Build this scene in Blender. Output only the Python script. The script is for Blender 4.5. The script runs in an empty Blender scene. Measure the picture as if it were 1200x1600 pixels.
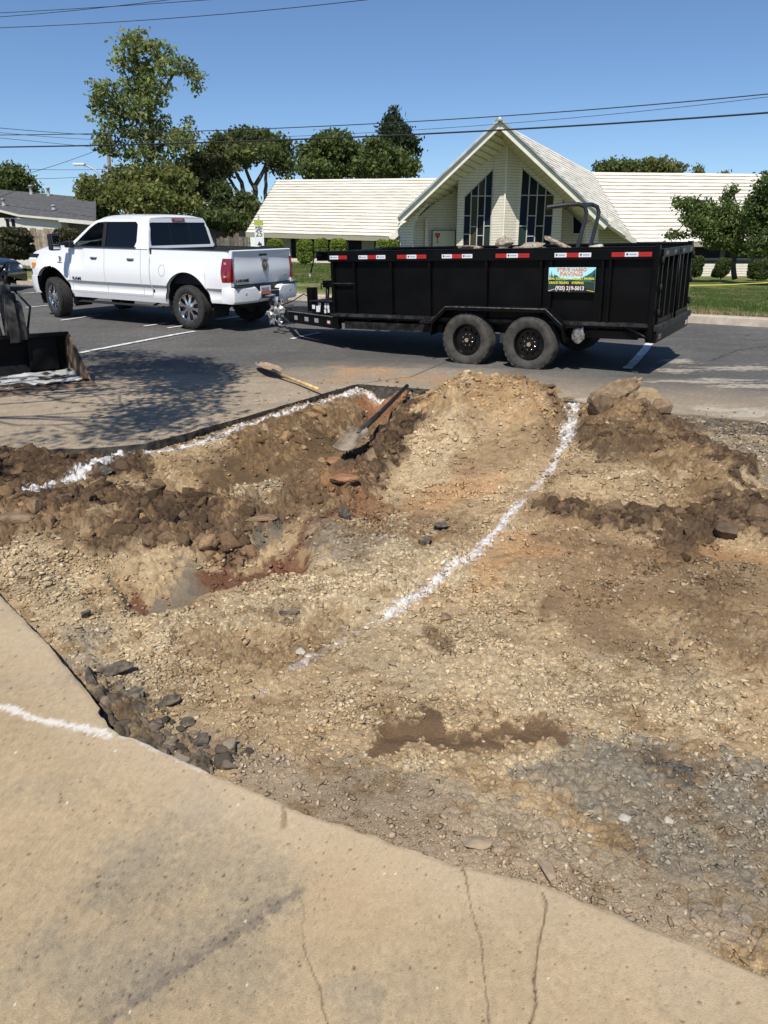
import bpy, bmesh, math, random
import numpy as np
from mathutils import Vector, Matrix
from mathutils.geometry import tessellate_polygon
random.seed(7)
RNG = np.random.default_rng(11)
S = bpy.context.scene
COL = S.collection
# ---------------------------------------------------------------- camera
FPX = 1180.0; YH = 386.0; CH = 1.6                 # focal length and horizon row of the 1200x1600 photo, eye height
PIT = math.atan((800 - YH) / FPX); CP, SP = math.cos(PIT), math.sin(PIT)
cd = bpy.data.cameras.new("camera"); cam = bpy.data.objects.new("camera", cd); COL.objects.link(cam)
cam.location = (0, 0, CH); cam.rotation_euler = (math.radians(90) - PIT, 0, 0)
cd.sensor_fit = 'VERTICAL'; cd.sensor_height = 36; cd.lens = 36 * FPX / 1600
cd.clip_start = 0.05; cd.clip_end = 3000
S.camera = cam
# ---------------------------------------------------------------- light
SUN_EL = math.radians(54); SUN_TO = (-0.22, -0.975)    # horizontal direction towards the sun
az = math.atan2(SUN_TO[0], SUN_TO[1])
W = bpy.data.worlds.new("World"); S.world = W; W.use_nodes = True
wn = W.node_tree; bg = wn.nodes["Background"]
sky = wn.nodes.new("ShaderNodeTexSky"); sky.sky_type = 'NISHITA'; sky.sun_disc = False
sky.sun_elevation = SUN_EL; sky.sun_rotation = az % (2 * math.pi); sky.air_density = 0.85; sky.dust_density = .05; sky.ozone_density = 7.0; sky.altitude = 200
wn.links.new(sky.outputs[0], bg.inputs[0]); bg.inputs[1].default_value = 0.106
sl = bpy.data.lights.new("sun", 'SUN'); sl.energy = 4.8; sl.angle = math.radians(0.5); sl.color = (1, 0.955, 0.88)
so = bpy.data.objects.new("sun", sl); COL.objects.link(so)
h_ = math.hypot(*SUN_TO)
sd = Vector((-SUN_TO[0] / h_ * math.cos(SUN_EL), -SUN_TO[1] / h_ * math.cos(SUN_EL), -math.sin(SUN_EL)))
so.rotation_euler = sd.to_track_quat('-Z', 'Y').to_euler(); so.location = (-3, -10, 15)
S.view_settings.view_transform = 'Standard'; S.view_settings.look = 'None'
S.view_settings.exposure = 0.13; S.view_settings.gamma = 1.0
S.render.resolution_x = 768; S.render.resolution_y = 1024

# ---------------------------------------------------------------- helpers
def ray(px, py):
    a = (px - 600) / FPX; b = (800 - py) / FPX
    return np.array([a, CP + b * SP, -SP + b * CP])
def at_z(px, py, z=0.0):
    d = ray(px, py); t = (z - CH) / d[2]; return np.array([d[0] * t, d[1] * t, z])
def at_y(px, py, Y):
    d = ray(px, py); t = Y / d[1]; return np.array([d[0] * t, Y, CH + d[2] * t])
def on_ground(px, py):
    P = at_z(px, py, 0)
    for _ in range(6): P = at_z(px, py, zg(P[1]))
    return P
def zg(y):
    s_ = lambda a, b: min(1, max(0, (y - a) / (b - a)))
    return 0.027 * max(0.0, y - 12.5) - .038 * s_(9.3, 10.2) * (1 - s_(12.5, 14.5))
def zgv(y): return .027 * np.maximum(0, y - 12.5) - .038 * np.clip((y - 9.3) / .9, 0, 1) * (1 - np.clip((y - 12.5) / 2, 0, 1))

def tag(o, label=None, cat=None, group=None, kind=None):
    if label: o['label'] = label
    if cat: o['category'] = cat
    if group: o['group'] = group
    if kind: o['kind'] = kind
    return o
def empty(name, loc, label, cat, group=None, rz=0.0):
    o = bpy.data.objects.new(name, None); COL.objects.link(o); o.location = loc; o.rotation_euler = (0, 0, rz)
    o.empty_display_size = 0.2
    return tag(o, label, cat, group)

MATS = {}
def mat(name, col=(.5, .5, .5), rough=.6, metal=0.0, spec=.5, noise=0.0, nscale=8.0, bump=0.0, bscale=40.0, col2=None, coat=0.0, emit=None, detail=6.0):
    if name in MATS: return MATS[name]
    m = bpy.data.materials.new(name); m.use_nodes = True; nt = m.node_tree
    b = nt.nodes["Principled BSDF"]
    b.inputs["Base Color"].default_value = (*col, 1); b.inputs["Roughness"].default_value = rough
    b.inputs["Metallic"].default_value = metal; b.inputs["Specular IOR Level"].default_value = spec
    b.inputs["Coat Weight"].default_value = coat; b.inputs["Coat Roughness"].default_value = 0.05
    tc = nt.nodes.new("ShaderNodeTexCoord")
    if noise > 0 or col2:
        n = nt.nodes.new("ShaderNodeTexNoise"); n.inputs["Scale"].default_value = nscale; n.inputs["Detail"].default_value = detail
        nt.links.new(tc.outputs["Object"], n.inputs["Vector"])
        r = nt.nodes.new("ShaderNodeValToRGB")
        c2 = col2 or tuple(min(1, c * (1 + noise)) for c in col); c1 = col if col2 else tuple(c * (1 - noise) for c in col)
        r.color_ramp.elements[0].position = .35; r.color_ramp.elements[1].position = .65
        r.color_ramp.elements[0].color = (*c1, 1); r.color_ramp.elements[1].color = (*c2, 1)
        nt.links.new(n.outputs["Fac"], r.inputs["Fac"]); nt.links.new(r.outputs["Color"], b.inputs["Base Color"])
    if bump > 0:
        n = nt.nodes.new("ShaderNodeTexNoise"); n.inputs["Scale"].default_value = bscale; n.inputs["Detail"].default_value = 8
        nt.links.new(tc.outputs["Object"], n.inputs["Vector"])
        bp = nt.nodes.new("ShaderNodeBump"); bp.inputs["Strength"].default_value = min(1, bump * 10); bp.inputs["Distance"].default_value = bump
        nt.links.new(n.outputs["Fac"], bp.inputs["Height"]); nt.links.new(bp.outputs["Normal"], b.inputs["Normal"])
    MATS[name] = m; return m
def vmat(name, rough=.9, spec=.2, bump=.004, bscale=90.0, var=.25, vscale=60.0, trans=0.0, roughattr=False):
    """material whose base colour is the mesh's own Col attribute, broken up by fine noise"""
    m = bpy.data.materials.new(name); m.use_nodes = True; nt = m.node_tree; b = nt.nodes["Principled BSDF"]
    b.inputs["Roughness"].default_value = rough; b.inputs["Specular IOR Level"].default_value = spec
    at = nt.nodes.new("ShaderNodeAttribute"); at.attribute_name = "Col"
    tc = nt.nodes.new("ShaderNodeTexCoord")
    n = nt.nodes.new("ShaderNodeTexNoise"); n.inputs["Scale"].default_value = vscale; n.inputs["Detail"].default_value = 5; n.inputs["Roughness"].default_value = .7
    nt.links.new(tc.outputs["Object"], n.inputs["Vector"])
    mr = nt.nodes.new("ShaderNodeMapRange"); mr.inputs[1].default_value = .3; mr.inputs[2].default_value = .7
    mr.inputs[3].default_value = 1 - var; mr.inputs[4].default_value = 1 + var
    nt.links.new(n.outputs["Fac"], mr.inputs[0])
    mx = nt.nodes.new("ShaderNodeVectorMath"); mx.operation = 'SCALE'
    nt.links.new(at.outputs["Color"], mx.inputs[0]); nt.links.new(mr.outputs[0], mx.inputs["Scale"])
    nt.links.new(mx.outputs[0], b.inputs["Base Color"])
    if roughattr:
        a2 = nt.nodes.new("ShaderNodeAttribute"); a2.attribute_name = "Rough"; nt.links.new(a2.outputs["Fac"], b.inputs["Roughness"])
    if bump > 0:
        n2 = nt.nodes.new("ShaderNodeTexNoise"); n2.inputs["Scale"].default_value = bscale; n2.inputs["Detail"].default_value = 8; n2.inputs["Roughness"].default_value = .65
        nt.links.new(tc.outputs["Object"], n2.inputs["Vector"])
        bp = nt.nodes.new("ShaderNodeBump"); bp.inputs["Strength"].default_value = 1; bp.inputs["Distance"].default_value = bump
        nt.links.new(n2.outputs["Fac"], bp.inputs["Height"]); nt.links.new(bp.outputs["Normal"], b.inputs["Normal"])
    if trans > 0:
        t = nt.nodes.new("ShaderNodeBsdfTranslucent"); mixs = nt.nodes.new("ShaderNodeMixShader"); mixs.inputs[0].default_value = trans
        nt.links.new(mx.outputs[0], t.inputs["Color"])
        nt.links.new(b.outputs[0], mixs.inputs[1]); nt.links.new(t.outputs[0], mixs.inputs[2])
        nt.links.new(mixs.outputs[0], nt.nodes["Material Output"].inputs["Surface"])
    MATS[name] = m; return m

def big_mesh(name, V, F, m, parent=None, col=None, rough=None, smooth=False):
    """fast mesh from numpy arrays; F is (n,3) or (n,4)"""
    me = bpy.data.meshes.new(name); n = len(V); k = F.shape[1]
    me.vertices.add(n); me.vertices.foreach_set("co", np.ascontiguousarray(V, np.float32).ravel())
    me.loops.add(F.size); me.loops.foreach_set("vertex_index", np.ascontiguousarray(F, np.int32).ravel())
    me.polygons.add(len(F)); me.polygons.foreach_set("loop_start", np.arange(0, F.size, k, dtype=np.int32))
    if smooth: me.polygons.foreach_set("use_smooth", np.ones(len(F), bool))
    if col is not None:
        a = me.color_attributes.new("Col", 'FLOAT_COLOR', 'POINT')
        a.data.foreach_set("color", np.c_[col, np.ones(n)].astype(np.float32).ravel())
    if rough is not None:
        a = me.attributes.new("Rough", 'FLOAT', 'POINT'); a.data.foreach_set("value", rough.astype(np.float32))
    me.update(calc_edges=True); me.validate()
    me.materials.append(m)
    o = bpy.data.objects.new(name, me); COL.objects.link(o)
    if parent: o.parent = parent
    return o

class MB:
    """collects shapes; build() links them as one mesh object"""
    def __init__(s): s.v = []; s.f = []; s.mi = []; s.sm = []
    def add(s, V, F, mi=0, smooth=False):
        o = len(s.v); s.v += [tuple(map(float, p)) for p in V]
        for f in F: s.f.append(tuple(i + o for i in f)); s.mi.append(mi); s.sm.append(smooth)
        return s
    def box(s, a, b, mi=0, M=None, bev=0.0):
        x0, y0, z0 = a; x1, y1, z1 = b
        if bev > 0:
            e = bev; P = []
            bm = bmesh.new(); bmesh.ops.create_cube(bm, size=1)
            for v in bm.verts: v.co = Vector(((x0 + x1) / 2 + v.co.x * (x1 - x0), (y0 + y1) / 2 + v.co.y * (y1 - y0), (z0 + z1) / 2 + v.co.z * (z1 - z0)))
            bmesh.ops.bevel(bm, geom=bm.edges[:], offset=e, segments=2, profile=.6, affect='EDGES', clamp_overlap=True)
            bm.verts.index_update(); P = [v.co.copy() for v in bm.verts]; F = [[v.index for v in f.verts] for f in bm.faces]; bm.free()
            if M is not None: P = [M @ p for p in P]
            return s.add(P, F, mi)
        P = [Vector(p) for p in ((x0, y0, z0), (x1, y0, z0), (x1, y1, z0), (x0, y1, z0), (x0, y0, z1), (x1, y0, z1), (x1, y1, z1), (x0, y1, z1))]
        if M is not None: P = [M @ p for p in P]
        return s.add(P, [(0, 3, 2, 1), (4, 5, 6, 7), (0, 1, 5, 4), (1, 2, 6, 5), (2, 3, 7, 6), (3, 0, 4, 7)], mi)
    def beam(s, p, q, w, h=None, mi=0, up=(0, 0, 1)):
        p = Vector(p); q = Vector(q); h = h or w; d = (q - p); L = d.length; d.normalize(); u = Vector(up)
        if abs(d.dot(u)) > .98: u = Vector((1, 0, 0))
        r = d.cross(u).normalized(); u = r.cross(d).normalized()
        M = Matrix((d, r, u)).transposed().to_4x4(); M.translation = p
        return s.box((0, -w / 2, -h / 2), (L, w / 2, h / 2), mi, M)
    def tube(s, pts, r, n=8, mi=0, cap=True, smooth=True):
        pts = [Vector(p) for p in pts]; rs = r if isinstance(r, (list, tuple)) else [r] * len(pts)
        V = []; F = []; prev = None
        for i, p in enumerate(pts):
            d = (pts[min(i + 1, len(pts) - 1)] - pts[max(i - 1, 0)]).normalized()
            a = Vector((0, 0, 1)) if prev is None else prev
            if abs(d.dot(a)) > .98: a = Vector((1, 0, 0))
            x = (a - d * d.dot(a)).normalized(); prev = x; y = d.cross(x)
            for k in range(n):
                t = 2 * math.pi * k / n; V.append(p + (x * math.cos(t) + y * math.sin(t)) * rs[i])
        for i in range(len(pts) - 1):
            for k in range(n): F.append((i * n + k, i * n + (k + 1) % n, (i + 1) * n + (k + 1) % n, (i + 1) * n + k))
        s.add(V, F, mi, smooth)
        if cap: s.add(V[:n], [tuple(range(n))[::-1]], mi); s.add(V[-n:], [tuple(range(n))], mi)
        return s
    def lathe(s, prof, n=40, mi=0, axis='y', c=(0, 0, 0), smooth=True, close=False):
        """prof: list of (radius, along)"""
        V = []; F = []; m = len(prof)
        for k in range(n):
            t = 2 * math.pi * k / n; ct, st = math.cos(t), math.sin(t)
            for r, a in prof:
                p = {'y': (r * ct, a, r * st), 'z': (r * ct, r * st, a), 'x': (a, r * ct, r * st)}[axis]
                V.append((p[0] + c[0], p[1] + c[1], p[2] + c[2]))
        for k in range(n):
            k2 = (k + 1) % n
            for j in range(m - 1 + (1 if close else 0)): j2 = (j + 1) % m; F.append((k * m + j, k * m + j2, k2 * m + j2, k2 * m + j))
        return s.add(V, F, mi, smooth)
    def prism(s, poly, fn, t0, t1, mi=0, holes=(), smooth=False):
        """extrude a 2-D polygon; fn(a,b,t) gives the 3-D point"""
        loops = [list(poly)] + [list(h) for h in holes]
        flat = [p for l in loops for p in l]
        tri = tessellate_polygon([[Vector((p[0], p[1], 0)) for p in l] for l in loops])
        n = len(flat)
        V = [fn(a, b, t0) for a, b in flat] + [fn(a, b, t1) for a, b in flat]
        F = [tuple(t) for t in tri] + [tuple(i + n for i in t[::-1]) for t in tri]
        o = 0
        for l in loops:
            for i in range(len(l)): j = (i + 1) % len(l); F.append((o + i, o + j, o + j + n, o + i + n))
            o += len(l)
        return s.add(V, F, mi, smooth)
    def build(s, name, mats, parent=None, M=None, label=None, smooth_angle=None):
        me = bpy.data.meshes.new(name); me.from_pydata(s.v, [], s.f)
        if not isinstance(mats, (list, tuple)): mats = [mats]
        for m in mats: me.materials.append(m)
        me.polygons.foreach_set("material_index", s.mi); me.polygons.foreach_set("use_smooth", s.sm)
        bm = bmesh.new(); bm.from_mesh(me); bmesh.ops.remove_doubles(bm, verts=bm.verts[:], dist=1e-5)
        bmesh.ops.recalc_face_normals(bm, faces=bm.faces[:]); bm.to_mesh(me); bm.free()
        if smooth_angle:
            me.polygons.foreach_set("use_smooth", [True] * len(me.polygons)); me.set_sharp_from_angle(angle=math.radians(smooth_angle))
        o = bpy.data.objects.new(name, me); COL.objects.link(o)
        if parent: o.parent = parent
        if M is not None: o.matrix_local = M
        if label: o['label'] = label
        return o

def text_obj(name, body, size, m, parent, M, ext=.002, sx=1.0, align='CENTER', bold=0.0):
    cu = bpy.data.curves.new(name, 'FONT'); cu.body = body; cu.size = size; cu.extrude = ext; cu.align_x = align; cu.align_y = 'CENTER'
    cu.offset = bold; cu.resolution_u = 3
    t = bpy.data.objects.new(name, cu); COL.objects.link(t)
    dg = bpy.context.evaluated_depsgraph_get(); me = bpy.data.meshes.new_from_object(t.evaluated_get(dg))
    bpy.data.objects.remove(t); bpy.data.curves.remove(cu)
    for v in me.vertices: v.co.x *= sx
    me.materials.clear(); me.materials.append(m)
    me.name = name
    o = bpy.data.objects.new(name, me); COL.objects.link(o); o.parent = parent; o.matrix_local = M
    return o
def frame_m(o, x, y, z=None):
    x = Vector(x).normalized(); y = Vector(y).normalized(); z = x.cross(y)
    M = Matrix((x, y, z)).transposed().to_4x4(); M.translation = Vector(o); return M

# numpy noise ---------------------------------------------------------------
def _h(ix, iy, s):
    n = (ix.astype(np.int64) * 374761393 + iy.astype(np.int64) * 668265263 + s * 974634777) & 0xffffffff
    n = ((n ^ (n >> 13)) * 1274126177) & 0xffffffff; n = n ^ (n >> 16)
    return (n & 0xffffff) / float(0xffffff)
def vnoise(x, y, s=0):
    ix = np.floor(x); iy = np.floor(y); fx = x - ix; fy = y - iy
    ux = fx * fx * fx * (fx * (fx * 6 - 15) + 10); uy = fy * fy * fy * (fy * (fy * 6 - 15) + 10)
    a = _h(ix, iy, s); b = _h(ix + 1, iy, s); c = _h(ix, iy + 1, s); d = _h(ix + 1, iy + 1, s)
    return (a + (b - a) * ux) * (1 - uy) + (c + (d - c) * ux) * uy
def fbm(x, y, f, o=4, s=0, g=.5):
    t = 0; a = 1; n = 0
    for k in range(o):
        t = t + a * vnoise(x * f + 17.3 * k, y * f - 9.1 * k, s + k); n += a; a *= g; f *= 2.03
    return t / n
def worley(x, y, f, s=0):
    """distance to nearest jittered point, its id, and its random"""
    X = x * f; Y = y * f; ix = np.floor(X); iy = np.floor(Y)
    best = np.full(x.shape, 9.0); idr = np.zeros(x.shape); rr = np.zeros(x.shape)
    for dx in (-1, 0, 1):
        for dy in (-1, 0, 1):
            cx = ix + dx; cy = iy + dy
            px = cx + _h(cx, cy, s); py = cy + _h(cx, cy, s + 1)
            d = np.hypot(X - px, Y - py); r = _h(cx, cy, s + 2)
            m = d < best; best = np.where(m, d, best); idr = np.where(m, r, idr); rr = np.where(m, _h(cx, cy, s + 3), rr)
    return best, idr, rr
def sstep(a, b, x):
    t = np.clip((x - a) / (b - a), 0, 1); return t * t * (3 - 2 * t)
def seg_dist(x, y, pts):
    """distance to polyline and parameter along it (0..n-1)"""
    best = np.full(x.shape, 1e9); par = np.zeros(x.shape); qx = np.zeros(x.shape); qy = np.zeros(x.shape)
    for i in range(len(pts) - 1):
        a = pts[i]; b = pts[i + 1]; dx, dy = b[0] - a[0], b[1] - a[1]; L = dx * dx + dy * dy + 1e-12
        t = np.clip(((x - a[0]) * dx + (y - a[1]) * dy) / L, 0, 1)
        X = a[0] + t * dx; Y = a[1] + t * dy; d = np.hypot(x - X, y - Y); m = d < best
        best = np.where(m, d, best); par = np.where(m, i + t, par); qx = np.where(m, X, qx); qy = np.where(m, Y, qy)
    return best, par, qx, qy
def inside(x, y, poly):
    r = np.zeros(x.shape, bool); n = len(poly)
    for i in range(n):
        x1, y1 = poly[i][:2]; x2, y2 = poly[(i + 1) % n][:2]
        if y1 == y2: continue
        c = ((y1 > y) != (y2 > y)) & (x < (x2 - x1) * (y - y1) / (y2 - y1) + x1)
        r ^= c
    return r
def jag(pts, step, amp, seed):
    """resample a polyline finely and roughen it sideways"""
    out = []
    for i in range(len(pts) - 1):
        a = np.array(pts[i][:2]); b = np.array(pts[i + 1][:2]); n = max(1, int(np.linalg.norm(b - a) / step))
        nn = np.array([-(b - a)[1], (b - a)[0]]) / np.linalg.norm(b - a)
        for k in range(n):
            p = a + (b - a) * k / n; q = np.array([p[0]]), np.array([p[1]])
            o = (fbm(q[0], q[1], 3, 5, seed, .6)[0] - .5) * 2 * amp
            out.append(tuple(p + nn * o))
    out.append(tuple(pts[-1][:2])); return out
# ================================================================= GROUND
def P0(px, py): return tuple(at_z(px, py, 0)[:2])
near_px = [(0, 930), (35, 962), (60, 987), (120, 1058), (160, 1110), (190, 1147), (240, 1168), (320, 1203), (450, 1255), (560, 1297), (700, 1350), (850, 1388), (1000, 1447), (1090, 1482), (1200, 1522)]
near_w = [(-6.5, 9.0), (-4.0, 5.95)] + [P0(*p) for p in near_px] + [(2.3, .75), (4.0, .2)]
near_edge = jag(near_w[:7], .02, .012, 3)[:-1] + jag(near_w[6:], .012, .035, 5)
far_px = [(1200, 662), (1100, 652), (1010, 645), (900, 628), (760, 612), (640, 606), (560, 599), (520, 610), (480, 622), (390, 649), (300, 674), (230, 693), (160, 700), (80, 702), (0, 697)]
far_px_w = [P0(*p) for p in far_px[:4]] + [(5.5, 6.95)]; far_px_w = sorted(far_px_w)
far_edge = jag([(9, 6.6), (5.5, 6.95)] + [P0(*p) for p in far_px[:7]], .02, .05, 9)[:-1] + jag([P0(*p) for p in far_px[6:]] + [(-4.3, 6.4), (-6.5, 9.05)], .015, .028, 14)
pit = near_edge + [(9, .2)] + far_edge
pit_c = near_edge[::4] + [(9, .2)] + far_edge[::4]
conc = near_edge + [(9, .2), (9, -6), (-9, -6), (-9, 9)]

C_TAN = (.43, .312, .18); C_LIGHT = (.53, .415, .26); C_BROWN = (.175, .112, .064); C_DARK = (.085, .055, .034)
C_ORANGE = (.42, .235, .11); C_RUST = (.135, .062, .036); C_GREY = (.25, .215, .165); C_ASPH = (.075, .068, .06); C_DUST = (.34, .26, .175)
C_WET = (.15, .095, .052); C_MUD = (.15, .125, .095); C_MOUND = (.38, .245, .125); C_WHITE = (.74, .73, .73)
MIX = (.27, .18, .10)
def bearing_uv(x, y):
    """bearing / inverse-distance coordinates seen from the foot of the camera: rings narrow with distance, so patches given in them are long near the heaps"""
    y = np.maximum(y, .3); return 1180 * x / y, 1888 / y
# (points, half width in those units, colour, strength, clods, gravel, roughness); points are read off the ground in photo pixels
FEAT = [
 ([(540, 1235), (760, 1290), (950, 1350), (1300, 1450)], 110, (.31, .245, .165), .97, .12, .35, .95),
 ([(900, 1180), (1050, 1230), (1300, 1300)], 95, (.27, .225, .16), .95, .1, .6, .95),
 ([(40, 860), (90, 900), (160, 990), (230, 960)], 60, C_LIGHT, .7, .10, .6, .95),
 ([(420, 1210), (640, 1270), (900, 1370), (1150, 1440)], 64, C_DUST, 1, .10, .22, .95),
 ([(330, 1150), (520, 1215)], 40, C_DUST, .9, .1, .3, .95),
 ([(980, 1160), (1120, 1180), (1250, 1230)], 52, C_GREY, .85, .1, .8, .95),
 ([(830, 1190), (960, 1270), (1200, 1370)], 32, C_GREY, .5, .1, .9, .95),
 ([(1010, 1165), (1090, 1190)], 24, C_ASPH, .75, .2, .8, .95), ([(960, 1300), (1010, 1310)], 16, C_ASPH, .5, .2, .8, .95), ([(1090, 1400), (1160, 1420)], 30, C_GREY, .7, .2, .5, .95),
 ([(625, 1118), (690, 1128), (730, 1138), (780, 1122), (850, 1112)], 34, C_WET, 1.0, .0, .0, .62), ([(790, 1105), (850, 1115)], 14, C_WET, 1.1, .0, .0, .62),
 ([(930, 950), (1010, 990), (1080, 1040)], 38, C_BROWN, .7, .05, .3, .8), ([(860, 925), (960, 905), (1060, 915)], 24, C_WET, .8, .1, .1, .6),
 ([(860, 870), (1000, 900), (1250, 880)], 66, (.27, .18, .10), .75, .25, .25, .9), ([(1100, 930), (1200, 1000), (1260, 960)], 55, C_BROWN, .75, .5, .4, .9),
 ([(980, 855), (1110, 840), (1260, 850)], 14, C_ORANGE, .7, .1, .1, .95),
 ([(640, 765), (700, 755), (760, 740)], 26, C_ORANGE, .6, .1, .2, .95), ([(760, 880), (790, 850), (900, 830)], 34, C_ORANGE, .6, .1, .2, .95),
 ([(830, 780), (920, 830), (1000, 855)], 34, MIX, .8, .35, .3, .95),
 ([(1060, 680), (1200, 700), (1250, 740)], 40, (.30, .25, .18), .9, .08, .9, .95), ([(1020, 655), (1250, 670)], 10, C_ASPH, .75, .2, .8, .95),
 ([(680, 650), (760, 620), (860, 640)], 60, C_MOUND, .9, .40, .5, .95), ([(690, 600), (800, 590), (860, 620)], 26, MIX, .6, .6, .3, .95), ([(800, 620), (850, 640), (870, 660)], 18, C_BROWN, .9, .9, .3, .95),
 ([(640, 690), (720, 700), (640, 730)], 26, C_LIGHT, .55, .05, .7, .95), ([(730, 720), (800, 715), (850, 700)], 18, MIX, .75, .3, .3, .95),
 ([(920, 650), (980, 690), (1060, 720), (1090, 760)], 52, (.23, .15, .08), .95, .65, .6, .95), ([(960, 740), (1040, 760)], 22, C_TAN, .6, .2, .8, .95),
 ([(1000, 650), (1060, 680), (1110, 715), (1160, 735)], 17, C_DARK, 1, .95, .1, .95), ([(900, 690), (960, 720), (1010, 700)], 18, C_DARK, .7, .85, .1, .95),
 ([(850, 785), (930, 795), (1010, 803), (1060, 800)], 20, C_DARK, .95, .95, .1, .95), ([(1070, 825), (1140, 785), (1250, 800)], 34, C_DARK, .95, 1, .1, .95), ([(860, 830), (1000, 850), (1100, 860)], 16, C_BROWN, .6, .5, .3, .95),
 ([(440, 770), (520, 800), (600, 810), (700, 830)], 48, MIX, .85, .5, .6, .95), ([(500, 820), (560, 850), (660, 860)], 24, C_GREY, .7, .5, .8, .95),
 ([(-80, 790), (60, 785), (200, 800), (330, 800), (430, 770), (520, 740)], 52, C_BROWN, 1, .85, .4, .95),
 ([(-80, 770), (100, 765), (230, 785), (320, 790)], 32, C_DARK, .85, .95, .2, .95), ([(160, 830), (250, 825), (400, 800)], 22, C_DARK, .6, .8, .3, .95), ([(-60, 712), (60, 715), (140, 712), (205, 712), (240, 725)], 22, C_DARK, 1, .95, .1, .95),
 ([(300, 745), (420, 730), (520, 700), (560, 700)], 26, C_BROWN, 1, .7, .3, .95), ([(240, 712), (330, 698), (390, 688)], 17, (.32, .225, .125), .85, .3, .9, .95),
 ([(390, 680), (520, 645), (610, 622)], 36, (.19, .12, .062), 1, .7, .5, .95), ([(330, 722), (430, 702), (520, 665)], 27, (.125, .082, .045), 1, .15, .1, .9),
 ([(560, 612), (625, 612)], 8, (.27, .12, .06), .8, .4, .1, .9), ([(370, 765), (420, 742), (410, 775)], 17, C_LIGHT, .8, .2, .9, .95),
 ([(550, 745), (590, 705), (630, 665), (640, 630)], 24, C_DARK, 1.0, 1, .0, .95), ([(520, 750), (590, 780)], 20, (.22, .12, .06), .8, .5, .3, .9),
 ([(205, 880), (215, 915)], 16, C_RUST, .95, .1, .25, .85), ([(300, 865), (400, 852), (470, 838)], 13, C_RUST, .95, .1, .25, .85), ([(480, 820), (550, 790)], 12, C_RUST, .7, .3, .3, .85),
 ([(245, 895), (300, 888), (290, 870)], 26, C_MUD, .85, .0, .1, .5), ([(400, 822), (430, 818)], 8, (.12, .11, .09), .7, .0, .1, .7),
 ([(260, 965), (420, 935), (560, 900), (700, 860)], 42, C_LIGHT, .85, .0, 1.0, .95), ([(280, 990), (420, 1000), (520, 960)], 30, MIX, .75, .4, .9, .95), ([(420, 950), (470, 945)], 14, C_BROWN, .5, .4, .6, .95),
 ([(130, 960), (100, 1000), (200, 1030)], 24, C_GREY, .6, .4, .8, .95), ([(150, 1060), (200, 1090), (220, 1140), (300, 1180)], 44, (.13, .105, .08), .95, .8, .6, .95),
 ([(600, 980), (760, 1010), (950, 1060), (1100, 1080)], 62, C_LIGHT, .6, .0, .9, .95), ([(680, 960), (700, 975)], 14, C_BROWN, .8, .4, .3, .95), ([(620, 1175), (760, 1175), (860, 1150)], 14, C_LIGHT, .8, .0, .9, .95),
]
# relief: (points, radius in the same units, height m)
RELIEF = [
 ([(700, 655), (760, 640), (835, 655)], 66, .43), ([(660, 680), (760, 690), (840, 690)], 70, .10),
 ([(950, 672), (985, 668)], 85, .30), ([(1010, 690), (1090, 710), (1150, 735)], 45, .15), ([(900, 730), (1000, 750)], 70, .12),
 ([(860, 785), (1000, 803), (1260, 800)], 34, .035), ([(1090, 810), (1260, 800)], 42, .05), ([(1100, 960), (1260, 960)], 70, .03),
 ([(-80, 790), (100, 790), (250, 800), (340, 790), (440, 765), (530, 740)], 62, .07), ([(540, 750), (600, 705), (640, 650)], 34, .10), ([(-60, 712), (160, 715)], 22, .04),
 ([(250, 730), (400, 706), (520, 662), (600, 622)], 44, -.24), ([(200, 890), (290, 880), (420, 842), (480, 838)], 48, -.14), ([(90, 870), (150, 900)], 60, -.05),
 ([(250, 975), (420, 945), (600, 900), (700, 855)], 50, .07), ([(620, 1120), (720, 1128), (840, 1112)], 34, -.022), ([(1000, 960), (1060, 1020)], 50, -.02), ([(500, 800), (640, 840)], 60, .07),
]
LINE1 = [(893, 622), (896, 650), (884, 690), (862, 728), (812, 772), (782, 808), (742, 846), (700, 880), (640, 918), (598, 942), (540, 968), (480, 1000), (400, 1055)]
LINE2 = [(560, 601), (480, 628), (390, 656), (300, 682), (230, 694)]
LINE2b = [(215, 684), (160, 708), (100, 735), (35, 763)]
LINE3 = [(560, 601), (600, 604), (640, 608)]
def to_w(pts): return [P0(*p) for p in pts]
def to_uv(pts):
    a = np.array(to_w(pts)); u, v = bearing_uv(a[:, 0], a[:, 1]); return list(zip(u, v))
FEATW = [(to_uv(f[0]),) + f[1:] for f in FEAT]
RELW = [(to_uv(r[0]),) + r[1:] for r in RELIEF]
def chunky(x, y, f, s):
    """angular broken ground: every cell is a small tilted facet"""
    X = x * f; Y = y * f; ix = np.floor(X); iy = np.floor(Y); b1 = np.full(x.shape, 9.); b2 = b1.copy(); h = np.zeros(x.shape)
    for dx in (-1, 0, 1):
        for dy in (-1, 0, 1):
            cx = ix + dx; cy = iy + dy; ox = X - cx - _h(cx, cy, s); oy = Y - cy - _h(cx, cy, s + 1); d = ox * ox + oy * oy
            hh = _h(cx, cy, s + 2) + (_h(cx, cy, s + 3) - .5) * ox * 1.6 + (_h(cx, cy, s + 4) - .5) * oy * 1.6
            m = d < b1; b2 = np.where(m, b1, np.minimum(b2, d)); h = np.where(m, hh, h); b1 = np.where(m, d, b1)
    e = np.sqrt(b2) - np.sqrt(b1); return h * sstep(0, .22, e) - .15 * (1 - sstep(0, .15, e)), e

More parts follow.
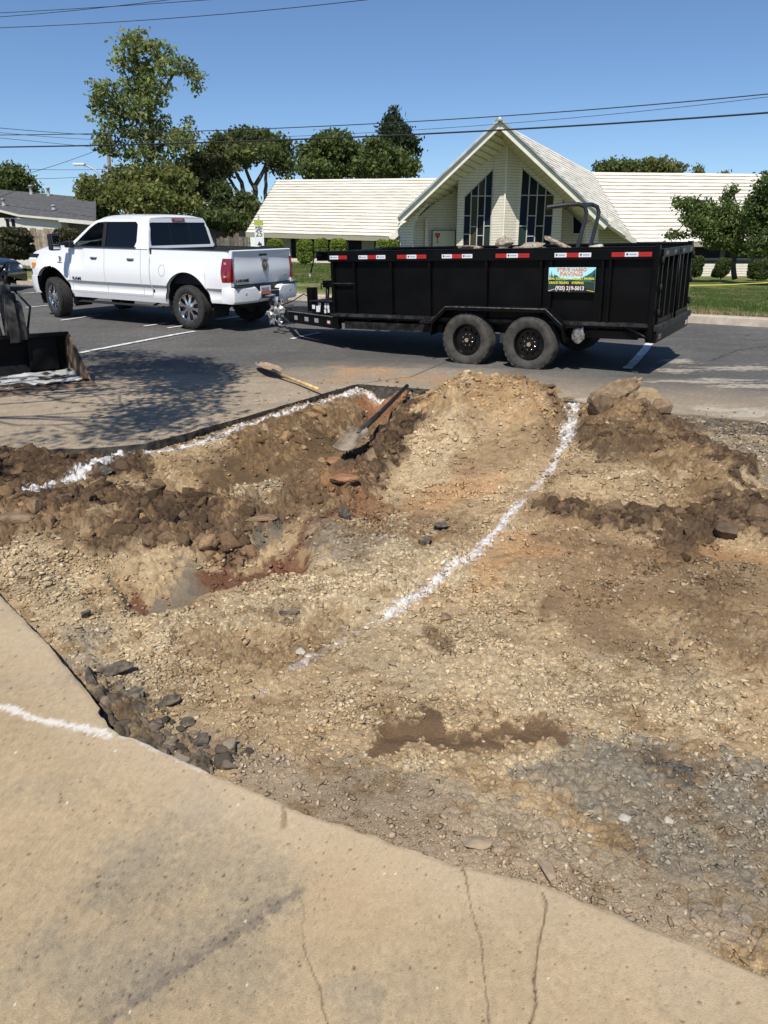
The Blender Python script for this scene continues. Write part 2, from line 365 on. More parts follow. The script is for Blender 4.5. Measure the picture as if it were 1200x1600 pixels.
def base_z(x, y):
    """smooth relief of the dug-out area, without grain; also the part made by heaps alone"""
    wx = x + (fbm(x, y, 1.8, 4, 41) - .5) * .05 * y; wy = y + (fbm(x, y, 1.8, 4, 51) - .5) * .07 * y
    de, _, _, _ = seg_dist(x, y, near_w); nz = sstep(.05, .9, de)
    z = -.035 - .045 * nz - .07 * sstep(1.8, .2, np.hypot(x + 1.4, y - 2.8)) + (fbm(x, y, .9, 3, 61) - .5) * .09 * nz
    heap = np.zeros(x.shape); U, V = bearing_uv(wx, wy)
    for pts, r, h in RELW:
        d, _, _, _ = seg_dist(U, V, pts); t = np.clip(1 - d / r, 0, 1); t = t ** 1.15 if h > .2 else t * t * (3 - 2 * t)
        if h > 0: heap = np.maximum(heap, h * t) + .25 * np.minimum(heap, h * t)
        else: z = z + h * t
    z = z + heap
    flush = sstep(1.5, 2.6, x) * sstep(.9, .2, seg_dist(x, y, far_px_w)[0]); z = z * (1 - flush) + (-.012) * flush
    z = z + heap * .55 * (fbm(x, y, 2.6, 4, 65, .55) - .5)
    return z, heap

def terrain(x, y, grain=True):
    z, heap = base_z(x, y)
    ins = inside(x, y, pit_c)
    col = np.ones(x.shape + (3,)) * np.array(C_TAN); clod = np.full(x.shape, .12); grav = np.full(x.shape, .45); rough = np.full(x.shape, .95)
    n1 = fbm(x, y, 2.2, 5, 71, .6); n2 = fbm(x, y, 9, 5, 81, .65); n4 = fbm(x, y, 24, 4, 85, .65)
    wx = x + (fbm(x, y, 3.1, 4, 91) - .5) * .045 * y; wy = y + (fbm(x, y, 3.1, 4, 95) - .5) * .06 * y; U, V = bearing_uv(wx, wy)
    for k, (pts, w, c, s, cl, gr, ro) in enumerate(FEATW):
        d, _, _, _ = seg_dist(U, V, pts)
        e = d / w + (n2 - .5) * 1.9 + (n1 - .5) * .9 + (n4 - .5) * .9
        if ro == .62: e = e + (n2 - .5) * 1.2 + (fbm(x, y, 16, 4, 87, .6) - .5) * 4.0
        m = sstep(1.3, .6, e) * min(1, s)
        col = col * (1 - m[..., None]) + np.array(c) * m[..., None]
        clod = clod * (1 - m) + cl * m; grav = grav * (1 - m) + gr * m; rough = rough * (1 - m) + ro * m
    fl = sstep(.72, .5, rough); dry = 1 - fl
    big = fbm(x, y, 1.1, 3, 201)
    col = col * (.72 + .56 * n1[..., None]) * (.84 + .32 * big[..., None]) * (.86 + .28 * n4[..., None])
    m = (sstep(.50, .66, n2 * .6 + n4 * .4) * .62 * dry)[..., None]; col = col * (1 - m) + np.array((.20, .125, .062)) * m * (.7 + .6 * n1[..., None])
    m = (sstep(.57, .72, fbm(x, y, 6, 6, 111, .7)) * .75 * dry * (1 - .5 * clod) * sstep(.15, .6, grav))[..., None]; col = col * (1 - m) + np.array(C_LIGHT) * m
    if grain:
        c1, i1, r1 = worley(x, y, 8.5, 5); c2, i2, r2 = worley(x, y, 16, 15); c3, i3, r3 = worley(x, y, 34, 25); c4, i4, r4 = worley(x, y, 66, 35)
        k1, e1 = chunky(x + (n2 - .5) * .10, y + (n1 - .5) * .10, 6.5, 205); k2, e2 = chunky(x, y, 17, 215)
        lump = lambda c, i, lo: np.sqrt(np.clip(1 - (c / (.35 + .4 * i)) ** 2, 0, 1)) * sstep(lo, lo + .25, i)
        L1 = lump(c1, i1, .55); L2 = lump(c2, i2, .4); L3 = lump(c3, i3, .3); L4 = lump(c4, i4, .2)
        cl2 = sstep(.25, .8, clod + (n1 - .5) * .7); rough_ = .20 + .80 * cl2
        rid = 1 - np.abs(2 * fbm(x, y, 5, 6, 121, .62) - 1)
        z = z + dry * cl2 * (.034 * k1 * sstep(.3, .6, n2 + .1) + .010 * L1 + .024 * k2 + .008 * L2 + .005 * L3) + dry * rough_ * (.026 * (rid - .8) + .022 * (n2 - .5) + .016 * (n4 - .5))
        gg = np.clip(grav * (.4 + 1.1 * n1), 0, 1)
        z = z + dry * (gg * (.009 * L3 * (1 - cl2) + .0055 * L4) + .012 * k2 * (.5 + gg) * (1 - cl2) * sstep(.42, .6, n1) + .003 * (fbm(x, y, 70, 3, 131) - .5) * (.4 + gg))
        z = z + fl * .006 * (n4 - .5)
        g_ = (gg * dry)[..., None]
        col = col * (1 + g_ * ((L4 > .05)[..., None] * (r4[..., None] - .45) * .7) + g_ * ((L3 > .05)[..., None] * (r3[..., None] - .45) * .4))
        col = col * (1 + cl2[..., None] * ((L2 > .05)[..., None] * (r2[..., None] - .5) * .5 + (_h(np.floor(k1 * 7), np.floor(k1 * 0), 3)[..., None] - .5) * .25))
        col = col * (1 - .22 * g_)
        crev = (1 - .35 * dry * cl2 * sstep(.12, .0, e2) - .14 * dry * (L4 < .02) * gg)[..., None]; col = col * crev  # shade in crevices between clods and pebbles, painted into the colour
    # chalk lines
    for pts, w, solid in ((LINE1, .018, .95), (LINE2, .030, 1.15), (LINE2b, .034, 1.2), (LINE3, .024, .8)):
        pw = to_w(pts); d, par, _, _ = seg_dist(x + (n1 - .5) * .09, y + (n1 - .5) * .09, pw)
        wv = w * (.45 + 1.25 * fbm(x, y, 3.4, 2, 151)); s = np.full(x.shape, solid)
        if pts is LINE1:
            s = s - sstep(8.3, 9.6, par) * .80; s = s - .75 * sstep(.8, .1, np.abs(par - 3.5)) - .45 * sstep(.4, .05, np.abs(par - 1.0)); wv = wv * (1 + .9 * sstep(2.2, 1.6, par))
        e = d / wv + (fbm(x, y, 45, 5, 161, .85) - .5) * 5.5
        m = sstep(1.35, .6, e) * np.clip(s + (fbm(x, y, 13, 4, 171, .7) - .5) * 1.5, 0, 1) + .4 * sstep(3.2, .5, e) * np.clip(s - .3, 0, 1) * sstep(.5, .6, fbm(x, y, 55, 2, 181))
        m = np.clip(m, 0, .86 if grain else .42)[..., None]; col = col * (1 - m) + np.array(C_WHITE) * m * (.72 + .5 * n4[..., None])
    out = ~ins
    z = np.where(out, np.minimum(z, -.06 + 0 * z) + np.maximum(0, z + .06) * (heap > .02) * sstep(.02, .1, heap), z)
    col = np.clip(col, .01, .85)
    return z, col, rough, clod, grav

def polar(r0, r1, nr, a0, a1, na):
    r = np.geomspace(r0, r1, nr); a = np.radians(np.linspace(a0, a1, na)); R, A = np.meshgrid(r, a, indexing='ij')
    return (R * np.sin(A)), (R * np.cos(A))
def grid_faces(nr, na):
    i = np.arange(nr * na).reshape(nr, na)
    return np.stack([i[:-1, :-1], i[:-1, 1:], i[1:, 1:], i[1:, :-1]], -1).reshape(-1, 4)
def compact(V, F, *arr):
    u, inv = np.unique(F, return_inverse=True); return (V[u], inv.reshape(F.shape)) + tuple(a[u] for a in arr)

m_dirt = vmat("excavated_dirt", rough=.95, spec=.12, bump=.007, bscale=140, var=.35, vscale=160, roughattr=True)
nr, na = 900, 800
X, Y = polar(1.15, 11.5, nr, -40, 42, na)
Z, C, R_, _, _ = terrain(X.ravel(), Y.ravel())
heapV = base_z(X.ravel(), Y.ravel())[1]
d1, _, _, _ = seg_dist(X.ravel(), Y.ravel(), near_edge[::6]); d2, _, _, _ = seg_dist(X.ravel(), Y.ravel(), far_edge[::6])
keep = inside(X.ravel(), Y.ravel(), pit) | (np.minimum(d1, d2) < .12) | (heapV > .05)
F = grid_faces(nr, na); F = F[keep[F].all(1)]
V, F, C, R_ = compact(np.c_[X.ravel(), Y.ravel(), Z], F, C, R_)
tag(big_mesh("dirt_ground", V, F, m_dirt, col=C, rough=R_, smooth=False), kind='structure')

nr, na = 160, 150                                             # the rest of the dig, beyond the right of the view
X, Y = polar(1.0, 11.5, nr, 41.8, 84, na); x, y = X.ravel(), Y.ravel(); Z, C, R_, _, _ = terrain(x, y); F = grid_faces(nr, na); k_ = inside(x, y, pit) | (seg_dist(x, y, near_edge[::6])[0] < .15); F = F[k_[F].all(1)]
V, F, C, R_ = compact(np.c_[x, y, Z], F, C, R_); tag(big_mesh("dirt_ground", V, F, m_dirt, col=C, rough=R_), kind='structure')
# ---- loose stones and clods -----------------------------------------------
def ico():
    bm = bmesh.new(); bmesh.ops.create_icosphere(bm, subdivisions=1, radius=1); bm.verts.index_update()
    V = np.array([v.co[:] for v in bm.verts]); F = np.array([[v.index for v in f.verts] for f in bm.faces]); bm.free(); return V, F
def ico2():
    bm = bmesh.new(); bmesh.ops.create_icosphere(bm, subdivisions=2, radius=1); bm.verts.index_update()
    V = np.array([v.co[:] for v in bm.verts]); F = np.array([[v.index for v in f.verts] for f in bm.faces]); bm.free(); return V, F
def hulls(nv, npt, flat, seed):
    out = []; rg = np.random.default_rng(seed)
    for _ in range(nv):
        bm = bmesh.new(); P = rg.normal(size=(npt, 3)); P /= np.linalg.norm(P, axis=1)[:, None]; P *= rg.uniform(.8, 1.1, (npt, 1)) * np.array((1, .8, flat))
        for p in P: bm.verts.new(p)
        r = bmesh.ops.convex_hull(bm, input=bm.verts); bmesh.ops.delete(bm, geom=[e for e in r['geom_interior'] if isinstance(e, bmesh.types.BMVert)], context='VERTS')
        bmesh.ops.triangulate(bm, faces=bm.faces[:]); bm.verts.index_update(); V = np.array([v.co[:] for v in bm.verts]); F = np.array([[v.index for v in f.verts] for f in bm.faces]); bm.free(); out.append((V, F))
    return out
def scatter_v(name, x, y, z, size, col, bases, m, sink=.3, tilt=.35):
    n = len(x); which = RNG.integers(0, len(bases), n); VV = []; FF = []; CC = []; o = 0
    for k, (V0, F0) in enumerate(bases):
        q = which == k; c = q.sum()
        if not c: continue
        P = V0[None] * np.stack([RNG.uniform(.8, 1.3, c), RNG.uniform(.7, 1.1, c), RNG.uniform(.7, 1.2, c)], 1)[:, None]
        a = RNG.uniform(0, 6.28, c); t = RNG.normal(0, tilt, c); ca, sa, ct, st = np.cos(a), np.sin(a), np.cos(t), np.sin(t)
        Px, Py, Pz = P[..., 0], P[..., 1], P[..., 2]; Py, Pz = Py * ct[:, None] - Pz * st[:, None], Py * st[:, None] + Pz * ct[:, None]; Px, Py = Px * ca[:, None] - Py * sa[:, None], Px * sa[:, None] + Py * ca[:, None]
        P = np.stack([Px, Py, Pz], -1) * size[q][:, None, None] + np.stack([x[q], y[q], z[q] + size[q] * (.5 - sink)], 1)[:, None]
        VV.append(P.reshape(-1, 3)); FF.append((F0[None] + (np.arange(c) * len(V0))[:, None, None]).reshape(-1, 3) + o); CC.append(np.repeat(col[q], len(V0), 0)); o += c * len(V0)
    return big_mesh(name, np.concatenate(VV), np.concatenate(FF), m, col=np.concatenate(CC))
STONES = hulls(10, 10, .6, 1); CLODS = hulls(10, 13, .75, 2)
def scatter(name, x, y, z, size, col, base, m, flat=(.45, .8), jit=.28, sink=.25, smooth=False):
    V0, F0 = base; n = len(x); k = len(V0)
    P = V0[None] * (1 + RNG.uniform(-jit, jit, (n, k, 1)))
    P = P * np.stack([RNG.uniform(.75, 1.25, n), RNG.uniform(.6, 1, n), RNG.uniform(*flat, n)], 1)[:, None]
    a = RNG.uniform(0, 6.28, n); t = RNG.normal(0, .35, n); ca, sa, ct, st = np.cos(a), np.sin(a), np.cos(t), np.sin(t)
    Px = P[..., 0]; Py = P[..., 1]; Pz = P[..., 2]
    Py, Pz = Py * ct[:, None] - Pz * st[:, None], Py * st[:, None] + Pz * ct[:, None]
    Px, Py = Px * ca[:, None] - Py * sa[:, None], Px * sa[:, None] + Py * ca[:, None]
    P = np.stack([Px, Py, Pz], -1) * size[:, None, None]
    P += np.stack([x, y, z + size * (.5 - sink)], 1)[:, None]
    F = (F0[None] + (np.arange(n) * k)[:, None, None]).reshape(-1, 3)
    return big_mesh(name, P.reshape(-1, 3), F, m, col=np.repeat(col, k, 0), smooth=smooth)
m_stone = vmat("loose_stone", rough=.92, spec=.2, bump=.002, bscale=300, var=.15, vscale=200)
# sample with density falling with distance so that size in view stays even
N = 620000
r = np.exp(RNG.uniform(math.log(1.2), math.log(10.5), N)); a = np.radians(RNG.uniform(-38, 40, N)); x = r * np.sin(a); y = r * np.cos(a)
z, c, ro, clod, grav = terrain(x, y, grain=False)
ok = inside(x, y, pit) & (ro > .7) & (RNG.uniform(0, 1, N) < grav * .50 * (.22 + 3.2 * fbm(x, y, 2.5, 4, 301, .6) ** 3 * 1.6))
x, y, z, c, r = x[ok], y[ok], z[ok], c[ok], r[ok]; n = len(x)
size = np.clip(RNG.lognormal(math.log(.0063), .52, n) * (r / 3.0) ** .55, .0025, .007 + .0045 * r)
br = RNG.uniform(.6, 1.35, n)[:, None]; pale = (RNG.uniform(0, 1, n) < .17)[:, None]
cc = np.where(pale, c * .5 + np.array((.50, .43, .32)) * .5, c) * br
tag(scatter_v("gravel", x, y, z, size, np.clip(cc, .02, .75), STONES, m_stone, sink=.05), kind='stuff')
N = 170000
r = np.exp(RNG.uniform(math.log(2.2), math.log(9.8), N)); a = np.radians(RNG.uniform(-38, 40, N)); x = r * np.sin(a); y = r * np.cos(a)
z, c, ro, clod, grav = terrain(x, y, grain=False)
ok = (inside(x, y, pit) | (base_z(x, y)[1] > .08)) & (ro > .7) & (RNG.uniform(0, 1, N) < np.clip(clod - .06, 0, 1) * .9 * (.3 + 1.2 * fbm(x, y, 3, 3, 311))) & (np.minimum(seg_dist(x, y, to_w(LINE2b))[0], seg_dist(x, y, to_w(LINE2))[0]) > .06)
x, y, z, c, clod = x[ok], y[ok], z[ok], c[ok], clod[ok]; n = len(x)
size = np.clip(RNG.lognormal(math.log(.0095), .70, n) * (.5 + .7 * clod), .004, np.minimum(.048, .009 + .0045 * (r[ok] - 1.5)))
m_clodsoil = vmat("clod_soil", rough=.97, spec=.1, bump=.010, bscale=60, var=.35, vscale=60)
tag(scatter_v("dirt_clods", x, y, z, size, np.clip(c * RNG.uniform(.5, 1.5, n)[:, None], .02, .6), CLODS, m_clodsoil, sink=.15, tilt=.8), kind='stuff')
# bigger broken clods along the spoil ridges
N = 30000
r = np.exp(RNG.uniform(math.log(3.6), math.log(9.5), N)); a = np.radians(RNG.uniform(-34, 36, N)); x = r * np.sin(a); y = r * np.cos(a)
z, c, ro, clod, grav = terrain(x, y, grain=False); ok = (inside(x, y, pit) | (base_z(x, y)[1] > .08)) & (RNG.uniform(0, 1, N) < np.clip((clod - .45) * 1.4, 0, 1) * .8 * (fbm(x, y, 2.4, 3, 321) > .40)) & (np.minimum(seg_dist(x, y, to_w(LINE2b))[0], seg_dist(x, y, to_w(LINE2))[0]) > .10)
x, y, z, c = x[ok], y[ok], z[ok], c[ok]; n = len(x)
def rough_hulls(nv, seed):
    out = []; 
    for k, (V0, F0) in enumerate(hulls(nv, 16, .8, seed)):
        bm = bmesh.new(); vs = [bm.verts.new(v) for v in V0]; [bm.faces.new([vs[i] for i in f]) for f in F0]
        for _ in range(2): bmesh.ops.subdivide_edges(bm, edges=bm.edges[:], cuts=1, use_grid_fill=True); bmesh.ops.triangulate(bm, faces=bm.faces[:])
        bm.verts.index_update(); V = np.array([v.co[:] for v in bm.verts]); F = np.array([[v.index for v in f.verts] for f in bm.faces]); bm.free()
        q = V + seed + k * 7.7; dd = (fbm(q[:, 0], q[:, 1], 3, 4, 5, .7) + fbm(q[:, 1], q[:, 2], 3, 4, 6, .7) + fbm(q[:, 2], q[:, 0], 3, 4, 7, .7)) / 3; out.append((V * (.62 + .9 * dd[:, None]), F))
    return out
tag(scatter_v("dirt_clods", x, y, z, np.clip(RNG.lognormal(math.log(.027), .50, n), .012, .085), np.clip(c * RNG.uniform(.5, 1.6, n)[:, None], .02, .6), rough_hulls(9, 5), m_clodsoil, sink=.2, tilt=.9), kind='stuff')
N = 300; q = np.array([P0(*p_) for p_ in ((140, 1045), (175, 1090), (215, 1145), (290, 1180), (330, 1185))]); t_ = RNG.uniform(0, 3.999, N); i_ = t_.astype(int); P_ = q[i_] + (q[i_ + 1] - q[i_]) * (t_ - i_)[:, None] + np.abs(RNG.normal(0, .085, (N, 1))) * np.array((.75, .65)) + RNG.normal(0, .02, (N, 2))
k_ = inside(P_[:, 0], P_[:, 1], pit_c); x, y = P_[k_, 0], P_[k_, 1]; n = len(x); z = terrain(x, y, False)[0]
tag(scatter_v("asphalt_rubble", x, y, z, np.clip(RNG.lognormal(math.log(.011), .55, n), .005, .038), np.array((.135, .108, .08)) * RNG.uniform(.4, 1.8, n)[:, None], rough_hulls(6, 77), m_stone, sink=.1, tilt=.8), kind='stuff')
# crumbs spilled on the pavement round the dig
N = 9000
x = RNG.uniform(-4.2, 5.5, N); y = RNG.uniform(2, 12, N)
dd = np.minimum(seg_dist(x, y, far_edge[::5])[0], 9); ok = ~inside(x, y, pit) & ~inside(x, y, conc) & (base_z(x, y)[1] < .05) & (RNG.uniform(0, 1, N) < np.exp(-dd / .22))
x, y = x[ok], y[ok]; n = len(x)
tag(scatter("soil_crumbs", x, y, np.zeros(n), np.clip(RNG.lognormal(math.log(.008), .6, n), .004, .03), np.array((.26, .18, .11)) * RNG.uniform(.6, 1.4, n)[:, None], ico(), m_stone), kind='stuff')

# ---- concrete slab ----------------------------------------------------------
def snap_region(X, Y, sh, poly, line):
    """quads of the grid inside poly, their outer vertices pulled on to the edge line"""
    x = X.ravel(); y = Y.ravel(); ins = inside(x, y, poly); F = grid_faces(*sh); F = F[ins[F].any(1)]
    used = np.zeros(len(x), bool); used[F.ravel()] = True; o = used & ~ins
    d, _, qx, qy = seg_dist(x[o], y[o], line); far = d > .3
    x = x.copy(); y = y.copy(); x[o] = np.where(far, x[o], qx); y[o] = np.where(far, y[o], qy)
    return x, y, F
def conc_col(x, y):
    tan = np.array((.405, .305, .185)); grey = np.array((.275, .232, .165)); n1 = fbm(x, y, 1.6, 5, 401, .6); n2 = fbm(x, y, 7, 5, 411, .65); n3 = fbm(x, y, 60, 3, 421, .7)
    c = np.ones(x.shape + (3,)) * tan
    for px, py, rx, ry, s in ((300, 1290, 140, 50, .55), (330, 1330, 150, 90, .95), (440, 1370, 60, 60, .8), (90, 1230, 90, 30, .4), (60, 1010, 120, 60, .45), (560, 1560, 60, 40, .9), (250, 1480, 200, 70, .7), (120, 1520, 120, 60, .8), (650, 1540, 60, 60, .5), (1050, 1570, 80, 50, .5), (60, 950, 80, 20, .6), (930, 1540, 50, 30, .3), (490, 1300, 60, 20, .5), (150, 1040, 50, 25, .5)):
        q = P0(px, py); w = P0(px + rx, py)[0] - q[0]; h = P0(px, py - ry)[1] - q[1]
        e = np.hypot((x - q[0]) / w, (y - q[1]) / h) + (n2 - .5) * 2.2 + (n1 - .5) * 1.4 + (n3 - .5) * .8
        m = (sstep(1.5, .2, e) * s * .62)[..., None]; c = c * (1 - m) + grey * m
    c = c * (.78 + .44 * n1[..., None]) * (.84 + .32 * n3[..., None]) * (.92 + .16 * fbm(x * 1.0, y * .25, 90, 3, 425)[..., None])
    m = (sstep(.62, .78, fbm(x, y, 1.1, 4, 431)) * .5)[..., None]; c = c * (1 - m) + np.array((.46, .33, .19)) * m
    dn, _, _, _ = seg_dist(x, y, near_edge[::4]); m = (sstep(.28, .0, dn) * .45 * (.4 + n1))[..., None]; c = c * (1 - m) + np.array((.52, .41, .28)) * m
    n6 = fbm(x, y, 60, 5, 429, .8)
    def streak(pts, w, colr, s, fn=.8, sd=0):
        d, _, _, _ = seg_dist(x + (n2 - .5) * .03, y + (n2 - .5) * .03, to_w(pts)); e = d / w + ((n6 if fn > 2 else n3) - .5) * fn
        return (sstep(1.1, .35, e) * s)[..., None], np.array(colr)
    for pts, w, colr, s, fn in (([(468, 1390), (400, 1440), (280, 1515), (190, 1580), (150, 1610)], .016, (.15, .125, .10), .55, 1.6),
                            ([(430, 1410), (300, 1490), (200, 1560)], .03, (.18, .15, .12), .4, 1.6),
                            ([(0, 1100), (50, 1118), (90, 1130), (150, 1143), (172, 1148)], .020, (.70, .66, .60), .85, 2.9),
                            ([(190, 1150), (240, 1172), (320, 1207)], .008, (.72, .70, .66), .5, 3.0),
                            ([(440, 1262), (445, 1290)], .01, (.28, .19, .11), .8, 1), ([(848, 1392), (851, 1415), (845, 1450), (838, 1485), (834, 1530), (838, 1565), (828, 1605)], .0036, (.12, .085, .055), .8, .35),
                            ([(722, 1352), (727, 1390), (738, 1430), (752, 1480), (757, 1540), (764, 1605)], .0028, (.14, .10, .065), .7, .5),
                            ([(478, 1480), (492, 1520), (505, 1560), (518, 1610)], .003, (.16, .115, .075), .75, .5), ([(465, 1390), (475, 1430), (478, 1480)], .002, (.2, .15, .1), .5, 1.6),
                            ([(600, 1310), (630, 1330), (610, 1360), (560, 1400)], .012, (.50, .37, .22), .5, 2)):
        m, cc = streak(pts, w, colr, s, fn); c = c * (1 - m) + cc * m
    gm = sstep(.36, .20, c[..., 0]); w1, i1, j1 = worley(x, y, 60, 441); pitm = (w1 < .05 + .22 * i1 * i1) & (j1 < .06 + .5 * gm)
    w2, i2, j2 = worley(x, y, 130, 451); pit2 = (w2 < .25) & (j2 < .12 + .4 * gm)
    g5 = fbm(x, y, 200, 3, 427, .8)[..., None]; c = c * (.85 + .30 * g5); c = np.where(pitm[..., None], c * .42, c); c = np.where(pit2[..., None], c * .78, c)
    w3, i3, _ = worley(x, y, 9, 461); c = np.where(((w3 < .022) & (i3 > .75))[..., None], np.array((.7, .66, .58)), c)
    crack = seg_dist(x, y, to_w([(848, 1392), (851, 1415), (845, 1450), (838, 1485), (834, 1530), (838, 1565), (828, 1605)]))[0]
    return np.clip(c, .02, .82), np.where(pitm, -.0025, 0) + np.where(pit2, -.001, 0) - .006 * sstep(.004, .001, crack)
nr, na = 760, 900
X, Y = polar(.45, 9.0, nr, -78, 80, na)
x, y, F = snap_region(X, Y, (nr, na), conc, near_edge)
c, dz = conc_col(x, y); de, _, _, _ = seg_dist(x, y, near_edge[::3])
z = dz + .006 * (fbm(x, y, 2, 3, 471) - .5) - .010 * sstep(.012, 0, de) * fbm(x, y, 12, 3, 481)
V, F, c = compact(np.c_[x, y, z], F, c)
m_conc = vmat("concrete", rough=.9, spec=.2, bump=.0022, bscale=240, var=.22, vscale=420)
slab = tag(big_mesh("concrete_pavement", V, F, m_conc, col=c, smooth=True), kind='structure')
e = np.array(near_edge); n = len(e); zt = -.012 * fbm(e[:, 0], e[:, 1], 12, 3, 481) + .006 * (fbm(e[:, 0], e[:, 1], 2, 3, 471) - .5)
nrm = np.gradient(e, axis=0); nrm = np.c_[-nrm[:, 1], nrm[:, 0]]; nrm /= np.linalg.norm(nrm, axis=1)[:, None] + 1e-9
rows = [np.c_[e, zt]]
for dep in (.03, .07, .16): o = (fbm(e[:, 0] * 3, e[:, 1] * 3 + dep * 40, 6, 4, 491) - .5) * .02 - .004; rows.append(np.c_[e - nrm * o[:, None] * 0 + nrm * o[:, None], np.full(n, -dep)])
V = np.concatenate(rows); i = np.arange(n - 1)
F = np.concatenate([np.stack([k * n + i, k * n + i + 1, (k + 1) * n + i + 1, (k + 1) * n + i], 1) for k in range(3)])
o = big_mesh("concrete_edge", V, F, m_conc, parent=slab, col=np.ones((len(V), 3)) * np.array((.24, .185, .125)))

# ---- asphalt lot --------------------------------------------------------------
CURB = [(9.6, 13.75), (-2.9, 27.0), (-9.0, 33.4), (-20.0, 45.0)]
CURB = [(13.0, 10.6)] + [tuple(on_ground(1200, 512)[:2]), tuple(on_ground(1075, 504)[:2])] + [tuple(on_ground(476, 470)[:2])]
dc = np.array(CURB[3]) - np.array(CURB[2]); dc /= np.linalg.norm(dc)
CURB = [tuple(np.array(CURB[2]) - dc * 14)] + [CURB[2], CURB[3]] + [tuple(np.array(CURB[3]) + dc * 12)]
lot = [(-40, -8), (-40, 60)] + CURB[::-1] + [(30, 6.0), (30, -8)]
def asph_col(x, y):
    n1 = fbm(x, y, .7, 5, 501, .6); n2 = fbm(x, y, 4, 5, 511, .65); n3 = fbm(x, y, 34, 3, 521, .7)
    c = np.ones(x.shape + (3,)) * np.array((.098, .093, .086)) * (.7 + .6 * n1[..., None]) * (.86 + .28 * n3[..., None])
    st = fbm(x * .35, y * 2.2, 1.6, 4, 531)                # long wear streaks
    c = c * (.84 + .32 * st[..., None])
    d = seg_dist(x, y, [p for p in far_edge[::12]])[0]
    dust = sstep(2.7, .15, d + (n1 - .5) * 1.6 + (n2 - .5) * .8) * .95
    dust = np.maximum(dust, sstep(1.35, .6, np.hypot((x + 2.6) / 3.6, (y - 7.9) / 2.6) + (n1 - .5) * .7))
    dust = np.maximum(dust, .85 * sstep(1.2, .3, np.hypot((x - .2) / 2.0, (y - 10.3) / 1.0) + (n2 - .5) * .8))
    m = (dust * .92)[..., None]; c = c * (1 - m) + np.array((.335, .265, .185)) * (.75 + .5 * n2[..., None]) * m
    # pale dried slurry streaks right
    for px, py, rx, ry in ((1100, 593, 90, 5), (1170, 603, 60, 4), (1050, 575, 40, 3), (1150, 570, 60, 4), (1180, 642, 60, 8), (1060, 560, 30, 3), (930, 628, 30, 8), (1120, 640, 30, 5)):
        q = P0(px, py); w = P0(px + rx, py)[0] - q[0]; h = P0(px, py - ry)[1] - q[1]
        e = np.hypot((x - q[0]) / w, (y - q[1]) / h) + (fbm(x * .5, y * 3, 6, 4, 541) - .5) * 2.4
        m = (sstep(1.1, .5, e) * .75)[..., None]; c = c * (1 - m) + np.array((.42, .37, .29)) * m
    for px, py, rx, ry in ((560, 575, 60, 8), (520, 590, 30, 5), (545, 590, 25, 5), (690, 590, 60, 8), (620, 588, 60, 6)):
        q = P0(px, py); w = P0(px + rx, py)[0] - q[0]; h = P0(px, py - ry)[1] - q[1]
        e = np.hypot((x - q[0]) / w, (y - q[1]) / h) + (n2 - .5) * 2
        m = (sstep(1.1, .4, e) * .8)[..., None]; c = c * (1 - m) + np.array((.36, .23, .125)) * m
    # cracks filled with dirt
    for pts, w in (([(340, 523), (300, 528), (240, 537), (190, 545), (150, 552)], .016), ([(700, 560), (640, 585), (600, 592), (560, 596)], .018), ([(1110, 560), (1150, 545), (1200, 540)], .03), ([(1020, 530), (1100, 524), (1200, 530)], .012), ([(930, 568), (1010, 575), (1200, 612)], .01), ([(0, 560), (60, 566), (130, 560), (200, 566)], .012)):
        d = seg_dist(x + (n2 - .5) * .12, y + (n2 - .5) * .3, to_w(pts))[0]; m = (sstep(1.3, .5, d / w + (n3 - .5) * .8) * .7)[..., None]; c = c * (1 - m) + np.array((.035, .033, .03)) * m
    dk = seg_dist(x, y, [p for p in far_edge[::6] if p[0] > 1.6])[0]; m = (sstep(.16, .02, dk + (n2 - .5) * .15) * .8)[..., None]; c = c * (1 - m) + np.array((.06, .055, .045)) * m
    w2, i2, _ = worley(x, y, 55, 551); c = np.where(((w2 < .3) & (i2 > .5))[..., None], c * 1.25, c)
    return np.clip(c, .015, .7)
nr, na = 620, 760
X, Y = polar(2.5, 62, nr, -58, 56, na); lotd = lot
xr, yr = X.ravel(), Y.ravel(); ins = inside(xr, yr, lot) & ~inside(xr, yr, pit) & ~inside(xr, yr, conc)
F = grid_faces(nr, na); F = F[ins[F].any(1)]; used = np.zeros(len(xr), bool); used[F.ravel()] = True
o = used & ~ins; x = xr.copy(); y = yr.copy(); d, _, qx, qy = seg_dist(xr[o], yr[o], far_edge); g = d < .25
xo = xr[o]; yo = yr[o]; x[o] = np.where(g, qx, xo); y[o] = np.where(g, qy, yo)
z = zgv(y) + .010 * (fbm(x, y, .8, 3, 561) - .5)
z = np.where(o & inside(x, y, conc), -.02, z)
V, F, cc = compact(np.c_[x, y, z - .002], F, asph_col(x, y))
m_asph = vmat("asphalt", rough=.9, spec=.3, bump=.004, bscale=120, var=.22, vscale=170)
lot_o = tag(big_mesh("asphalt_lot", V, F, m_asph, col=cc, smooth=True), kind='structure')
e = np.array(far_edge); n = len(e); i = np.arange(n - 1)
rows = [np.c_[e, zgv(e[:, 1]) + .010 * (fbm(e[:, 0], e[:, 1], .8, 3, 561) - .5) - .002]]
for dep in (.02, .045, .07, .10, .3):
    o = (fbm(e[:, 0] * 3, e[:, 1] * 3 + dep * 40, 12, 5, 571, .7) - .5) * .14; rows.append(np.c_[e + o[:, None] * .5, np.full(n, -dep)])
V = np.concatenate(rows); F = np.concatenate([np.stack([k * n + i, k * n + i + 1, (k + 1) * n + i + 1, (k + 1) * n + i], 1) for k in range(5)])
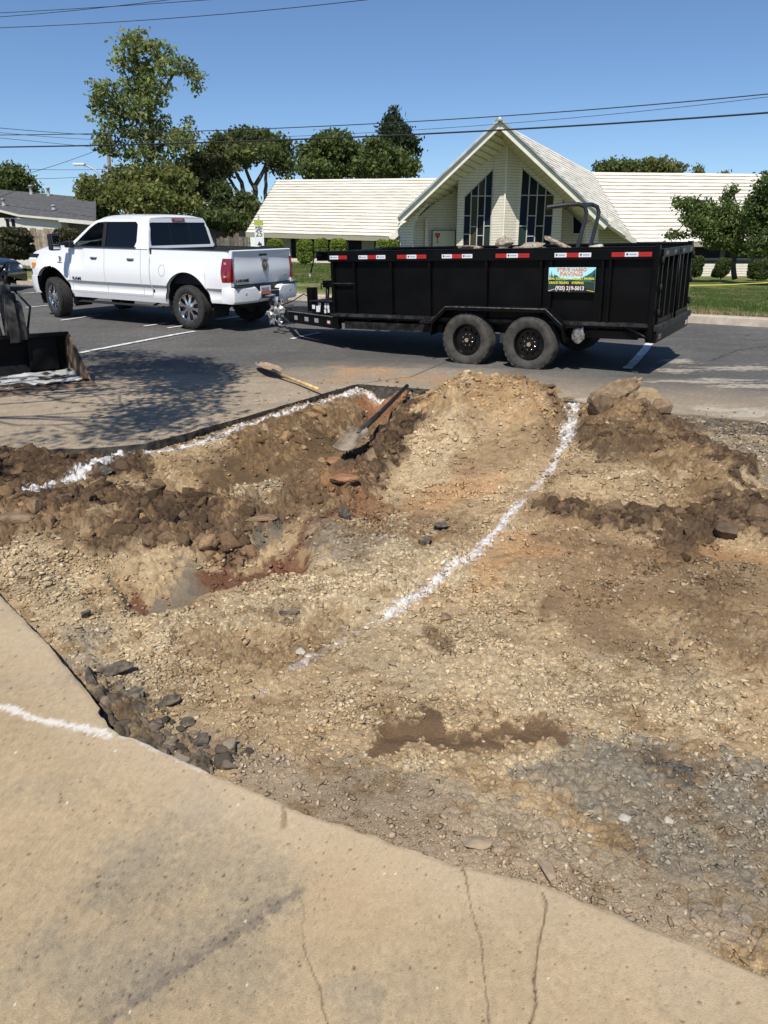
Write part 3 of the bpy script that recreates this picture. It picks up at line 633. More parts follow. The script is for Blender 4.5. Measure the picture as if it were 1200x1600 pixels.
big_mesh("asphalt_edge", V, F, m_asph, parent=lot_o, col=np.array((.055, .048, .04)) * (.4 + 1.6 * fbm(V[:, 0], V[:, 1] + V[:, 2] * 3, 14, 4, 575, .7))[:, None] ** 1.5)
# tape of open ground below everything, and the land beyond
m_soil = mat("soil", (.16, .12, .07), .95, noise=.3, nscale=.5)
g = MB(); g.add([(-1500, -60, -.75), (1500, -60, -.75), (1500, 2500, -.75), (-1500, 2500, -.75)], [(0, 1, 2, 3)]); tag(g.build("ground", m_soil), kind='structure')

# ---- painted stall lines --------------------------------------------------------
m_paint = mat("road_paint", (.62, .62, .60), .7, noise=.35, nscale=14, bump=.003, bscale=90)
def road_line(pa, pb, w, name="stall_line"):
    a = on_ground(*pa); b = on_ground(*pb); d = (b - a)[:2]; L = np.linalg.norm(d); d /= L; nn = np.array([-d[1], d[0]]); N = max(4, int(L / .12)); V = []; F = []
    for k in range(N + 1):
        p = a[:2] + d * L * k / N
        for s in (-1, 1):
            q = p + nn * s * (w / 2 + (fbm(np.array([p[0] * 3]), np.array([p[1] * 3 + s]), 6, 3, 601)[0] - .5) * w * .25); V.append((q[0], q[1], zg(q[1]) + .010))
    F = [(2 * k, 2 * k + 1, 2 * k + 3, 2 * k + 2) for k in range(N)]
    m = MB(); m.add(V, F); return tag(m.build(name, m_paint), kind='structure')
for a, b, w in (((124, 552), (304, 518), .11), ((95, 501), (160, 492), .10), ((40, 481), (112, 474), .10), ((35, 459), (110, 454), .10), ((262, 513), (330, 503), .09), ((455, 530), (500, 520), .10), ((980, 577), (1018, 532), .13), ((225, 510), (262, 505), .09), ((0, 493), (14, 491), .1), ((340, 500), (470, 480), .1)):
    road_line(a, b, w)

# ---- curb and lawn ----------------------------------------------------------------
m_curb = mat("curb_concrete", (.42, .36, .28), .85, noise=.18, nscale=6, bump=.004, bscale=60)
cb = MB(); ca = [np.array(p) for p in CURB]; off = np.array([-dc[1], dc[0]]); off = off if off[1] > 0 else -off
pr = [(-.02, -.05), (0, .14), (.03, .16), (.28, .165), (.30, -.05)]
pa = ca[0]; pb = ca[-1]; L = np.linalg.norm(pb - pa); N = 60; V = []
for k in range(N + 1):
    p = pa + (pb - pa) * k / N
    for o, h in pr: q = p + off * o; V.append((q[0], q[1], zg(p[1]) + h))
cb.add(V, [(k * 5 + j, k * 5 + j + 1, (k + 1) * 5 + j + 1, (k + 1) * 5 + j) for k in range(N) for j in range(4)])
tag(cb.build("curb", m_curb), kind='structure')
def lawn_z(x, y):
    """height of the lawn: level with the curb, easing down to the church"""
    rel = (x - pa[0]) * off[0] + (y - pa[1]) * off[1] - .3
    t = (x - pa[0]) * dc[0] + (y - pa[1]) * dc[1]; yc = pa[1] + dc[1] * t
    zc = .027 * np.maximum(0, np.clip(yc, 0, 40) - 12.5) + .15
    s = sstep(0, 24, rel)
    g_ = sstep(-.14, .26, x / np.maximum(y, 1)); s2 = sstep(0, 13, rel) * (1 - g_) + s * g_
    return zc * (1 - s2) + (.72 * (1 - g_) - .12 * g_) * s2 + .05 * (fbm(x, y, .25, 3, 701) - .5) * sstep(0, 2, rel), rel
nr, na = 200, 300
rel = np.linspace(0, 1, nr) ** 1.6 * 48; tt = np.linspace(-6, 60, na) 
A, B = np.meshgrid(rel, tt, indexing='ij'); X = pa[0] + dc[0] * B + off[0] * (A + .3); Y = pa[1] + dc[1] * B + off[1] * (A + .3)
Z, _ = lawn_z(X, Y); x, y = X.ravel(), Y.ravel()
n1 = fbm(x, y, .8, 5, 711, .6); n2 = fbm(x, y, 5, 4, 721, .7)
green = np.array((.085, .125, .028)); dry = np.array((.30, .25, .12))
dm = np.clip(sstep(.40, .68, n1 * .6 + n2 * .4) * .7 + sstep(1.5, .1, A.ravel() + (n1 - .5) * 2) * .75, 0, 1)[:, None]
c = (green * (1 - dm) + dry * dm) * (.7 + .6 * n2[:, None])
m_lawn = vmat("lawn_grass", rough=.95, spec=.1, bump=.03, bscale=30, var=.35, vscale=26)
tag(big_mesh("lawn", np.c_[x, y, Z.ravel()], grid_faces(nr, na), m_lawn, col=c, smooth=True), kind='structure')
# grass blades on the parts of the lawn that show
def blades(n, xf, seed):
    rg = np.random.default_rng(seed); x, y = xf(rg, n); z, rel = lawn_z(x, y); k = rel > .02; x, y, z, rel = x[k], y[k], z[k], rel[k]; n = len(x)
    a = rg.uniform(0, 6.28, n); h = rg.uniform(.03, .07, n) * (1 + .5 * fbm(x, y, 2, 2, 5)); w = rg.uniform(.008, .02, n)
    lx = rg.normal(0, .03, n); ly = rg.normal(0, .03, n)
    P = np.stack([np.c_[x - np.cos(a) * w, y - np.sin(a) * w, z - .005], np.c_[x + np.cos(a) * w, y + np.sin(a) * w, z - .005], np.c_[x + lx, y + ly, z + h]], 1).reshape(-1, 3)
    q = fbm(x, y, .8, 5, 711, .6) * .6 + fbm(x, y, 5, 4, 721, .7) * .4
    d = np.clip(sstep(.40, .68, q) * .7 + sstep(1.5, .1, rel) * .75, 0, 1)[:, None]
    c = (np.array((.10, .155, .035)) * (1 - d) + np.array((.36, .30, .15)) * d) * rg.uniform(.6, 1.4, n)[:, None]
    return P, c
def reg(px0, px1, d0, d1):
    def f(rg, n):
        yy = np.exp(rg.uniform(math.log(d0), math.log(d1), n)); xx = (rg.uniform(px0, px1, n) - 600) / FPX * yy; return xx, yy
    return f
A_, ca_ = blades(90000, reg(1060, 1290, 14, 34), 1); B_, cb_ = blades(30000, reg(400, 520, 26, 48), 2)
V = np.concatenate([A_, B_]); c = np.repeat(np.concatenate([ca_, cb_]), 3, 0)
tag(big_mesh("grass_blades", V, np.arange(len(V)).reshape(-1, 3), vmat("grass_blade", rough=.7, spec=.2, bump=0, var=.05, trans=.35), col=c), kind='stuff')
# ================================================================= VEHICLES
m_white = mat("white_paint", (.80, .80, .80), .28, spec=.5, coat=.6)
m_black = mat("black_plastic", (.012, .012, .013), .55, noise=.2, nscale=30)
m_under = mat("underbody_black", (.01, .01, .01), .9)
m_glass = mat("tinted_glass", (.004, .005, .007), .04, spec=.35)
m_chrome = mat("chrome", (.78, .78, .80), .12, metal=1.0)
m_rubber = mat("tyre_rubber", (.028, .026, .024), .82, noise=.35, nscale=14, bump=.002, bscale=60)
m_red = mat("red_lens", (.20, .004, .006), .12, spec=.6, coat=1)
m_clear = mat("clear_lens", (.75, .75, .72), .15, spec=.6)
m_amber = mat("amber_lens", (.7, .25, .03), .2)

def pose_root(o, x, y, z, yaw, pit=0, rol=0):
    F = Vector((math.cos(yaw) * math.cos(pit), math.sin(yaw) * math.cos(pit), math.sin(pit))); L = Vector((-math.sin(yaw), math.cos(yaw), 0)); U = F.cross(L)
    L2 = L * math.cos(rol) + U * math.sin(rol); U2 = F.cross(L2)
    M = Matrix((F, L2, U2)).transposed(); o.rotation_euler = M.to_euler(); o.location = (x, y, z)

def wheel(parent, c, R, W, rr, side, style, steer=0.0):
    """a wheel standing in the vehicle's frame; side=+1 shows its face towards +y"""
    T = Matrix.Translation(Vector(c)) @ Matrix.Rotation(steer, 4, 'Z') @ Matrix.Scale(side, 4, (0, 1, 0))
    h = W / 2; t = MB()
    prof = [(rr, -h * .80), (rr + .02, -h * .92), (rr + (R - rr) * .5, -h * 1.06), (R - .035, -h * .97), (R - .008, -h * .80)]
    for k in range(5):
        a = -h * .78 + k * h * .34; prof += [(R, a), (R, a + h * .20), (R - .012, a + h * .22), (R - .012, a + h * .32)]
    prof += [(R, h * .92 - .01), (R - .008, h * .82), (R - .035, h * .97), (rr + (R - rr) * .5, h * 1.06), (rr + .02, h * .92), (rr, h * .80)]
    prof = prof[:-6] + [(R - .002, h * .80)] + prof[-5:]
    t.lathe(prof, 56, close=True)
    for k in range(56):                                        # shoulder blocks
        if k % 2: continue
        a = 2 * math.pi * k / 56
        for sgn in (-1, 1):
            M = Matrix.Rotation(-a, 4, 'Y') @ Matrix.Translation(Vector((R - .012, sgn * h * .84, 0)))
            t.box((-.02, -.016, -.016), (.006, .012, .016), 0, M)
    ty = t.build("wheel", m_rubber if style == "alloy" else mat("dusty_rubber", (.055, .05, .043), .9, noise=.4, nscale=9, bump=.002, bscale=60), parent, T, smooth_angle=40)          # the tyre carries rim and hub as sub-parts
    r = MB()
    if style == 'alloy':
        r.lathe([(rr, -h * .8), (rr - .012, -h * .5), (rr - .02, h * .3), (rr - .004, h * .78), (rr + .006, h * .84), (rr + .012, h * .80), (rr + .004, -h * .8)], 48, close=True)
        for k in range(8):
            a = 2 * math.pi * k / 8 + .2; M = Matrix.Rotation(-a, 4, 'Y')
            poly = [(.05, -.028), (rr * .62, -.022), (rr - .012, -.052), (rr - .012, .052), (rr * .62, .022), (.05, .028)]
            r.prism(poly, lambda p, q, d: M @ Vector((p, d - .035 * (p / rr) ** 2 * 0 + (.018 if p < .1 else 0), q)), h * .40, h * .66)
        r.lathe([(.0, h * .72), (.062, h * .72), (.085, h * .66), (.095, h * .45), (.0, h * .40)], 24)
        ro = r.build("rim", m_chrome, ty, smooth_angle=35)
        d = MB(); d.lathe([(rr - .015, h * .05), (.0, h * .05), (.0, h * .0), (rr - .015, 0)], 32); d.lathe([(.15, h * .3), (.0, h * .3), (.0, h * .1), (.15, h * .1)], 24); d.build("brake_disc", mat("brake_steel", (.06, .06, .06), .5, metal=.6), ty)
        c_ = MB(); c_.lathe([(.0, h * .92), (.045, h * .90), (.052, h * .72), (0, h * .7)], 20)
        for k in range(8):
            a = 2 * math.pi * k / 8; c_.lathe([(0, h * .80), (.010, h * .80), (.012, h * .70), (0, h * .70)], 6, c=(.072 * math.cos(a), 0, .072 * math.sin(a)))
        c_.build("hub_cap", m_chrome, ty, smooth_angle=40)
    else:
        r.lathe([(rr, -h * .8), (rr - .02, -h * .4), (rr - .028, h * .3), (rr - .006, h * .70), (rr + .010, h * .84), (rr + .014, h * .78), (rr + .004, -h * .8)], 48, close=True)
        hole = [[(.150 * math.cos(a) + .017 * math.cos(b), .150 * math.sin(a) + .017 * math.sin(b)) for b in [i * math.pi / 4 for i in range(8)]] for a in [2 * math.pi * k / 10 for k in range(10)]]
        disc = [((rr - .022) * math.cos(2 * math.pi * k / 40), (rr - .022) * math.sin(2 * math.pi * k / 40)) for k in range(40)]
        r.prism(disc, lambda p, q, d: Vector((p, d + .05 * max(0, 1 - ((math.hypot(p, q) - .12) / .03) ** 2) * 0, q)), h * .10, h * .16, holes=hole)
        r.lathe([(.125, h * .14), (.115, h * .36), (.07, h * .36), (.0, h * .34), (0, h * .14)], 32)
        ro = r.build("rim", mat("black_steel", (.005, .005, .005), .3, spec=.35), ty, smooth_angle=35)
        c_ = MB(); c_.lathe([(.0, h * .78), (.030, h * .78), (.034, h * .70), (.034, h * .34), (0, h * .34)], 20)
        c_.build("hub_cap", m_chrome, ty, smooth_angle=40)
        n_ = MB()
        for k in range(8):
            a = 2 * math.pi * (k + .5) / 8; n_.lathe([(0, h * .50), (.009, h * .50), (.011, h * .36), (0, h * .36)], 6, c=(.083 * math.cos(a), 0, .083 * math.sin(a)))
        n_.build("wheel_nuts", m_chrome, ty)
    return ty

# ---------------------------------------------------------------- pickup truck
def pickup():
    t = empty("pickup_truck", (0, 0, 0), "white four-door pickup truck with chrome wheels and black mirrors, hitched to the black trailer", "pickup truck")
    def Vw(u, z):                                              # half width of the body at height z
        w = .965 + .022 * math.exp(-((z - .95) / .22) ** 2) - .050 * max(0, z - 1.1) / .38 * 1.0
        if z < .80: w -= .024 * min(1, (.80 - z) / .03) + .022 * math.sin(math.pi * min(1, max(0, (.77 - z) / .17))) + .25 * max(0, (.60 - z))
        for uc in (-.06, 3.96):                                # flares round the arches
            d = math.hypot(u - uc, z - .46); w += .030 * math.exp(-max(0, d - .60) / .09) if d > .55 else 0
        if u > 4.0: w -= .10 * ((u - 4.0) / .8) ** 2
        if u > 2.9 and z > 1.05: w -= .02
        return w
    def lower(u, arch, base):
        if arch is None: return base
        uc, R = arch; d = abs(u - uc); return max(base, .46 + math.sqrt(max(0, R * R - d * d))) if d < R else base
    def side_panel(name, u0, u1, top, base, s, arch=None, parent=t, nz=14, pmat=m_white):
        us = list(np.linspace(u0, u1, max(6, int((u1 - u0) / .07))))
        if arch:
            us += [arch[0] + arch[1] * math.cos(a) for a in np.linspace(0, math.pi, 34)]; us += [arch[0] - arch[1] - .002, arch[0] + arch[1] + .002]
            us = sorted(u for u in us if u0 <= u <= u1)
        m = MB(); V = []; F = []
        for u in us:
            zt = top(u) if callable(top) else top; zb = lower(u, arch, base(u) if callable(base) else base)
            for k in range(nz + 1):
                # rows bunch at the crease line
                z = zb + (zt - zb) * k / nz
                if nz == 14 and zb < .74: z = zb + (.77 - zb) * k / 5 if k <= 5 else .80 + (zt - .80) * (k - 6) / 8
                V.append((u, s * Vw(u, z), z))
            V.append((u, s * (Vw(u, zb) - .07), zb + .004)); V.append((u, s * (Vw(u, zt) - .03), zt + .012))
        n = nz + 3; N = len(us)
        for i in range(N - 1):
            for k in range(nz): F.append((i * n + k, i * n + k + 1, (i + 1) * n + k + 1, (i + 1) * n + k))
            F.append((i * n, (i + 1) * n, (i + 1) * n + nz + 1, i * n + nz + 1)); F.append((i * n + nz, i * n + nz + 2, (i + 1) * n + nz + 2, (i + 1) * n + nz))
        m.add(V, F)
        for i, sg in ((0, 1), (N - 1, -1)):                   # edges turned inwards at the shut lines
            col = [V[i * n + k] for k in range(nz + 1)]; inn = [(p[0], p[1] - s * .05, p[2]) for p in col]
            m.add(col + inn, [(k, k + 1, k + 2 + nz, k + 1 + nz) for k in range(nz)])
        return m.build(name, pmat, parent, smooth_angle=28)
    RA = (-.06, .60); FA = (3.96, .595)
    hood = lambda u: 1.43 - .055 * max(0, (u - 3.3)) / 1.3 - .10 * max(0, (u - 4.3) / .45) ** 2
    for s in (1, -1):
        side_panel("bed_side", -1.00, .905, 1.475, .53, s, RA)
        cs = MB()
        bdoor = side_panel("rear_door", 1.175, 2.232, 1.455, .56, s); fdoor = side_panel("front_door", 2.244, 3.33, 1.455, .56, s)
        side_panel("cab_corner", .925, 1.163, 1.47, .56, s)
        side_panel("rocker_panel", .53, 3.38, .553, .455, s, nz=3)
        side_panel("front_fender", 3.342, 4.70, hood, lambda u: .56 if u < 3.6 else .86, s, FA)
        for dr, u in ((fdoor, 2.56), (bdoor, 1.46)):           # handles in shallow cups
            h = MB(); h.box((u - .10, s * (Vw(u, 1.26) - .01), 1.235), (u + .10, s * (Vw(u, 1.26) + .006), 1.285), 0, bev=.012); h.box((u - .085, s * (Vw(u, 1.26) + .012), 1.257), (u + .075, s * (Vw(u, 1.26) + .034), 1.282), 1, bev=.008)
            h.build("door_handle", [m_black, m_chrome], dr)
        # inner arches
        for uc, R in (RA, FA):
            ia = MB()
            V = []; F = []
            for k in range(25):
                a = math.pi * (-.12 + 1.24 * k / 24)
                for v in (.90, .45): V.append((uc + (R - .01) * math.cos(a), s * v, .46 + (R - .01) * math.sin(a)))
            ia.add(V, [(2 * k, 2 * k + 2, 2 * k + 3, 2 * k + 1) for k in range(24)])
            ia.add([(uc + (R) * math.cos(math.pi * k / 12), s * .44, .46 + R * math.sin(math.pi * k / 12)) for k in range(13)], [tuple(range(13))])
            ia.build("wheel_arch_liner", m_under, t)
        # black lip round the arch
        for uc, R in (RA, FA):
            pts = []
            for k in range(29):
                a = math.pi * (.02 + .96 * k / 28); u_ = uc + (R + .004) * math.cos(a); z_ = .46 + (R + .004) * math.sin(a); pts.append((u_, s * (Vw(u_, z_) - .002), z_))
            MB().tube(pts, .009, 6).build("arch_trim", m_black, t)
        # step bar under the doors
        st = MB(); st.box((.75, s * .80, .36), (3.15, s * 1.0, .385), 0, bev=.01); st.tube([(.72, s * .90, .372), (3.18, s * .90, .372)], .022, 8)
        for u in (1.0, 1.95, 2.9): st.beam((u, s * .6, .46), (u, s * .9, .385), .03)
        st.build("side_step", m_black, t)
        ch = MB(); ch.box((.62, s * (Vw(2, .57)), .575), (3.30, s * (Vw(2, .57) + .006), .60)); 
        # mud flap
        MB().box((3.34, s * .76, .30), (3.352, s * .97, .52)).build("mud_flap", m_black, t)
        # bed rail cap
        rc = MB(); rc.box((-1.13, s * .875, 1.478), (.90, s * .935, 1.492), 0, bev=.005); rc.build("rail_cap", m_black, t)
    # fuel cap, left side
    fz = MB(); k0 = []; 
    pts = [(.57 + .085 * math.cos(a), Vw(.57, 1.08 + .105 * math.sin(a)) + .001, 1.08 + .105 * math.sin(a)) for a in np.linspace(0, 2 * math.pi, 29)]
    fz.tube(pts, .004, 5); fz.build("fuel_door", mat("shadow_gap", (.25, .25, .25), .8), t)
    # bed box
    b = MB(); b.box((-1.12, -.86, .84), (.88, .86, .86)); b.box((.86, -.93, .60), (.905, .93, 1.475)); 
    for s in (1, -1): b.box((-1.12, s * .84, .86), (.88, s * .87, 1.46))
    b.build("truck_bed", mat("bed_liner", (.02, .02, .02), .8), t)
    u_ = MB(); u_.box((-1.0, -.45, .42), (4.4, .45, .62)); u_.box((.9, -.88, .47), (3.3, .88, .80)); u_.box((3.3, -.6, .55), (4.5, .6, 1.25)); u_.tube([(-.06, -.75, .42), (-.06, .75, .42)], .055); u_.tube([(3.9, -.7, .42), (3.9, .7, .42)], .05); u_.lathe([(0, -.14), (.13, -.12), (.15, 0), (.13, .12), (0, .14)], 16, c=(-.06, 0, .42)); u_.tube([(-1.15, -.55, .45), (.5, -.5, .42), (2.5, -.45, .42)], .04)
    u_.lathe([(0, -.12), (.30, -.12), (.34, -.1), (.34, .1), (.30, .12), (0, .12)], 28, axis='z', c=(-.72, 0, .56))
    u_.build("chassis", m_under, t)
    # tailgate: a shell with a lip, a hollow and a bulge
    prof = [(.865, -1.150), (.90, -1.158), (.96, -1.166), (1.04, -1.176), (1.12, -1.178), (1.20, -1.168), (1.30, -1.160), (1.38, -1.164), (1.44, -1.182), (1.468, -1.190), (1.482, -1.178), (1.484, -1.120), (1.46, -1.105), (.865, -1.10)]
    tg = MB(); V = []; n = len(prof); ys = np.linspace(-.845, .845, 15)
    for y_ in ys:
        e = (abs(y_) / .845) ** 4
        for z_, u in prof: V.append((u + (.020 * e if u < -1.13 else 0) - .006 * (1 - (y_ / .845) ** 2) * (1 if u < -1.13 else 0), y_, z_))
    tg.add(V, [(i * n + k, i * n + (k + 1) % n, (i + 1) * n + (k + 1) % n, (i + 1) * n + k) for i in range(14) for k in range(n)])
    tg.add(V[:n], [tuple(range(n))]); tg.add(V[-n:], [tuple(range(n))])
    gate = tg.build("tailgate", m_white, t, smooth_angle=40)
    hd = MB(); hd.box((-1.190, -.11, 1.365), (-1.165, .11, 1.405), 0, bev=.01); hd.build("tailgate_handle", m_black, gate)
    # emblem: chrome shield with a dark face and a pale horned head
    def gface(y_, z_, d=0): return Vector((-1.180 - d, y_, z_))
    sh = [(0, -.15), (.06, -.10), (.09, -.01), (.085, .08), (.05, .115), (0, .125), (-.05, .115), (-.085, .08), (-.09, -.01), (-.06, -.10)]
    em = MB(); em.prism(sh, lambda a, b_, d: gface(-a + -.02, b_ + 1.205, d), 0, .018); em.prism([(p * .80, q * .82) for p, q in sh], lambda a, b_, d: gface(-a - .02, b_ + 1.205, d), .018, .021, mi=1)
    for sg in (1, -1):
        horn = [(sg * .012, .045), (sg * .035, .05), (sg * .05, .02), (sg * .04, -.015), (sg * .024, -.02), (sg * .032, .005), (sg * .026, .022), (sg * .010, .02)]
        em.prism(horn, lambda a, b_, d: gface(-a - .02, b_ + 1.205, d), .021, .026)
    em.prism([(-.016, .04), (.016, .04), (.012, -.03), (0, -.06), (-.012, -.03)], lambda a, b_, d: gface(-a - .02, b_ + 1.205, d), .021, .027)
    em.build("emblem", [m_chrome, mat("emblem_grey", (.12, .12, .13), .3, metal=.6)], gate)
    m_badge = mat("badge_dark", (.04, .04, .045), .35, metal=.6)
    text_obj("badge", "LARAMIE", .074, m_badge, gate, frame_m((-1.176, .62, .935), (0, -1, 0), (0, 0, 1)), .004, 1.25, bold=.0015)
    text_obj("badge", "4X4", .05, mat("badge_grey", (.35, .35, .36), .3, metal=.5), gate, frame_m((-1.183, -.66, .99), (0, -1, 0), (0, 0, 1)), .004, 1.4)
    text_obj("badge", "RAM", .085, m_badge, t, frame_m((3.13, Vw(3.13, .85) + .004, .84), (-1, 0, 0), (0, 0, 1)), .004, 1.6, bold=.002)
    # engine badge on the fender: an open ring over a short bar
    bd = MB(); bd.tube([(3.66 + .042 * math.cos(a), Vw(3.66, 1.2) + .004, 1.215 + .048 * math.sin(a)) for a in np.linspace(.9, 5.4, 12)], .010, 6); bd.tube([(3.665, Vw(3.66, 1.2) + .004, 1.24), (3.665, Vw(3.66, 1.2) + .004, 1.17)], .010, 6); bd.box((3.59, Vw(3.66, 1.15), 1.135), (3.74, Vw(3.66, 1.15) + .008, 1.152)); bd.build("badge", m_badge, t)
    # tail lamps
    for s in (1, -1):
        l = MB(); pts = [(-1.075, .92), (-.985, .93), (-.955, 1.10), (-.965, 1.30), (-1.0, 1.33), (-1.10, 1.33), (-1.125, 1.1)]
        V = []; zs = np.linspace(.925, 1.335, 9)
        for z_ in zs:
            w = Vw(-1, z_) + .006; uo = -.985 + .03 * math.sin((z_ - .92) / .41 * math.pi) * 1 - .012
            for u, v in ((uo, w), (uo - .06, w), (-1.115, w - .012), (-1.165, w - .06), (-1.172, .865), (-1.10, .85), (uo, .86)): V.append((u, s * v, z_))
        n = 7; l.add(V, [(i * n + k, i * n + (k + 1) % n, (i + 1) * n + (k + 1) % n, (i + 1) * n + k) for i in range(8) for k in range(n)]); l.add(V[:n], [tuple(range(n))]); l.add(V[-n:], [tuple(range(n))])
        lo = l.build("tail_light", m_red, t, smooth_angle=50)
        for z0, z1 in ((1.235, 1.275), (1.005, 1.04)):
            q = MB(); q.box((-1.10, s * (Vw(-1, 1.1) - .02), z0), (-1.04, s * (Vw(-1, z0) + .008), z1), 0, bev=.004); q.build("lamp_lens", mat("pink_lens", (.62, .28, .26), .15), lo)
        MB().add([(-1.0, s * Vw(-1, .6), .53), (-1.0, s * Vw(-1, .85), .92), (-1.14, s * .85, .92), (-1.10, s * .80, .6)], [(0, 1, 2, 3)]).build("quarter_infill", m_white, t)
    # white corner posts between lamp and gate and above the lamp
    for s in (1, -1):
        q = MB(); V = []
        for z_ in (.80, .92, .924, 1.336, 1.34, 1.42, 1.478):
            w = Vw(-1, z_); inn = .0 if (z_ <= .92 or z_ >= 1.34) else .03
            V += [(-1.0, s * (w - inn), z_), (-1.10, s * (w - .006 - inn), z_), (-1.158 + inn, s * (w - .05 - inn), z_), (-1.165 + inn, s * .853, z_), (-1.05, s * .853, z_)]
        q.add(V, [(i * 5 + k, i * 5 + k + 1, (i + 1) * 5 + k + 1, (i + 1) * 5 + k) for i in range(6) for k in range(4)]); q.add(V[-5:], [(0, 1, 2, 3, 4)]); q.build("bed_corner", m_white, t, smooth_angle=30)
    # rear bumper: two deep ends, a lower middle with the plate
    bp = MB(); sec = lambda zt, zb, uo: [(-1.10, zt - .02), (uo + .03, zt), (uo, zt - .03), (uo - .006, (zt + zb) / 2), (uo + .004, zb + .04), (uo + .04, zb), (-1.10, zb + .02)]
    st = [(-1.0, .80, .55, -1.02, 1.0), (-.985, .825, .535, -1.16, 1), (-.94, .83, .53, -1.235, 1), (-.80, .832, .53, -1.275, 1), (-.42, .828, .53, -1.30, 1), (-.36, .80, .53, -1.305, 1), (-.30, .735, .535, -1.31, 1), (0, .73, .54, -1.315, 1), (.30, .735, .535, -1.31, 1), (.36, .80, .53, -1.305, 1), (.42, .828, .53, -1.30, 1), (.80, .832, .53, -1.275, 1), (.94, .83, .53, -1.235, 1), (.985, .825, .535, -1.16, 1), (1.0, .80, .55, -1.02, 1)]
    V = []
    for y_, zt, zb, uo, _ in st:
        for u, z_ in sec(zt, zb, uo): V.append((max(u, uo) if abs(y_) < .99 else max(-1.10, u), y_, z_))
    V2 = []
    for (y_, zt, zb, uo, _) in st:
        for j, (u, z_) in enumerate(sec(zt, zb, uo)): V2.append((u if abs(y_) < .96 else (u if j not in (0, 6) else -.98), y_, z_))
    n = 7; bp.add(V2, [(i * n + k, i * n + k + 1, (i + 1) * n + k + 1, (i + 1) * n + k) for i in range(len(st) - 1) for k in range(n - 1)]); bp.add(V2[:n], [tuple(range(n))]); bp.add(V2[-n:], [tuple(range(n))])
    bump = bp.build("rear_bumper", m_white, t, smooth_angle=35)
    MB().box((-1.285, -.93, .829), (-1.13, -.44, .845), 0, bev=.006).box((-1.285, .44, .829), (-1.13, .93, .845), 0, bev=.006).box((-1.29, -.40, .742), (-1.12, .40, .758)).box((-1.16, -.84, .77), (-1.11, .84, .86)).build("step_pad", m_black, bump)
    rec = MB(); rec.box((-1.318, -.27, .60), (-1.312, .27, .728)); rec.box((-1.322, -.14, .54), (-1.25, .02, .60)); rec.build("plate_recess", m_black, bump)
    pl = MB(); pl.box((-1.326, -.01, .672), (-1.319, .295, .828), 0, bev=.002); pl.prism([(0, .678), (.29, .678), (.29, .72), (.22, .745), (.17, .735), (.12, .765), (.06, .735), (0, .73)], lambda a, b_, d: Vector((-1.327 - d, a, b_)), 0, .0015, mi=1)
    for k in range(7): pl.box((-1.3285, .05 + k * .030 + (.012 if k > 2 else 0), .745), (-1.327, .068 + k * .030 + (.012 if k > 2 else 0), .795), 2)
    pl.build("licence_plate", [mat("plate_white", (.72, .72, .74), .5), mat("plate_orange", (.60, .16, .05), .5), mat("plate_blue", (.12, .16, .42), .5)], bump)
    for s in (-1, 1): MB().lathe([(0, -1.292), (.028, -1.290), (.030, -1.27), (0, -1.27)], 14, axis='x', c=(0, s * .66, .70)).build("sensor", mat("sensor_grey", (.3, .3, .3), .4), bump)
    MB().box((-1.36, -.035, .45), (-1.05, .035, .52)).box((-1.1, -.6, .48), (-1.02, .6, .56)).build("hitch_receiver", m_black, t)
    MB().box((-1.62, -.03, .44), (-1.30, .03, .49), 0, bev=.008).box((-1.47, -.04, .30), (-1.40, .04, .62), 0, bev=.008).lathe([(0, .60), (.02, .60), (.033, .57), (.03, .54), (.014, .52), (.03, .49), (.03, .47), (0, .47)], 16, axis='z', c=(-1.58, 0, 0)).build("ball_mount", m_chrome, t, smooth_angle=40)
    # front bumper, grille, headlamps, hood
    fb = MB(); V = []
    for y_, uo in ((-.99, 4.45), (-.97, 4.66), (-.90, 4.78), (-.6, 4.87), (0, 4.90), (.6, 4.87), (.90, 4.78), (.97, 4.66), (.99, 4.45)):
        for du, z_ in ((-.10, .86), (0, .85), (.01, .70), (-.01, .55), (-.08, .49)): V.append((uo + du, y_, z_))
    fb.add(V, [(i * 5 + k, i * 5 + k + 1, (i + 1) * 5 + k + 1, (i + 1) * 5 + k) for i in range(8) for k in range(4)]); fb.build("front_bumper", m_white, t, smooth_angle=40)
    MB().box((4.40, -.90, .80), (4.74, .90, 1.30)).box((4.3, -.8, .40), (4.70, .8, .56)).build("grille", m_black, t)
    for s in (1, -1): MB().box((4.50, s * .70, .98), (4.755, s * .925, 1.22), 0, bev=.03).box((4.52, s * .915, 1.0), (4.66, s * .94, 1.12), 1, bev=.01).build("headlight", [m_clear, m_amber], t)
    hm = MB(); V = []; us = np.linspace(3.22, 4.76, 16); vs = np.linspace(-1, 1, 17)
    for u in us:
        for q in vs:
            w = (Vw(u, hood(u)) - .028); zz = hood(u) + .012 + .115 * (1 - abs(q) ** 3) * (1 - .6 * max(0, (u - 4.2) / .56) ** 2) + (.025 if abs(q) < .55 else 0)
            if u > 4.70: zz -= .05
            V.append((u, q * w, zz))
    hm.add(V, [(i * 17 + k, i * 17 + k + 1, (i + 1) * 17 + k + 1, (i + 1) * 17 + k) for i in range(15) for k in range(16)]); hm.build("hood", m_white, t, smooth_angle=45)
    MB().box((3.55, .30, 1.545), (3.95, .46, 1.575), 0, bev=.01).build("hood_vent", m_black, t)
    # cab above the belt line
    ZB, ZT = 1.465, 2.00
    def side_v(z_): return .93 - (z_ - ZB) * .27 - .10 * max(0, z_ - 1.85)
    def sidept(s): return lambda u, z_, d: Vector((u, s * (side_v(z_) - d), z_))
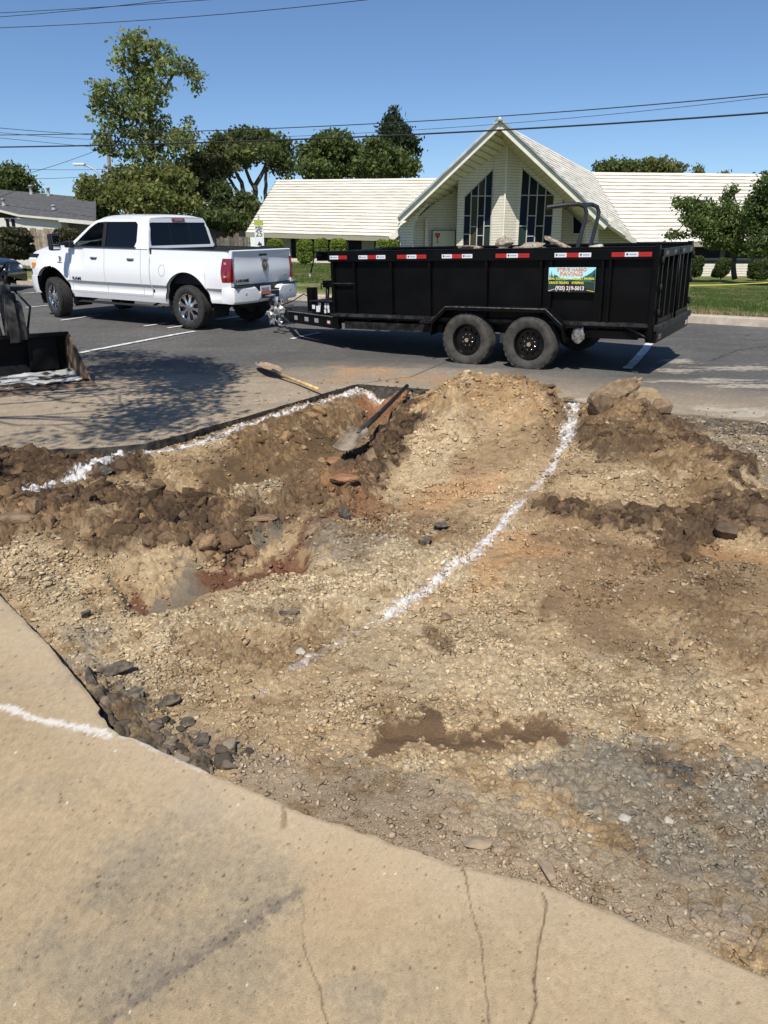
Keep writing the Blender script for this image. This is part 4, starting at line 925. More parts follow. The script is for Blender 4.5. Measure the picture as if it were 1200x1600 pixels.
    outer = [(.925, ZB), (3.38, ZB), (3.12, 1.62), (2.76, 1.86), (2.54, 1.985), (2.2, 2.045), (1.25, 2.045), (1.06, 2.02), (.975, 1.82)]
    wf = [(2.30, 1.497), (3.19, 1.497), (3.00, 1.63), (2.70, 1.84), (2.56, 1.918), (2.46, 1.952), (2.30, 1.962)]
    wr = [(1.335, 1.497), (2.19, 1.497), (2.19, 1.962), (1.36, 1.966), (1.295, 1.92), (1.28, 1.60)]
    pil = [(2.20, 1.478), (2.29, 1.478), (2.29, 1.918), (2.20, 1.918)]
    for s in (1, -1):
        c = MB(); c.prism(outer, sidept(s), 0, .045, holes=[wf, pil[::1], wr] if False else [[(1.335, 1.497), (3.19, 1.497), (3.00, 1.63), (2.70, 1.84), (2.56, 1.918), (2.46, 1.952), (2.30, 1.964), (1.36, 1.968), (1.295, 1.92), (1.28, 1.60)]])
        c.build("cab_side", m_white, t)
        c = MB(); c.prism([(2.195, 1.495), (2.295, 1.495), (2.295, 1.966), (2.195, 1.967)], sidept(s), -.002, .03); c.build("door_pillar", m_black, t)
        g1 = MB(); g1.prism(wf, sidept(s), .016, .022); g1.build("side_window", m_glass_f, t)
        g2 = MB(); g2.prism(wr, sidept(s), .014, .022); g2.build("side_window", m_glass, t)
        tr = MB(); tr.box((1.29, s * (side_v(1.47) - .02), 1.476), (3.24, s * (side_v(1.47) + .012), 1.498)); tr.build("window_trim", m_black, t)
    # roof
    rf = MB(); V = []; us = [1.02, 1.06, 1.15, 1.5, 2.0, 2.3, 2.45, 2.56]; zr = [2.015, 2.045, 2.06, 2.075, 2.075, 2.062, 2.04, 1.995]; vs = np.linspace(-1, 1, 15)
    for u, zz in zip(us, zr):
        for q in vs: V.append((u, q * .765, zz + .030 * (1 - abs(q) ** 2.5) - .045 * abs(q) ** 8 + .008))
    rf.add(V, [(i * 15 + k, i * 15 + k + 1, (i + 1) * 15 + k + 1, (i + 1) * 15 + k) for i in range(7) for k in range(14)]); rf.build("roof", m_white, t, smooth_angle=50)
    # rear wall of the cab with window opening
    def backpt(y_, z_, d): return Vector((.915 + (z_ - 1.40) * .17 + d, y_, z_))
    hw = lambda z_: side_v(max(z_, ZB)) - .005
    ow = [(-.93, 1.30), (.93, 1.30), (.928, ZB), (hw(1.75), 1.75), (hw(1.98), 1.98), (.72, 2.04), (.4, 2.062), (-.4, 2.062), (-.72, 2.04), (-hw(1.98), 1.98), (-hw(1.75), 1.75), (-.928, ZB)]
    win = [(-.835, 1.525), (.835, 1.525), (.835, 1.57), (.765, 1.935), (.73, 1.955), (-.73, 1.955), (-.765, 1.935), (-.835, 1.57)]
    c = MB(); c.prism(ow, backpt, 0, .04, holes=[win]); c.build("cab_back", m_white, t)
    c = MB(); c.prism([(p * 1.0, q) for p, q in win], backpt, .012, .02); gw = c.build("rear_window", m_glass, t)
    c = MB(); c.prism([(-.262, 1.53), (-.278, 1.53), (-.278, 1.95), (-.262, 1.95)], backpt, .004, .012); c.build("window_divider", m_black, gw); c = MB(); c.prism([(.262, 1.53), (.278, 1.53), (.278, 1.95), (.262, 1.95)], backpt, .004, .012); c.build("window_divider", m_black, gw)
    c = MB(); c.box((.985, -.17, 1.975), (1.03, .17, 2.035), 0, bev=.012); sl_ = c.build("stop_lamp", m_red, t)
    MB().box((.980, -.10, 1.992), (.986, .10, 2.018)).build("lamp_lens", mat("pink_lens", (.62, .28, .26), .15), sl_)
    # windscreen and interior hints
    c = MB(); c.add([(3.34, -.86, 1.46), (3.40, 0, 1.50), (3.34, .86, 1.46), (2.55, .74, 1.985), (2.60, 0, 2.03), (2.55, -.74, 1.985)], [(0, 1, 4, 5), (1, 2, 3, 4)]); c.build("windscreen", m_glass_f, t)
    m_int = mat("interior_dark", (.03, .03, .032), .8)
    c = MB()
    for u in (2.35, 1.45):
        for y_ in (-.42, .42): c.box((u - .12, y_ - .25, 1.0), (u + .02, y_ + .25, 1.62), 0, bev=.04); c.box((u - .10, y_ - .13, 1.64), (u, y_ + .13, 1.80), 0, bev=.03)
    c.box((2.9, -.85, 1.15), (3.25, .85, 1.46), 0, bev=.03); c.build("seats_and_dash", m_int, t)
    sw = MB(); sw.tube([(2.80 + .05 * math.sin(a), .42 + .19 * math.cos(a), 1.42 + .17 * math.sin(a)) for a in np.linspace(0, 6.283, 21)], .014, 6); sw.build("steering_wheel", m_int, t)
    # tow mirrors, heads stood up
    for s in (1, -1):
        mm = MB(); mm.box((3.16, s * .90, 1.45), (3.36, s * 1.02, 1.58), 0, bev=.03); mm.box((3.22, s * .98, 1.50), (3.32, s * 1.20, 1.57), 0, bev=.02); mm.box((3.27, s * 1.15, 1.40), (3.40, s * 1.38, 1.73), 0, bev=.04); mm.build("mirror", m_black, t)
        mg = MB(); mg.box((3.262, s * 1.18, 1.52), (3.270, s * 1.35, 1.70), 0, bev=.003).box((3.262, s * 1.18, 1.43), (3.270, s * 1.35, 1.49), 0, bev=.003); mg.build("mirror_glass", m_chrome, t)
    MB().tube([(1.35, .55, 2.06), (1.22, .60, 2.30)], .003, 5).build("antenna", m_black, t)
    wheel(t, (-.05, .84, .415), .415, .29, .25, 1, 'alloy'); wheel(t, (-.05, -.84, .415), .415, .29, .25, -1, 'alloy')
    wheel(t, (3.96, .87, .415), .415, .29, .25, 1, 'alloy', math.radians(-15)); wheel(t, (3.96, -.87, .415), .415, .29, .25, -1, 'alloy', math.radians(-15))
    pose_root(t, -3.3424, 16.016, .10, 2.5948, .0186, -.0238)
    return t
mg_ = mat("clear_glass", (.02, .024, .022), .03, spec=.6, coat=1); m_glass_f = bpy.data.materials.new("window_glass"); m_glass_f.use_nodes = True
_n = m_glass_f.node_tree; _b = _n.nodes["Principled BSDF"]; _b.inputs["Base Color"].default_value = (.30, .33, .31, 1); _b.inputs["Transmission Weight"].default_value = 1.0; _b.inputs["Roughness"].default_value = .0; _b.inputs["IOR"].default_value = 1.1
pickup()
# ---------------------------------------------------------------- dump trailer
def trailer_():
    t = empty("dump_trailer", (0, 0, 0), "black high-sided dump trailer with two axles and red and white reflective strips, full of rubble", "trailer")
    mb = mat("trailer_black", (.0028, .0028, .003), .42, spec=.16, noise=.4, nscale=3, bump=.0008, bscale=30)
    md = mat("trailer_dusty", (.014, .0135, .013), .7, spec=.2, noise=.8, nscale=9)
    mgx = mat("worn_edge", (.006, .006, .006), .6, spec=.3, col2=(.05, .047, .043), nscale=9)
    UF, UR, HW, ZT, ZB = 2.97, -2.09, 1.06, 1.60, .64
    # floor
    MB().box((UR, -HW + .02, ZB - .06), (UF, HW - .02, ZB + .02)).build("bed_floor", md, t)
    for s in (1, -1):
        w = MB(); w.box((UR + .02, s * (HW - .075), ZB), (UF, s * (HW - .065), ZT - .06)); w.build("side_wall", mb, t)
        rl = MB(); rl.box((UR - .02, s * (HW - .09), ZT - .145), (UF + .02, s * (HW + .002), ZT - .005), 0, bev=.008); rl.box((UR, s * (HW - .10), ZT - .005), (UF + .30, s * (HW - .01), ZT + .018), 0, bev=.006); rl.build("top_rail", mb, t)
        rl = MB(); rl.box((UR, s * (HW - .06), ZB - .03), (UF + .02, s * (HW + .008), ZB + .012), 0, bev=.004); rl.build("bottom_rail", mgx, t)
        for u in (2.93, 2.51, 1.83, 1.16, .24, -.58, -.72, -1.43, -1.53, -2.09):
            wd = .05 if u not in (2.93, -2.09) else .07
            MB().prism([(-wd * .5, 0), (wd * .5, 0), (wd * .35, .055), (-wd * .35, .055)], lambda a, b_, d: Vector((u + a, s * (HW - .065 + b_), d)), ZB, ZT - .145).build("side_post", mb, t)
        MB().box((2.5, s * (HW - .03), 1.12), (2.93, s * (HW - .005), 1.135)).build("side_brace", mgx, t)
    # front wall and rear gate
    f = MB(); f.box((UF - .05, -HW + .03, ZB), (UF - .02, HW - .03, ZT)); 
    for v in (-.7, -.25, .25, .7): f.box((UF - .02, v - .03, ZB), (UF + .03, v + .03, ZT))
    f.build("front_wall", mb, t)
    for s in (1, -1): MB().box((UR - .055, s * (HW - .07), .44), (UR + .01, s * (HW + .012), ZT + .03), 0, bev=.006).build("corner_post", mb, t)
    for s in (1, -1):
        d = MB(); y0, y1 = sorted((s * .01, s * (HW - .10))); d.box((UR - .035, y0, ZB + .02), (UR - .02, y1, ZT - .04))
        for v in np.linspace(abs(y0) if s > 0 else abs(y1), HW - .13, 4):
            v = s * v; d.box((UR - .080, v - .025, ZB + .05), (UR - .035, v + .025, ZT - .10))
        d.box((UR - .085, y0, ZT - .12), (UR - .03, y1, ZT - .02)); d.box((UR - .085, y0, ZB + .0), (UR - .03, y1, ZB + .07))
        g = d.build("rear_door", mb, t)
        for z in (ZB + .15, 1.1, ZT - .16): MB().tube([(UR - .09, s * (HW - .075), z - .05), (UR - .09, s * (HW - .075), z + .05)], .018, 8).build("hinge", md, g)
    MB().tube([(UR - .11, .06, ZB - .02), (UR - .11, .06, ZT - .05)], .016, 8).build("lock_rod", mb, t)
    MB().box((UR - .13, -HW, .56), (UR - .06, HW, .64), 0, bev=.008).build("rear_sill", mgx, t)
    MB().box((UR - .10, -HW + .02, .41), (UR + .04, HW - .02, .56), 0, bev=.01).build("rear_bumper", mb, t)
    for s in (1, -1):
        ll = MB(); ll.box((UR - .108, s * (HW - .28), .45), (UR - .10, s * (HW - .10), .51), 0, bev=.004); ll.build("tail_light", m_red, t)
    # frame under the bed
    for s in (1, -1):
        MB().box((-2.0, s * .46, .40), (3.05, s * .54, .56)).build("frame_rail", mb, t)
        MB().box((.95, s * .96, .42), (2.75, s * 1.02, .53), 0, bev=.006).build("side_rail", md, t); MB().box((-1.95, s * .96, .44), (-1.0, s * 1.02, .55), 0, bev=.006).build("side_rail", mb, t)
        MB().box((1.05, s * 1.015, .415), (2.75, s * 1.03, .428)).build("rail_edge", mgx, t)
        MB().beam((2.88, s * .96, .49), (4.28, s * .50 if s > 0 else -.62, .51), .07, .19).beam((4.25, s * .50 if s > 0 else -.62, .51), (5.0, -.27 if s > 0 else -.41, .51), .06, .15).build("tongue_rail", mb, t)
        MB().beam((2.90, s * 1.0, .587), (4.28, s * .54 if s > 0 else -.66, .607), .05, .008).build("rail_edge", mat("rail_edge_worn", (.10, .095, .09), .6, noise=.7, nscale=20), t)
    for u in np.linspace(-1.9, 2.8, 10): MB().box((u - .025, -1.0, .50), (u + .025, 1.0, ZB - .06)).build("cross_member", mb, t)
    # fenders: one eight-sided band over both wheels on each side
    fp = [(1.04, .56), (1.00, .60), (.80, .80), (-.74, .80), (-.95, .62), (-1.02, .44)]
    for s in (1, -1):
        m = MB(); top = [(1.06, .44), (1.03, .62), (.80, .825), (-.74, .825), (-.98, .62), (-1.04, .42)]; n = len(top)
        V = []
        for (u, z) in top: V += [(u, s * .98, z), (u, s * 1.235, z), (u * .985, s * 1.235, z - .045), (u * .985, s * .98, z - .02)]
        m.add(V, [(i * 4 + k, i * 4 + (k + 1) % 4, (i + 1) * 4 + (k + 1) % 4, (i + 1) * 4 + k) for i in range(n - 1) for k in range(4)]); m.add(V[:4], [(0, 1, 2, 3)]); m.add(V[-4:], [(0, 1, 2, 3)])
        m.build("fender", mb, t)
        MB().tube([(a, s * 1.236, b_ + .002) for a, b_ in top[1:5]], .006, 5).build("fender_edge", mat("rail_edge_worn", (.10, .095, .09), .6, noise=.7, nscale=20), t)
        # checker-plate ribs along the fender top edge
        e = MB()
        for u in np.linspace(-.70, .77, 50): e.box((u - .006, s * 1.0, .825), (u + .006, s * 1.225, .829))
        e.build("fender_tread", md, t)
        MB().prism([(1.0, .58), (.8, .79), (-.73, .79), (-.95, .6), (-.95, .45), (1.0, .45)], lambda a, b_, d: Vector((a, s * (.93 + d), b_)), 0, .01).build("wheel_well", mb, t)
        MB().box((1.03, s * 1.0, .57), (1.25, s * 1.2, .61), 0, bev=.004).build("step_plate", md, t); MB().box((-1.24, s * 1.0, .585), (-1.02, s * 1.2, .61), 0, bev=.004).build("step_plate", mb, t)
    for u in (.484, -.484):
        MB().tube([(u, -1.05, .39), (u, 1.05, .39)], .045).build("axle", mb, t)
    for s in (1, -1):
        sp = MB(); sp.tube([(.95, s * .8, .50), (.484, s * .8, .46), (0, s * .8, .50), (-.484, s * .8, .46), (-.95, s * .8, .50)], .022, 6); sp.build("leaf_spring", md, t)
        MB().box((-.05, s * .86, .30), (.07, s * .90, .44)).build("equalizer_plate", mat("galvanised", (.45, .44, .42), .4, metal=.6), t)
    for u in (.484, -.484):
        for s in (1, -1): wheel(t, (u - .01, s * 1.09, .335 if u < 0 else .352), .386, .235, .228, s, 'steel')
    # tongue: deck box, battery labels, coupler, jack, tarp arm and its crank
    MB().box((3.02, -.46, .56), (3.60, .75, .80), 0, bev=.01).build("tongue_box", mb, t)
    MB().box((3.0, -.5, .80), (3.62, .79, .822), 0, bev=.006).build("box_lid", md, t)
    MB().prism([(3.0, -.9), (4.25, -.55), (4.9, -.40), (4.9, -.28), (4.25, .43), (3.0, .88)], lambda a, b_, d: Vector((a, b_, d)), .572, .582).build("tongue_deck", md, t)
    ml = mat("label_white", (.68, .68, .68), .6, noise=.15, nscale=60)
    for u, z, w, h in ((3.56, .72, .06, .07), (3.46, .685, .09, .10), (3.43, .765, .06, .05), (3.31, .74, .04, .09), (3.255, .74, .04, .09), (3.32, .65, .04, .06), (3.25, .66, .04, .06)):
        MB().box((u - w / 2, .751, z - h / 2), (u + w / 2, .754, z + h / 2)).build("sticker", ml, t)
    d = Vector((1.4, -.46, .02)).normalized(); nrm = Vector((.33, 1, 0)).normalized()
    for k, (f_, w, rd) in enumerate(((.18, .11, 1), (.42, .11, 0), (.62, .11, 0), (.84, .09, 0))):
        p = Vector((2.88, .96, .49)).lerp(Vector((4.28, .50, .51)), f_) + nrm * .037
        m = MB(); M = frame_m(p, d, (0, 0, 1)); m.box((-w / 2, -.035, -.003), (w / 2, .035, .003), 0, M); m.build("sticker", mat("label_grey", (.30, .30, .30), .6) if k else mat("label_maroon", (.12, .02, .02), .6), t)
    for z, w in ((.50, .07),):
        p = Vector((2.88, .96, .49)).lerp(Vector((4.28, .50, .51)), .18) + nrm * .041; MB().box((-.035, -.02, 0), (.035, .02, .003), 0, frame_m(p, d, (0, 0, 1))).build("sticker", ml, t)
    cp = MB(); cp.box((4.90, -.43, .54), (5.15, -.25, .64), 0, bev=.02); cp.tube([(5.10, -.38, .60), (5.26, -.41, .60)], .055); cp.box((5.0, -.38, .64), (5.08, -.33, .76), 0, bev=.01); cp.build("coupler", mat("bare_steel", (.30, .29, .27), .4, metal=.8), t)
    jk = MB(); jk.tube([(3.85, .0, .30), (3.78, 0, 1.02)], .034, 12); jk.box((3.72, -.05, .98), (3.86, .05, 1.10), 0, bev=.01); jk.tube([(3.78, 0, 1.05), (3.78, .20, 1.05), (3.78, .20, .96)], .012, 6); jk.build("jack", mb, t)
    jf = MB(); jf.lathe([(0, .33), (.09, .33), (.10, .35), (.10, .37), (.02, .40), (0, .40)], 20, axis='z', c=(3.78, 0, 0)); jf.build("jack_foot", mb, t)
    bx = MB(); bx.box((3.95, .08, .58), (4.08, .24, .99), 0, bev=.01); bx.build("control_box", mb, t)
    MB().tube([(3.45, .35, .82), (3.44, .35, .90), (3.36, .35, .91), (3.35, .35, .82)], .010, 6).build("box_handle", md, t)
    for s in (1, -1):
        MB().tube([(4.75, -.35 + s * .14, .45), (4.85, -.35 + s * .18, .30), (5.05, -.38 + s * .17, .24), (5.25, -.4 + s * .14, .33), (5.35, -.42 + s * .1, .48)], .011, 6).build("safety_chain", mat("galvanised", (.45, .44, .42), .4, metal=.6), t)
    MB().tube([(4.0, .15, .8), (4.3, .05, .86), (4.7, -.15, .72), (5.2, -.25, .58), (5.45, -.3, .52)], .010, 6).build("wiring_cable", m_black, t)
    tp = MB(); tp.tube([(UF + .22, -HW + .1, ZT - .04), (UF + .22, HW - .02, ZT - .04)], .045, 12); tp.box((UF, -HW + .1, ZT - .13), (UF + .30, -HW + .14, ZT + .01)); tp.box((UF, HW - .12, ZT - .13), (UF + .30, HW - .08, ZT + .01)); tp.build("tarp_roller", mb, t)
    cr = MB(); cr.tube([(UF + .22, HW - .02, ZT - .06), (UF + .22, HW + .10, ZT - .08), (UF + .30, HW + .11, ZT - .32)], .012, 8); cr.build("tarp_crank", mb, t)
    ch = MB(); ch.tube([(UF + .30, HW + .11, ZT - .32), (UF + .235, HW + .22, ZT - .36)], .019, 8); ch.build("crank_grip", mat("crank_grip_metal", (.55, .52, .45), .35, metal=.7), t)
    MB().tube([(UR + .35, HW - .02, .62), (UR + .05, HW + .03, .50), (UR + .0, HW + .03, .47)], .022, 8).build("gate_lever", mb, t)
    for u in (-1.1, -1.3): pass
    # reflective strips with a small mark on every white block
    mr = mat("reflector_red", (.42, .02, .02), .35); mw = mat("reflector_white", (.72, .74, .78), .35); mk = mat("mark_navy", (.03, .035, .06), .5); mkg = mat("mark_grey", (.30, .33, .40), .5)
    for u0, u1, seq in ((2.95, 2.62, "WR"), (2.40, 1.91, "WRW"), (1.70, 1.20, "RWR"), (.94, .45, "WRW"), (.09, -.41, "RWR"), (-.77, -1.27, "WRW"), (-1.54, -2.05, "RWR")):
        n = len(seq); w = (u1 - u0) / n; st = MB()
        for k, ch_ in enumerate(seq):
            a = u0 + w * k; b_ = a + w; st.box((min(a, b_), HW + .003, ZT - .105), (max(a, b_), HW + .0055, ZT - .050), 0 if ch_ == 'R' else 1)
            if ch_ == 'W':
                st.prism([(0, -.016), (.012, -.002), (.012, .014), (-.012, .014), (-.012, -.002)], lambda p, q, d: Vector((a + w * .18 - p, HW + .0058 + d, ZT - .078 + q)), 0, .001, mi=2)
                st.box((min(a + w * .34, a + w * .88), HW + .0056, ZT - .084), (max(a + w * .34, a + w * .88), HW + .0068, ZT - .070), 3)
            else: st.box((min(a + w * .2, a + w * .8), HW + .0056, ZT - .081), (max(a + w * .2, a + w * .8), HW + .0062, ZT - .073), 4)
        st.build("reflective_strip", [mr, mw, mk, mkg, mat("mark_darkred", (.28, .012, .012), .4)], t)
    for v in (.75, .25, -.30, -.80):
        st = MB(); st.box((UR - .088, v - .12, ZT - .095), (UR - .0852, v - .03, ZT - .045), 0); st.box((UR - .088, v - .03, ZT - .095), (UR - .0852, v + .08, ZT - .045), 1); st.build("reflective_strip", [mat("reflector_dull_red", (.10, .01, .01), .5), mat("reflector_dull", (.16, .16, .17), .5)], t)
    # firm's sign: mountains, road, lettering
    su0, su1, sz0, sz1 = -.70, -1.345, 1.045, 1.365; sv = HW + .004
    MB().box((su1, HW - .02, sz0), (su0, sv, sz1)).build
    W_, H_ = .645, .32
    def P(a, b_, d): return Vector((su0 - a * W_, sv + d, sz0 + b_ * H_))
    sg = MB(); sg.prism([(0, 0), (1, 0), (1, 1), (0, 1)], P, -.006, .0, mi=0)
    sg.prism([(0.001, .001), (.999, .001), (.999, .40), (.85, .48), (.66, .50), (.44, .52), (.30, .50), (.001, .42)], P, 0, .0012, mi=1)
    sg.prism([(.001, .45), (.04, .58), (.10, .62), (.16, .70), (.24, .60), (.38, .48), (.42, .40), (.001, .40)], P, .0012, .002, mi=2)
    sg.prism([(.999, .40), (.56, .44), (.70, .58), (.82, .68), (.92, .80), (.999, .95)], P, .0012, .002, mi=2)
    for x, h in ((.03, .80), (.065, .88), (.09, .74), (.13, .78), (.955, .78), (.98, .9)): sg.prism([(x - .022, .45), (x + .022, .45), (x, h)], P, .002, .0028, mi=3)
    sg.prism([(.001, .04), (.40, .40), (.52, .40), (.999, .04), (.999, .0012), (.001, .0012)], P, .002, .0028, mi=3)
    sg.prism([(.0, .05), (.14, .13), (.16, .12), (.02, .03)], P, .0028, .0034, mi=4); sg.prism([(.84, .10), (.99, .04), (.985, .02), (.83, .08)], P, .0028, .0034, mi=5)
    sg.prism([(.455, .02), (.475, .02), (.468, .06), (.46, .06)], P, .0028, .0034, mi=5)
    so_ = sg.build("company_sign", [mat("sign_sky", (.45, .80, .86), .5), mat("sign_forest", (.02, .045, .03), .5), mat("sign_hill", (.03, .12, .11), .5), mat("sign_road", (.008, .012, .012), .5), mat("label_white", (.68, .68, .68)), mat("sign_yellow", (.75, .62, .05), .5)], t)
    mo = mat("sign_orange", (.85, .30, .16), .5); my = mat("sign_yellow_text", (.80, .72, .06), .5); mp = mat("sign_phone", (.85, .72, .72), .5); mpo = mat("sign_phone_edge", (.6, .12, .10), .5)
    for tx, a, b_, sz, sx, mm, al, bo in (("STEVE HASSO", .50, .915, .054, 1.25, mo, 'CENTER', .0016), ("PAVING", .49, .735, .070, 1.3, mo, 'CENTER', .002), ("SEAL COATING", .015, .545, .040, .98, my, 'LEFT', .0012), ("ASPHALT PAVING", .985, .545, .040, .98, my, 'RIGHT', .0012),
                                ("CRACK FILLING", .015, .375, .040, .98, my, 'LEFT', .0012), ("STRIPING", .51, .375, .040, .98, my, 'LEFT', .0012), ("(925) 219-5013", .47, .155, .070, .92, mp, 'CENTER', .0022)):
        text_obj("lettering", tx, sz, mm, so_, frame_m(tuple(P(a, b_, .0040)), (-1, 0, 0), (0, 0, 1)), .0008, sx, al, bo)
    # crumpled foil-bright wrap hanging by the fender
    V0, F0 = ico2(); r_ = np.random.default_rng(5); V = V0 * (1 + r_.uniform(-.45, .30, (len(V0), 1))) * np.array((.095, .035, .11)) + np.array((-1.20, 1.15, .50))
    MB().add(V, F0.tolist()).build("foil_wrap", mat("crumpled_foil", (.36, .35, .34), .35, metal=.6, noise=.25, nscale=30), t)
    
    for c0, rr in (((4.86, .05, .52), (.10, .07, .10)), ((5.02, .12, .42), (.09, .06, .12)), ((4.80, .16, .36), (.06, .05, .07)), ((5.10, -.02, .58), (.07, .05, .06))):
        V = V0 * (.35 + 1.0 * r_.uniform(0, 1, (len(V0), 1))) * np.array(rr) + np.array(c0); MB().add(V, F0.tolist()).build("foil_wrap", MATS["crumpled_foil"], t)
    pose_root(t, 2.2466, 12.1175, -.005, 2.5922, -.0147, -.030)
    return t, Matrix.LocRotScale(t.location, t.rotation_euler, None)
if 'ico2' not in globals():
    def ico2():
        bm = bmesh.new(); bmesh.ops.create_icosphere(bm, subdivisions=2, radius=1); bm.verts.index_update()
        V = np.array([v.co[:] for v in bm.verts]); F = np.array([[v.index for v in f.verts] for f in bm.faces]); bm.free(); return V, F
TR, TM = trailer_()
m_broken = mat("broken_asphalt", (.16, .13, .10), .95, noise=.5, nscale=22, bump=.01, bscale=60)
m_brokenpale = mat("broken_pale", (.30, .25, .19), .95, noise=.45, nscale=30, bump=.01, bscale=70)
def slab_piece(name, poly, th, M, m, label, cat, group=None, seed=0, rough=.012):
    """a broken plate with ragged sides"""
    rg = random.Random(seed); n = len(poly); P = []
    for i in range(n):
        a = Vector((*poly[i], 0)); b = Vector((*poly[(i + 1) % n], 0)); L = (b - a).length; k = max(2, int(L / .045))
        for j in range(k): q = a.lerp(b, j / k); P.append((q.x + rg.uniform(-1, 1) * rough, q.y + rg.uniform(-1, 1) * rough))
    V = []; N = len(P); cx = sum(p[0] for p in P) / N; cy = sum(p[1] for p in P) / N
    for z, s_ in ((0, .9), (th * .35, 1.0), (th * .8, .99), (th, .93)):
        for p in P: V.append(((p[0] - cx) * s_ + cx + rg.uniform(-1, 1) * rough * .4, (p[1] - cy) * s_ + cy + rg.uniform(-1, 1) * rough * .4, z + rg.uniform(-1, 1) * rough * .35))
    for p in P: V.append(((p[0] - cx) * .5 + cx, (p[1] - cy) * .5 + cy, th + rg.uniform(-1, 1) * rough * .6))
    V.append((cx, cy, th + rough * .4)); mm = MB(); F = []
    for r_ in range(4):
        for i in range(N): F.append((r_ * N + i, r_ * N + (i + 1) % N, (r_ + 1) * N + (i + 1) % N, (r_ + 1) * N + i))
    for i in range(N): F.append((4 * N + i, 4 * N + (i + 1) % N, 5 * N))
    F.append(tuple(range(N))[::-1]); mm.add(V, F)
    o = mm.build(name, m); o.matrix_world = M
    return tag(o, label, cat, group)
def tri(V, f, s_): return (fbm(V[:, 0], V[:, 1], f, 4, s_, .6) + fbm(V[:, 1], V[:, 2], f, 4, s_ + 31, .6) + fbm(V[:, 2], V[:, 0], f, 4, s_ + 67, .6)) / 3
def rock(name, c, r, m, label, cat, group=None, seed=0, rot=0.0, jit=.05, lump=.10, sub=3, npt=16):
    """an angular lump: the hull of scattered points, refined and roughened"""
    npt = 10 if m is MATS.get('asphalt_chunk_grey') else npt; rg = np.random.default_rng(seed); bm = bmesh.new(); P = rg.normal(size=(npt, 3)); P /= np.linalg.norm(P, axis=1)[:, None]; P *= rg.uniform(.85, 1.15, (npt, 1))
    for p in P: bm.verts.new(p)
    h = bmesh.ops.convex_hull(bm, input=bm.verts); bmesh.ops.delete(bm, geom=[e for e in h['geom_interior'] if isinstance(e, bmesh.types.BMVert)], context='VERTS')
    bmesh.ops.bevel(bm, geom=bm.edges[:], offset=.07 if npt > 10 else .025, segments=1, affect='EDGES', clamp_overlap=True)
    bmesh.ops.triangulate(bm, faces=bm.faces[:]); 
    for _ in range(3): bmesh.ops.subdivide_edges(bm, edges=[e for e in bm.edges if e.calc_length() > .12], cuts=1, use_grid_fill=True); bmesh.ops.triangulate(bm, faces=bm.faces[:])
    bm.verts.index_update(); V = np.array([v.co[:] for v in bm.verts]); F = [[v.index for v in f.verts] for f in bm.faces]; bm.free()
    o_ = rg.uniform(0, 50)
    d = 1 + lump * (tri(V + o_, 1.6, seed) - .5) * 3 + (jit + (.09 if npt == 10 else 0)) * (tri(V + o_, 5, seed + 9) - .5) * 4
    V = V * d[:, None] * np.array(r); ca, sa = math.cos(rot), math.sin(rot); V = np.c_[V[:, 0] * ca - V[:, 1] * sa, V[:, 0] * sa + V[:, 1] * ca, V[:, 2]]
    mm = MB(); mm.add(V, F); o = mm.build(name, m); o.location = c; return tag(o, label, cat, group)
def tpt(u, v, z): return TM @ Vector((u, v, z))
def tmat(u, v, z, rx=0, ry=0, rz=0): return TM @ Matrix.Translation((u, v, z)) @ Matrix.Rotation(rz, 4, 'Z') @ Matrix.Rotation(ry, 4, 'Y') @ Matrix.Rotation(rx, 4, 'X')
# the load: a heap of rubble as one mass, with the plates that stick up as things of their own
rg = np.random.default_rng(21); uu, vv = np.meshgrid(np.linspace(-2.0, 2.85, 110), np.linspace(-.97, .97, 50), indexing='ij')
hz = 1.34 + .20 * np.exp(-((uu - .35) / .9) ** 2) * np.exp(-(vv / .8) ** 2) + .10 * np.exp(-((uu + .9) / .7) ** 2) - .35 * sstep(1.2, 2.6, uu) + .16 * (fbm(uu, vv, 4, 5, 801, .65) - .5)
w1, i1, _ = worley(uu, vv, 6, 811); hz = hz + .07 * np.sqrt(np.clip(1 - (w1 / .7) ** 2, 0, 1)) * (i1 > .3)
Vl = np.array([list(tpt(a, b, c)) for a, b, c in zip(uu.ravel(), vv.ravel(), hz.ravel())])
cl_ = np.ones((len(Vl), 3)) * np.array((.17, .13, .10)) * (.6 + .8 * fbm(uu.ravel(), vv.ravel(), 7, 4, 821)[:, None])
tag(big_mesh("rubble", Vl, grid_faces(110, 50), vmat("rubble_mix", rough=.95, bump=.01, bscale=60), col=cl_), kind='stuff')
GP = "broken slabs on top of the trailer load"
rock("rubble_chunk", tpt(.42, -.05, 1.67), (.15, .13, .11), m_brokenpale, "rounded pale rough chunk, the highest lump on the trailer load", "rubble chunk", GP, 3, .4)
rock("rubble_chunk", tpt(-.05, .0, 1.61), (.24, .12, .065), m_brokenpale, "flat thick tan slab between the round chunk and the tilted plank-like slab on the trailer", "rubble chunk", GP, 4, math.radians(-30))
slab_piece("rubble_slab", [(-.33, -.12), (.33, -.10), (.30, .14), (-.30, .12)], .055, tmat(-.55, .05, 1.58, .15, math.radians(-24), 0), m_brokenpale, "long slab tilted up to the left on the trailer load", "rubble chunk", GP, 5)
rock("rubble_chunk", tpt(.95, .1, 1.60), (.25, .14, .055), m_broken, "long dark brown slab lying left of the round chunk on the trailer load", "rubble chunk", GP, 6, math.radians(-20))
rock("rubble_chunk", tpt(.66, .3, 1.60), (.11, .09, .07), m_brokenpale, "small tan lump directly left of and below the highest lump on the load", "rubble chunk", GP, 7)
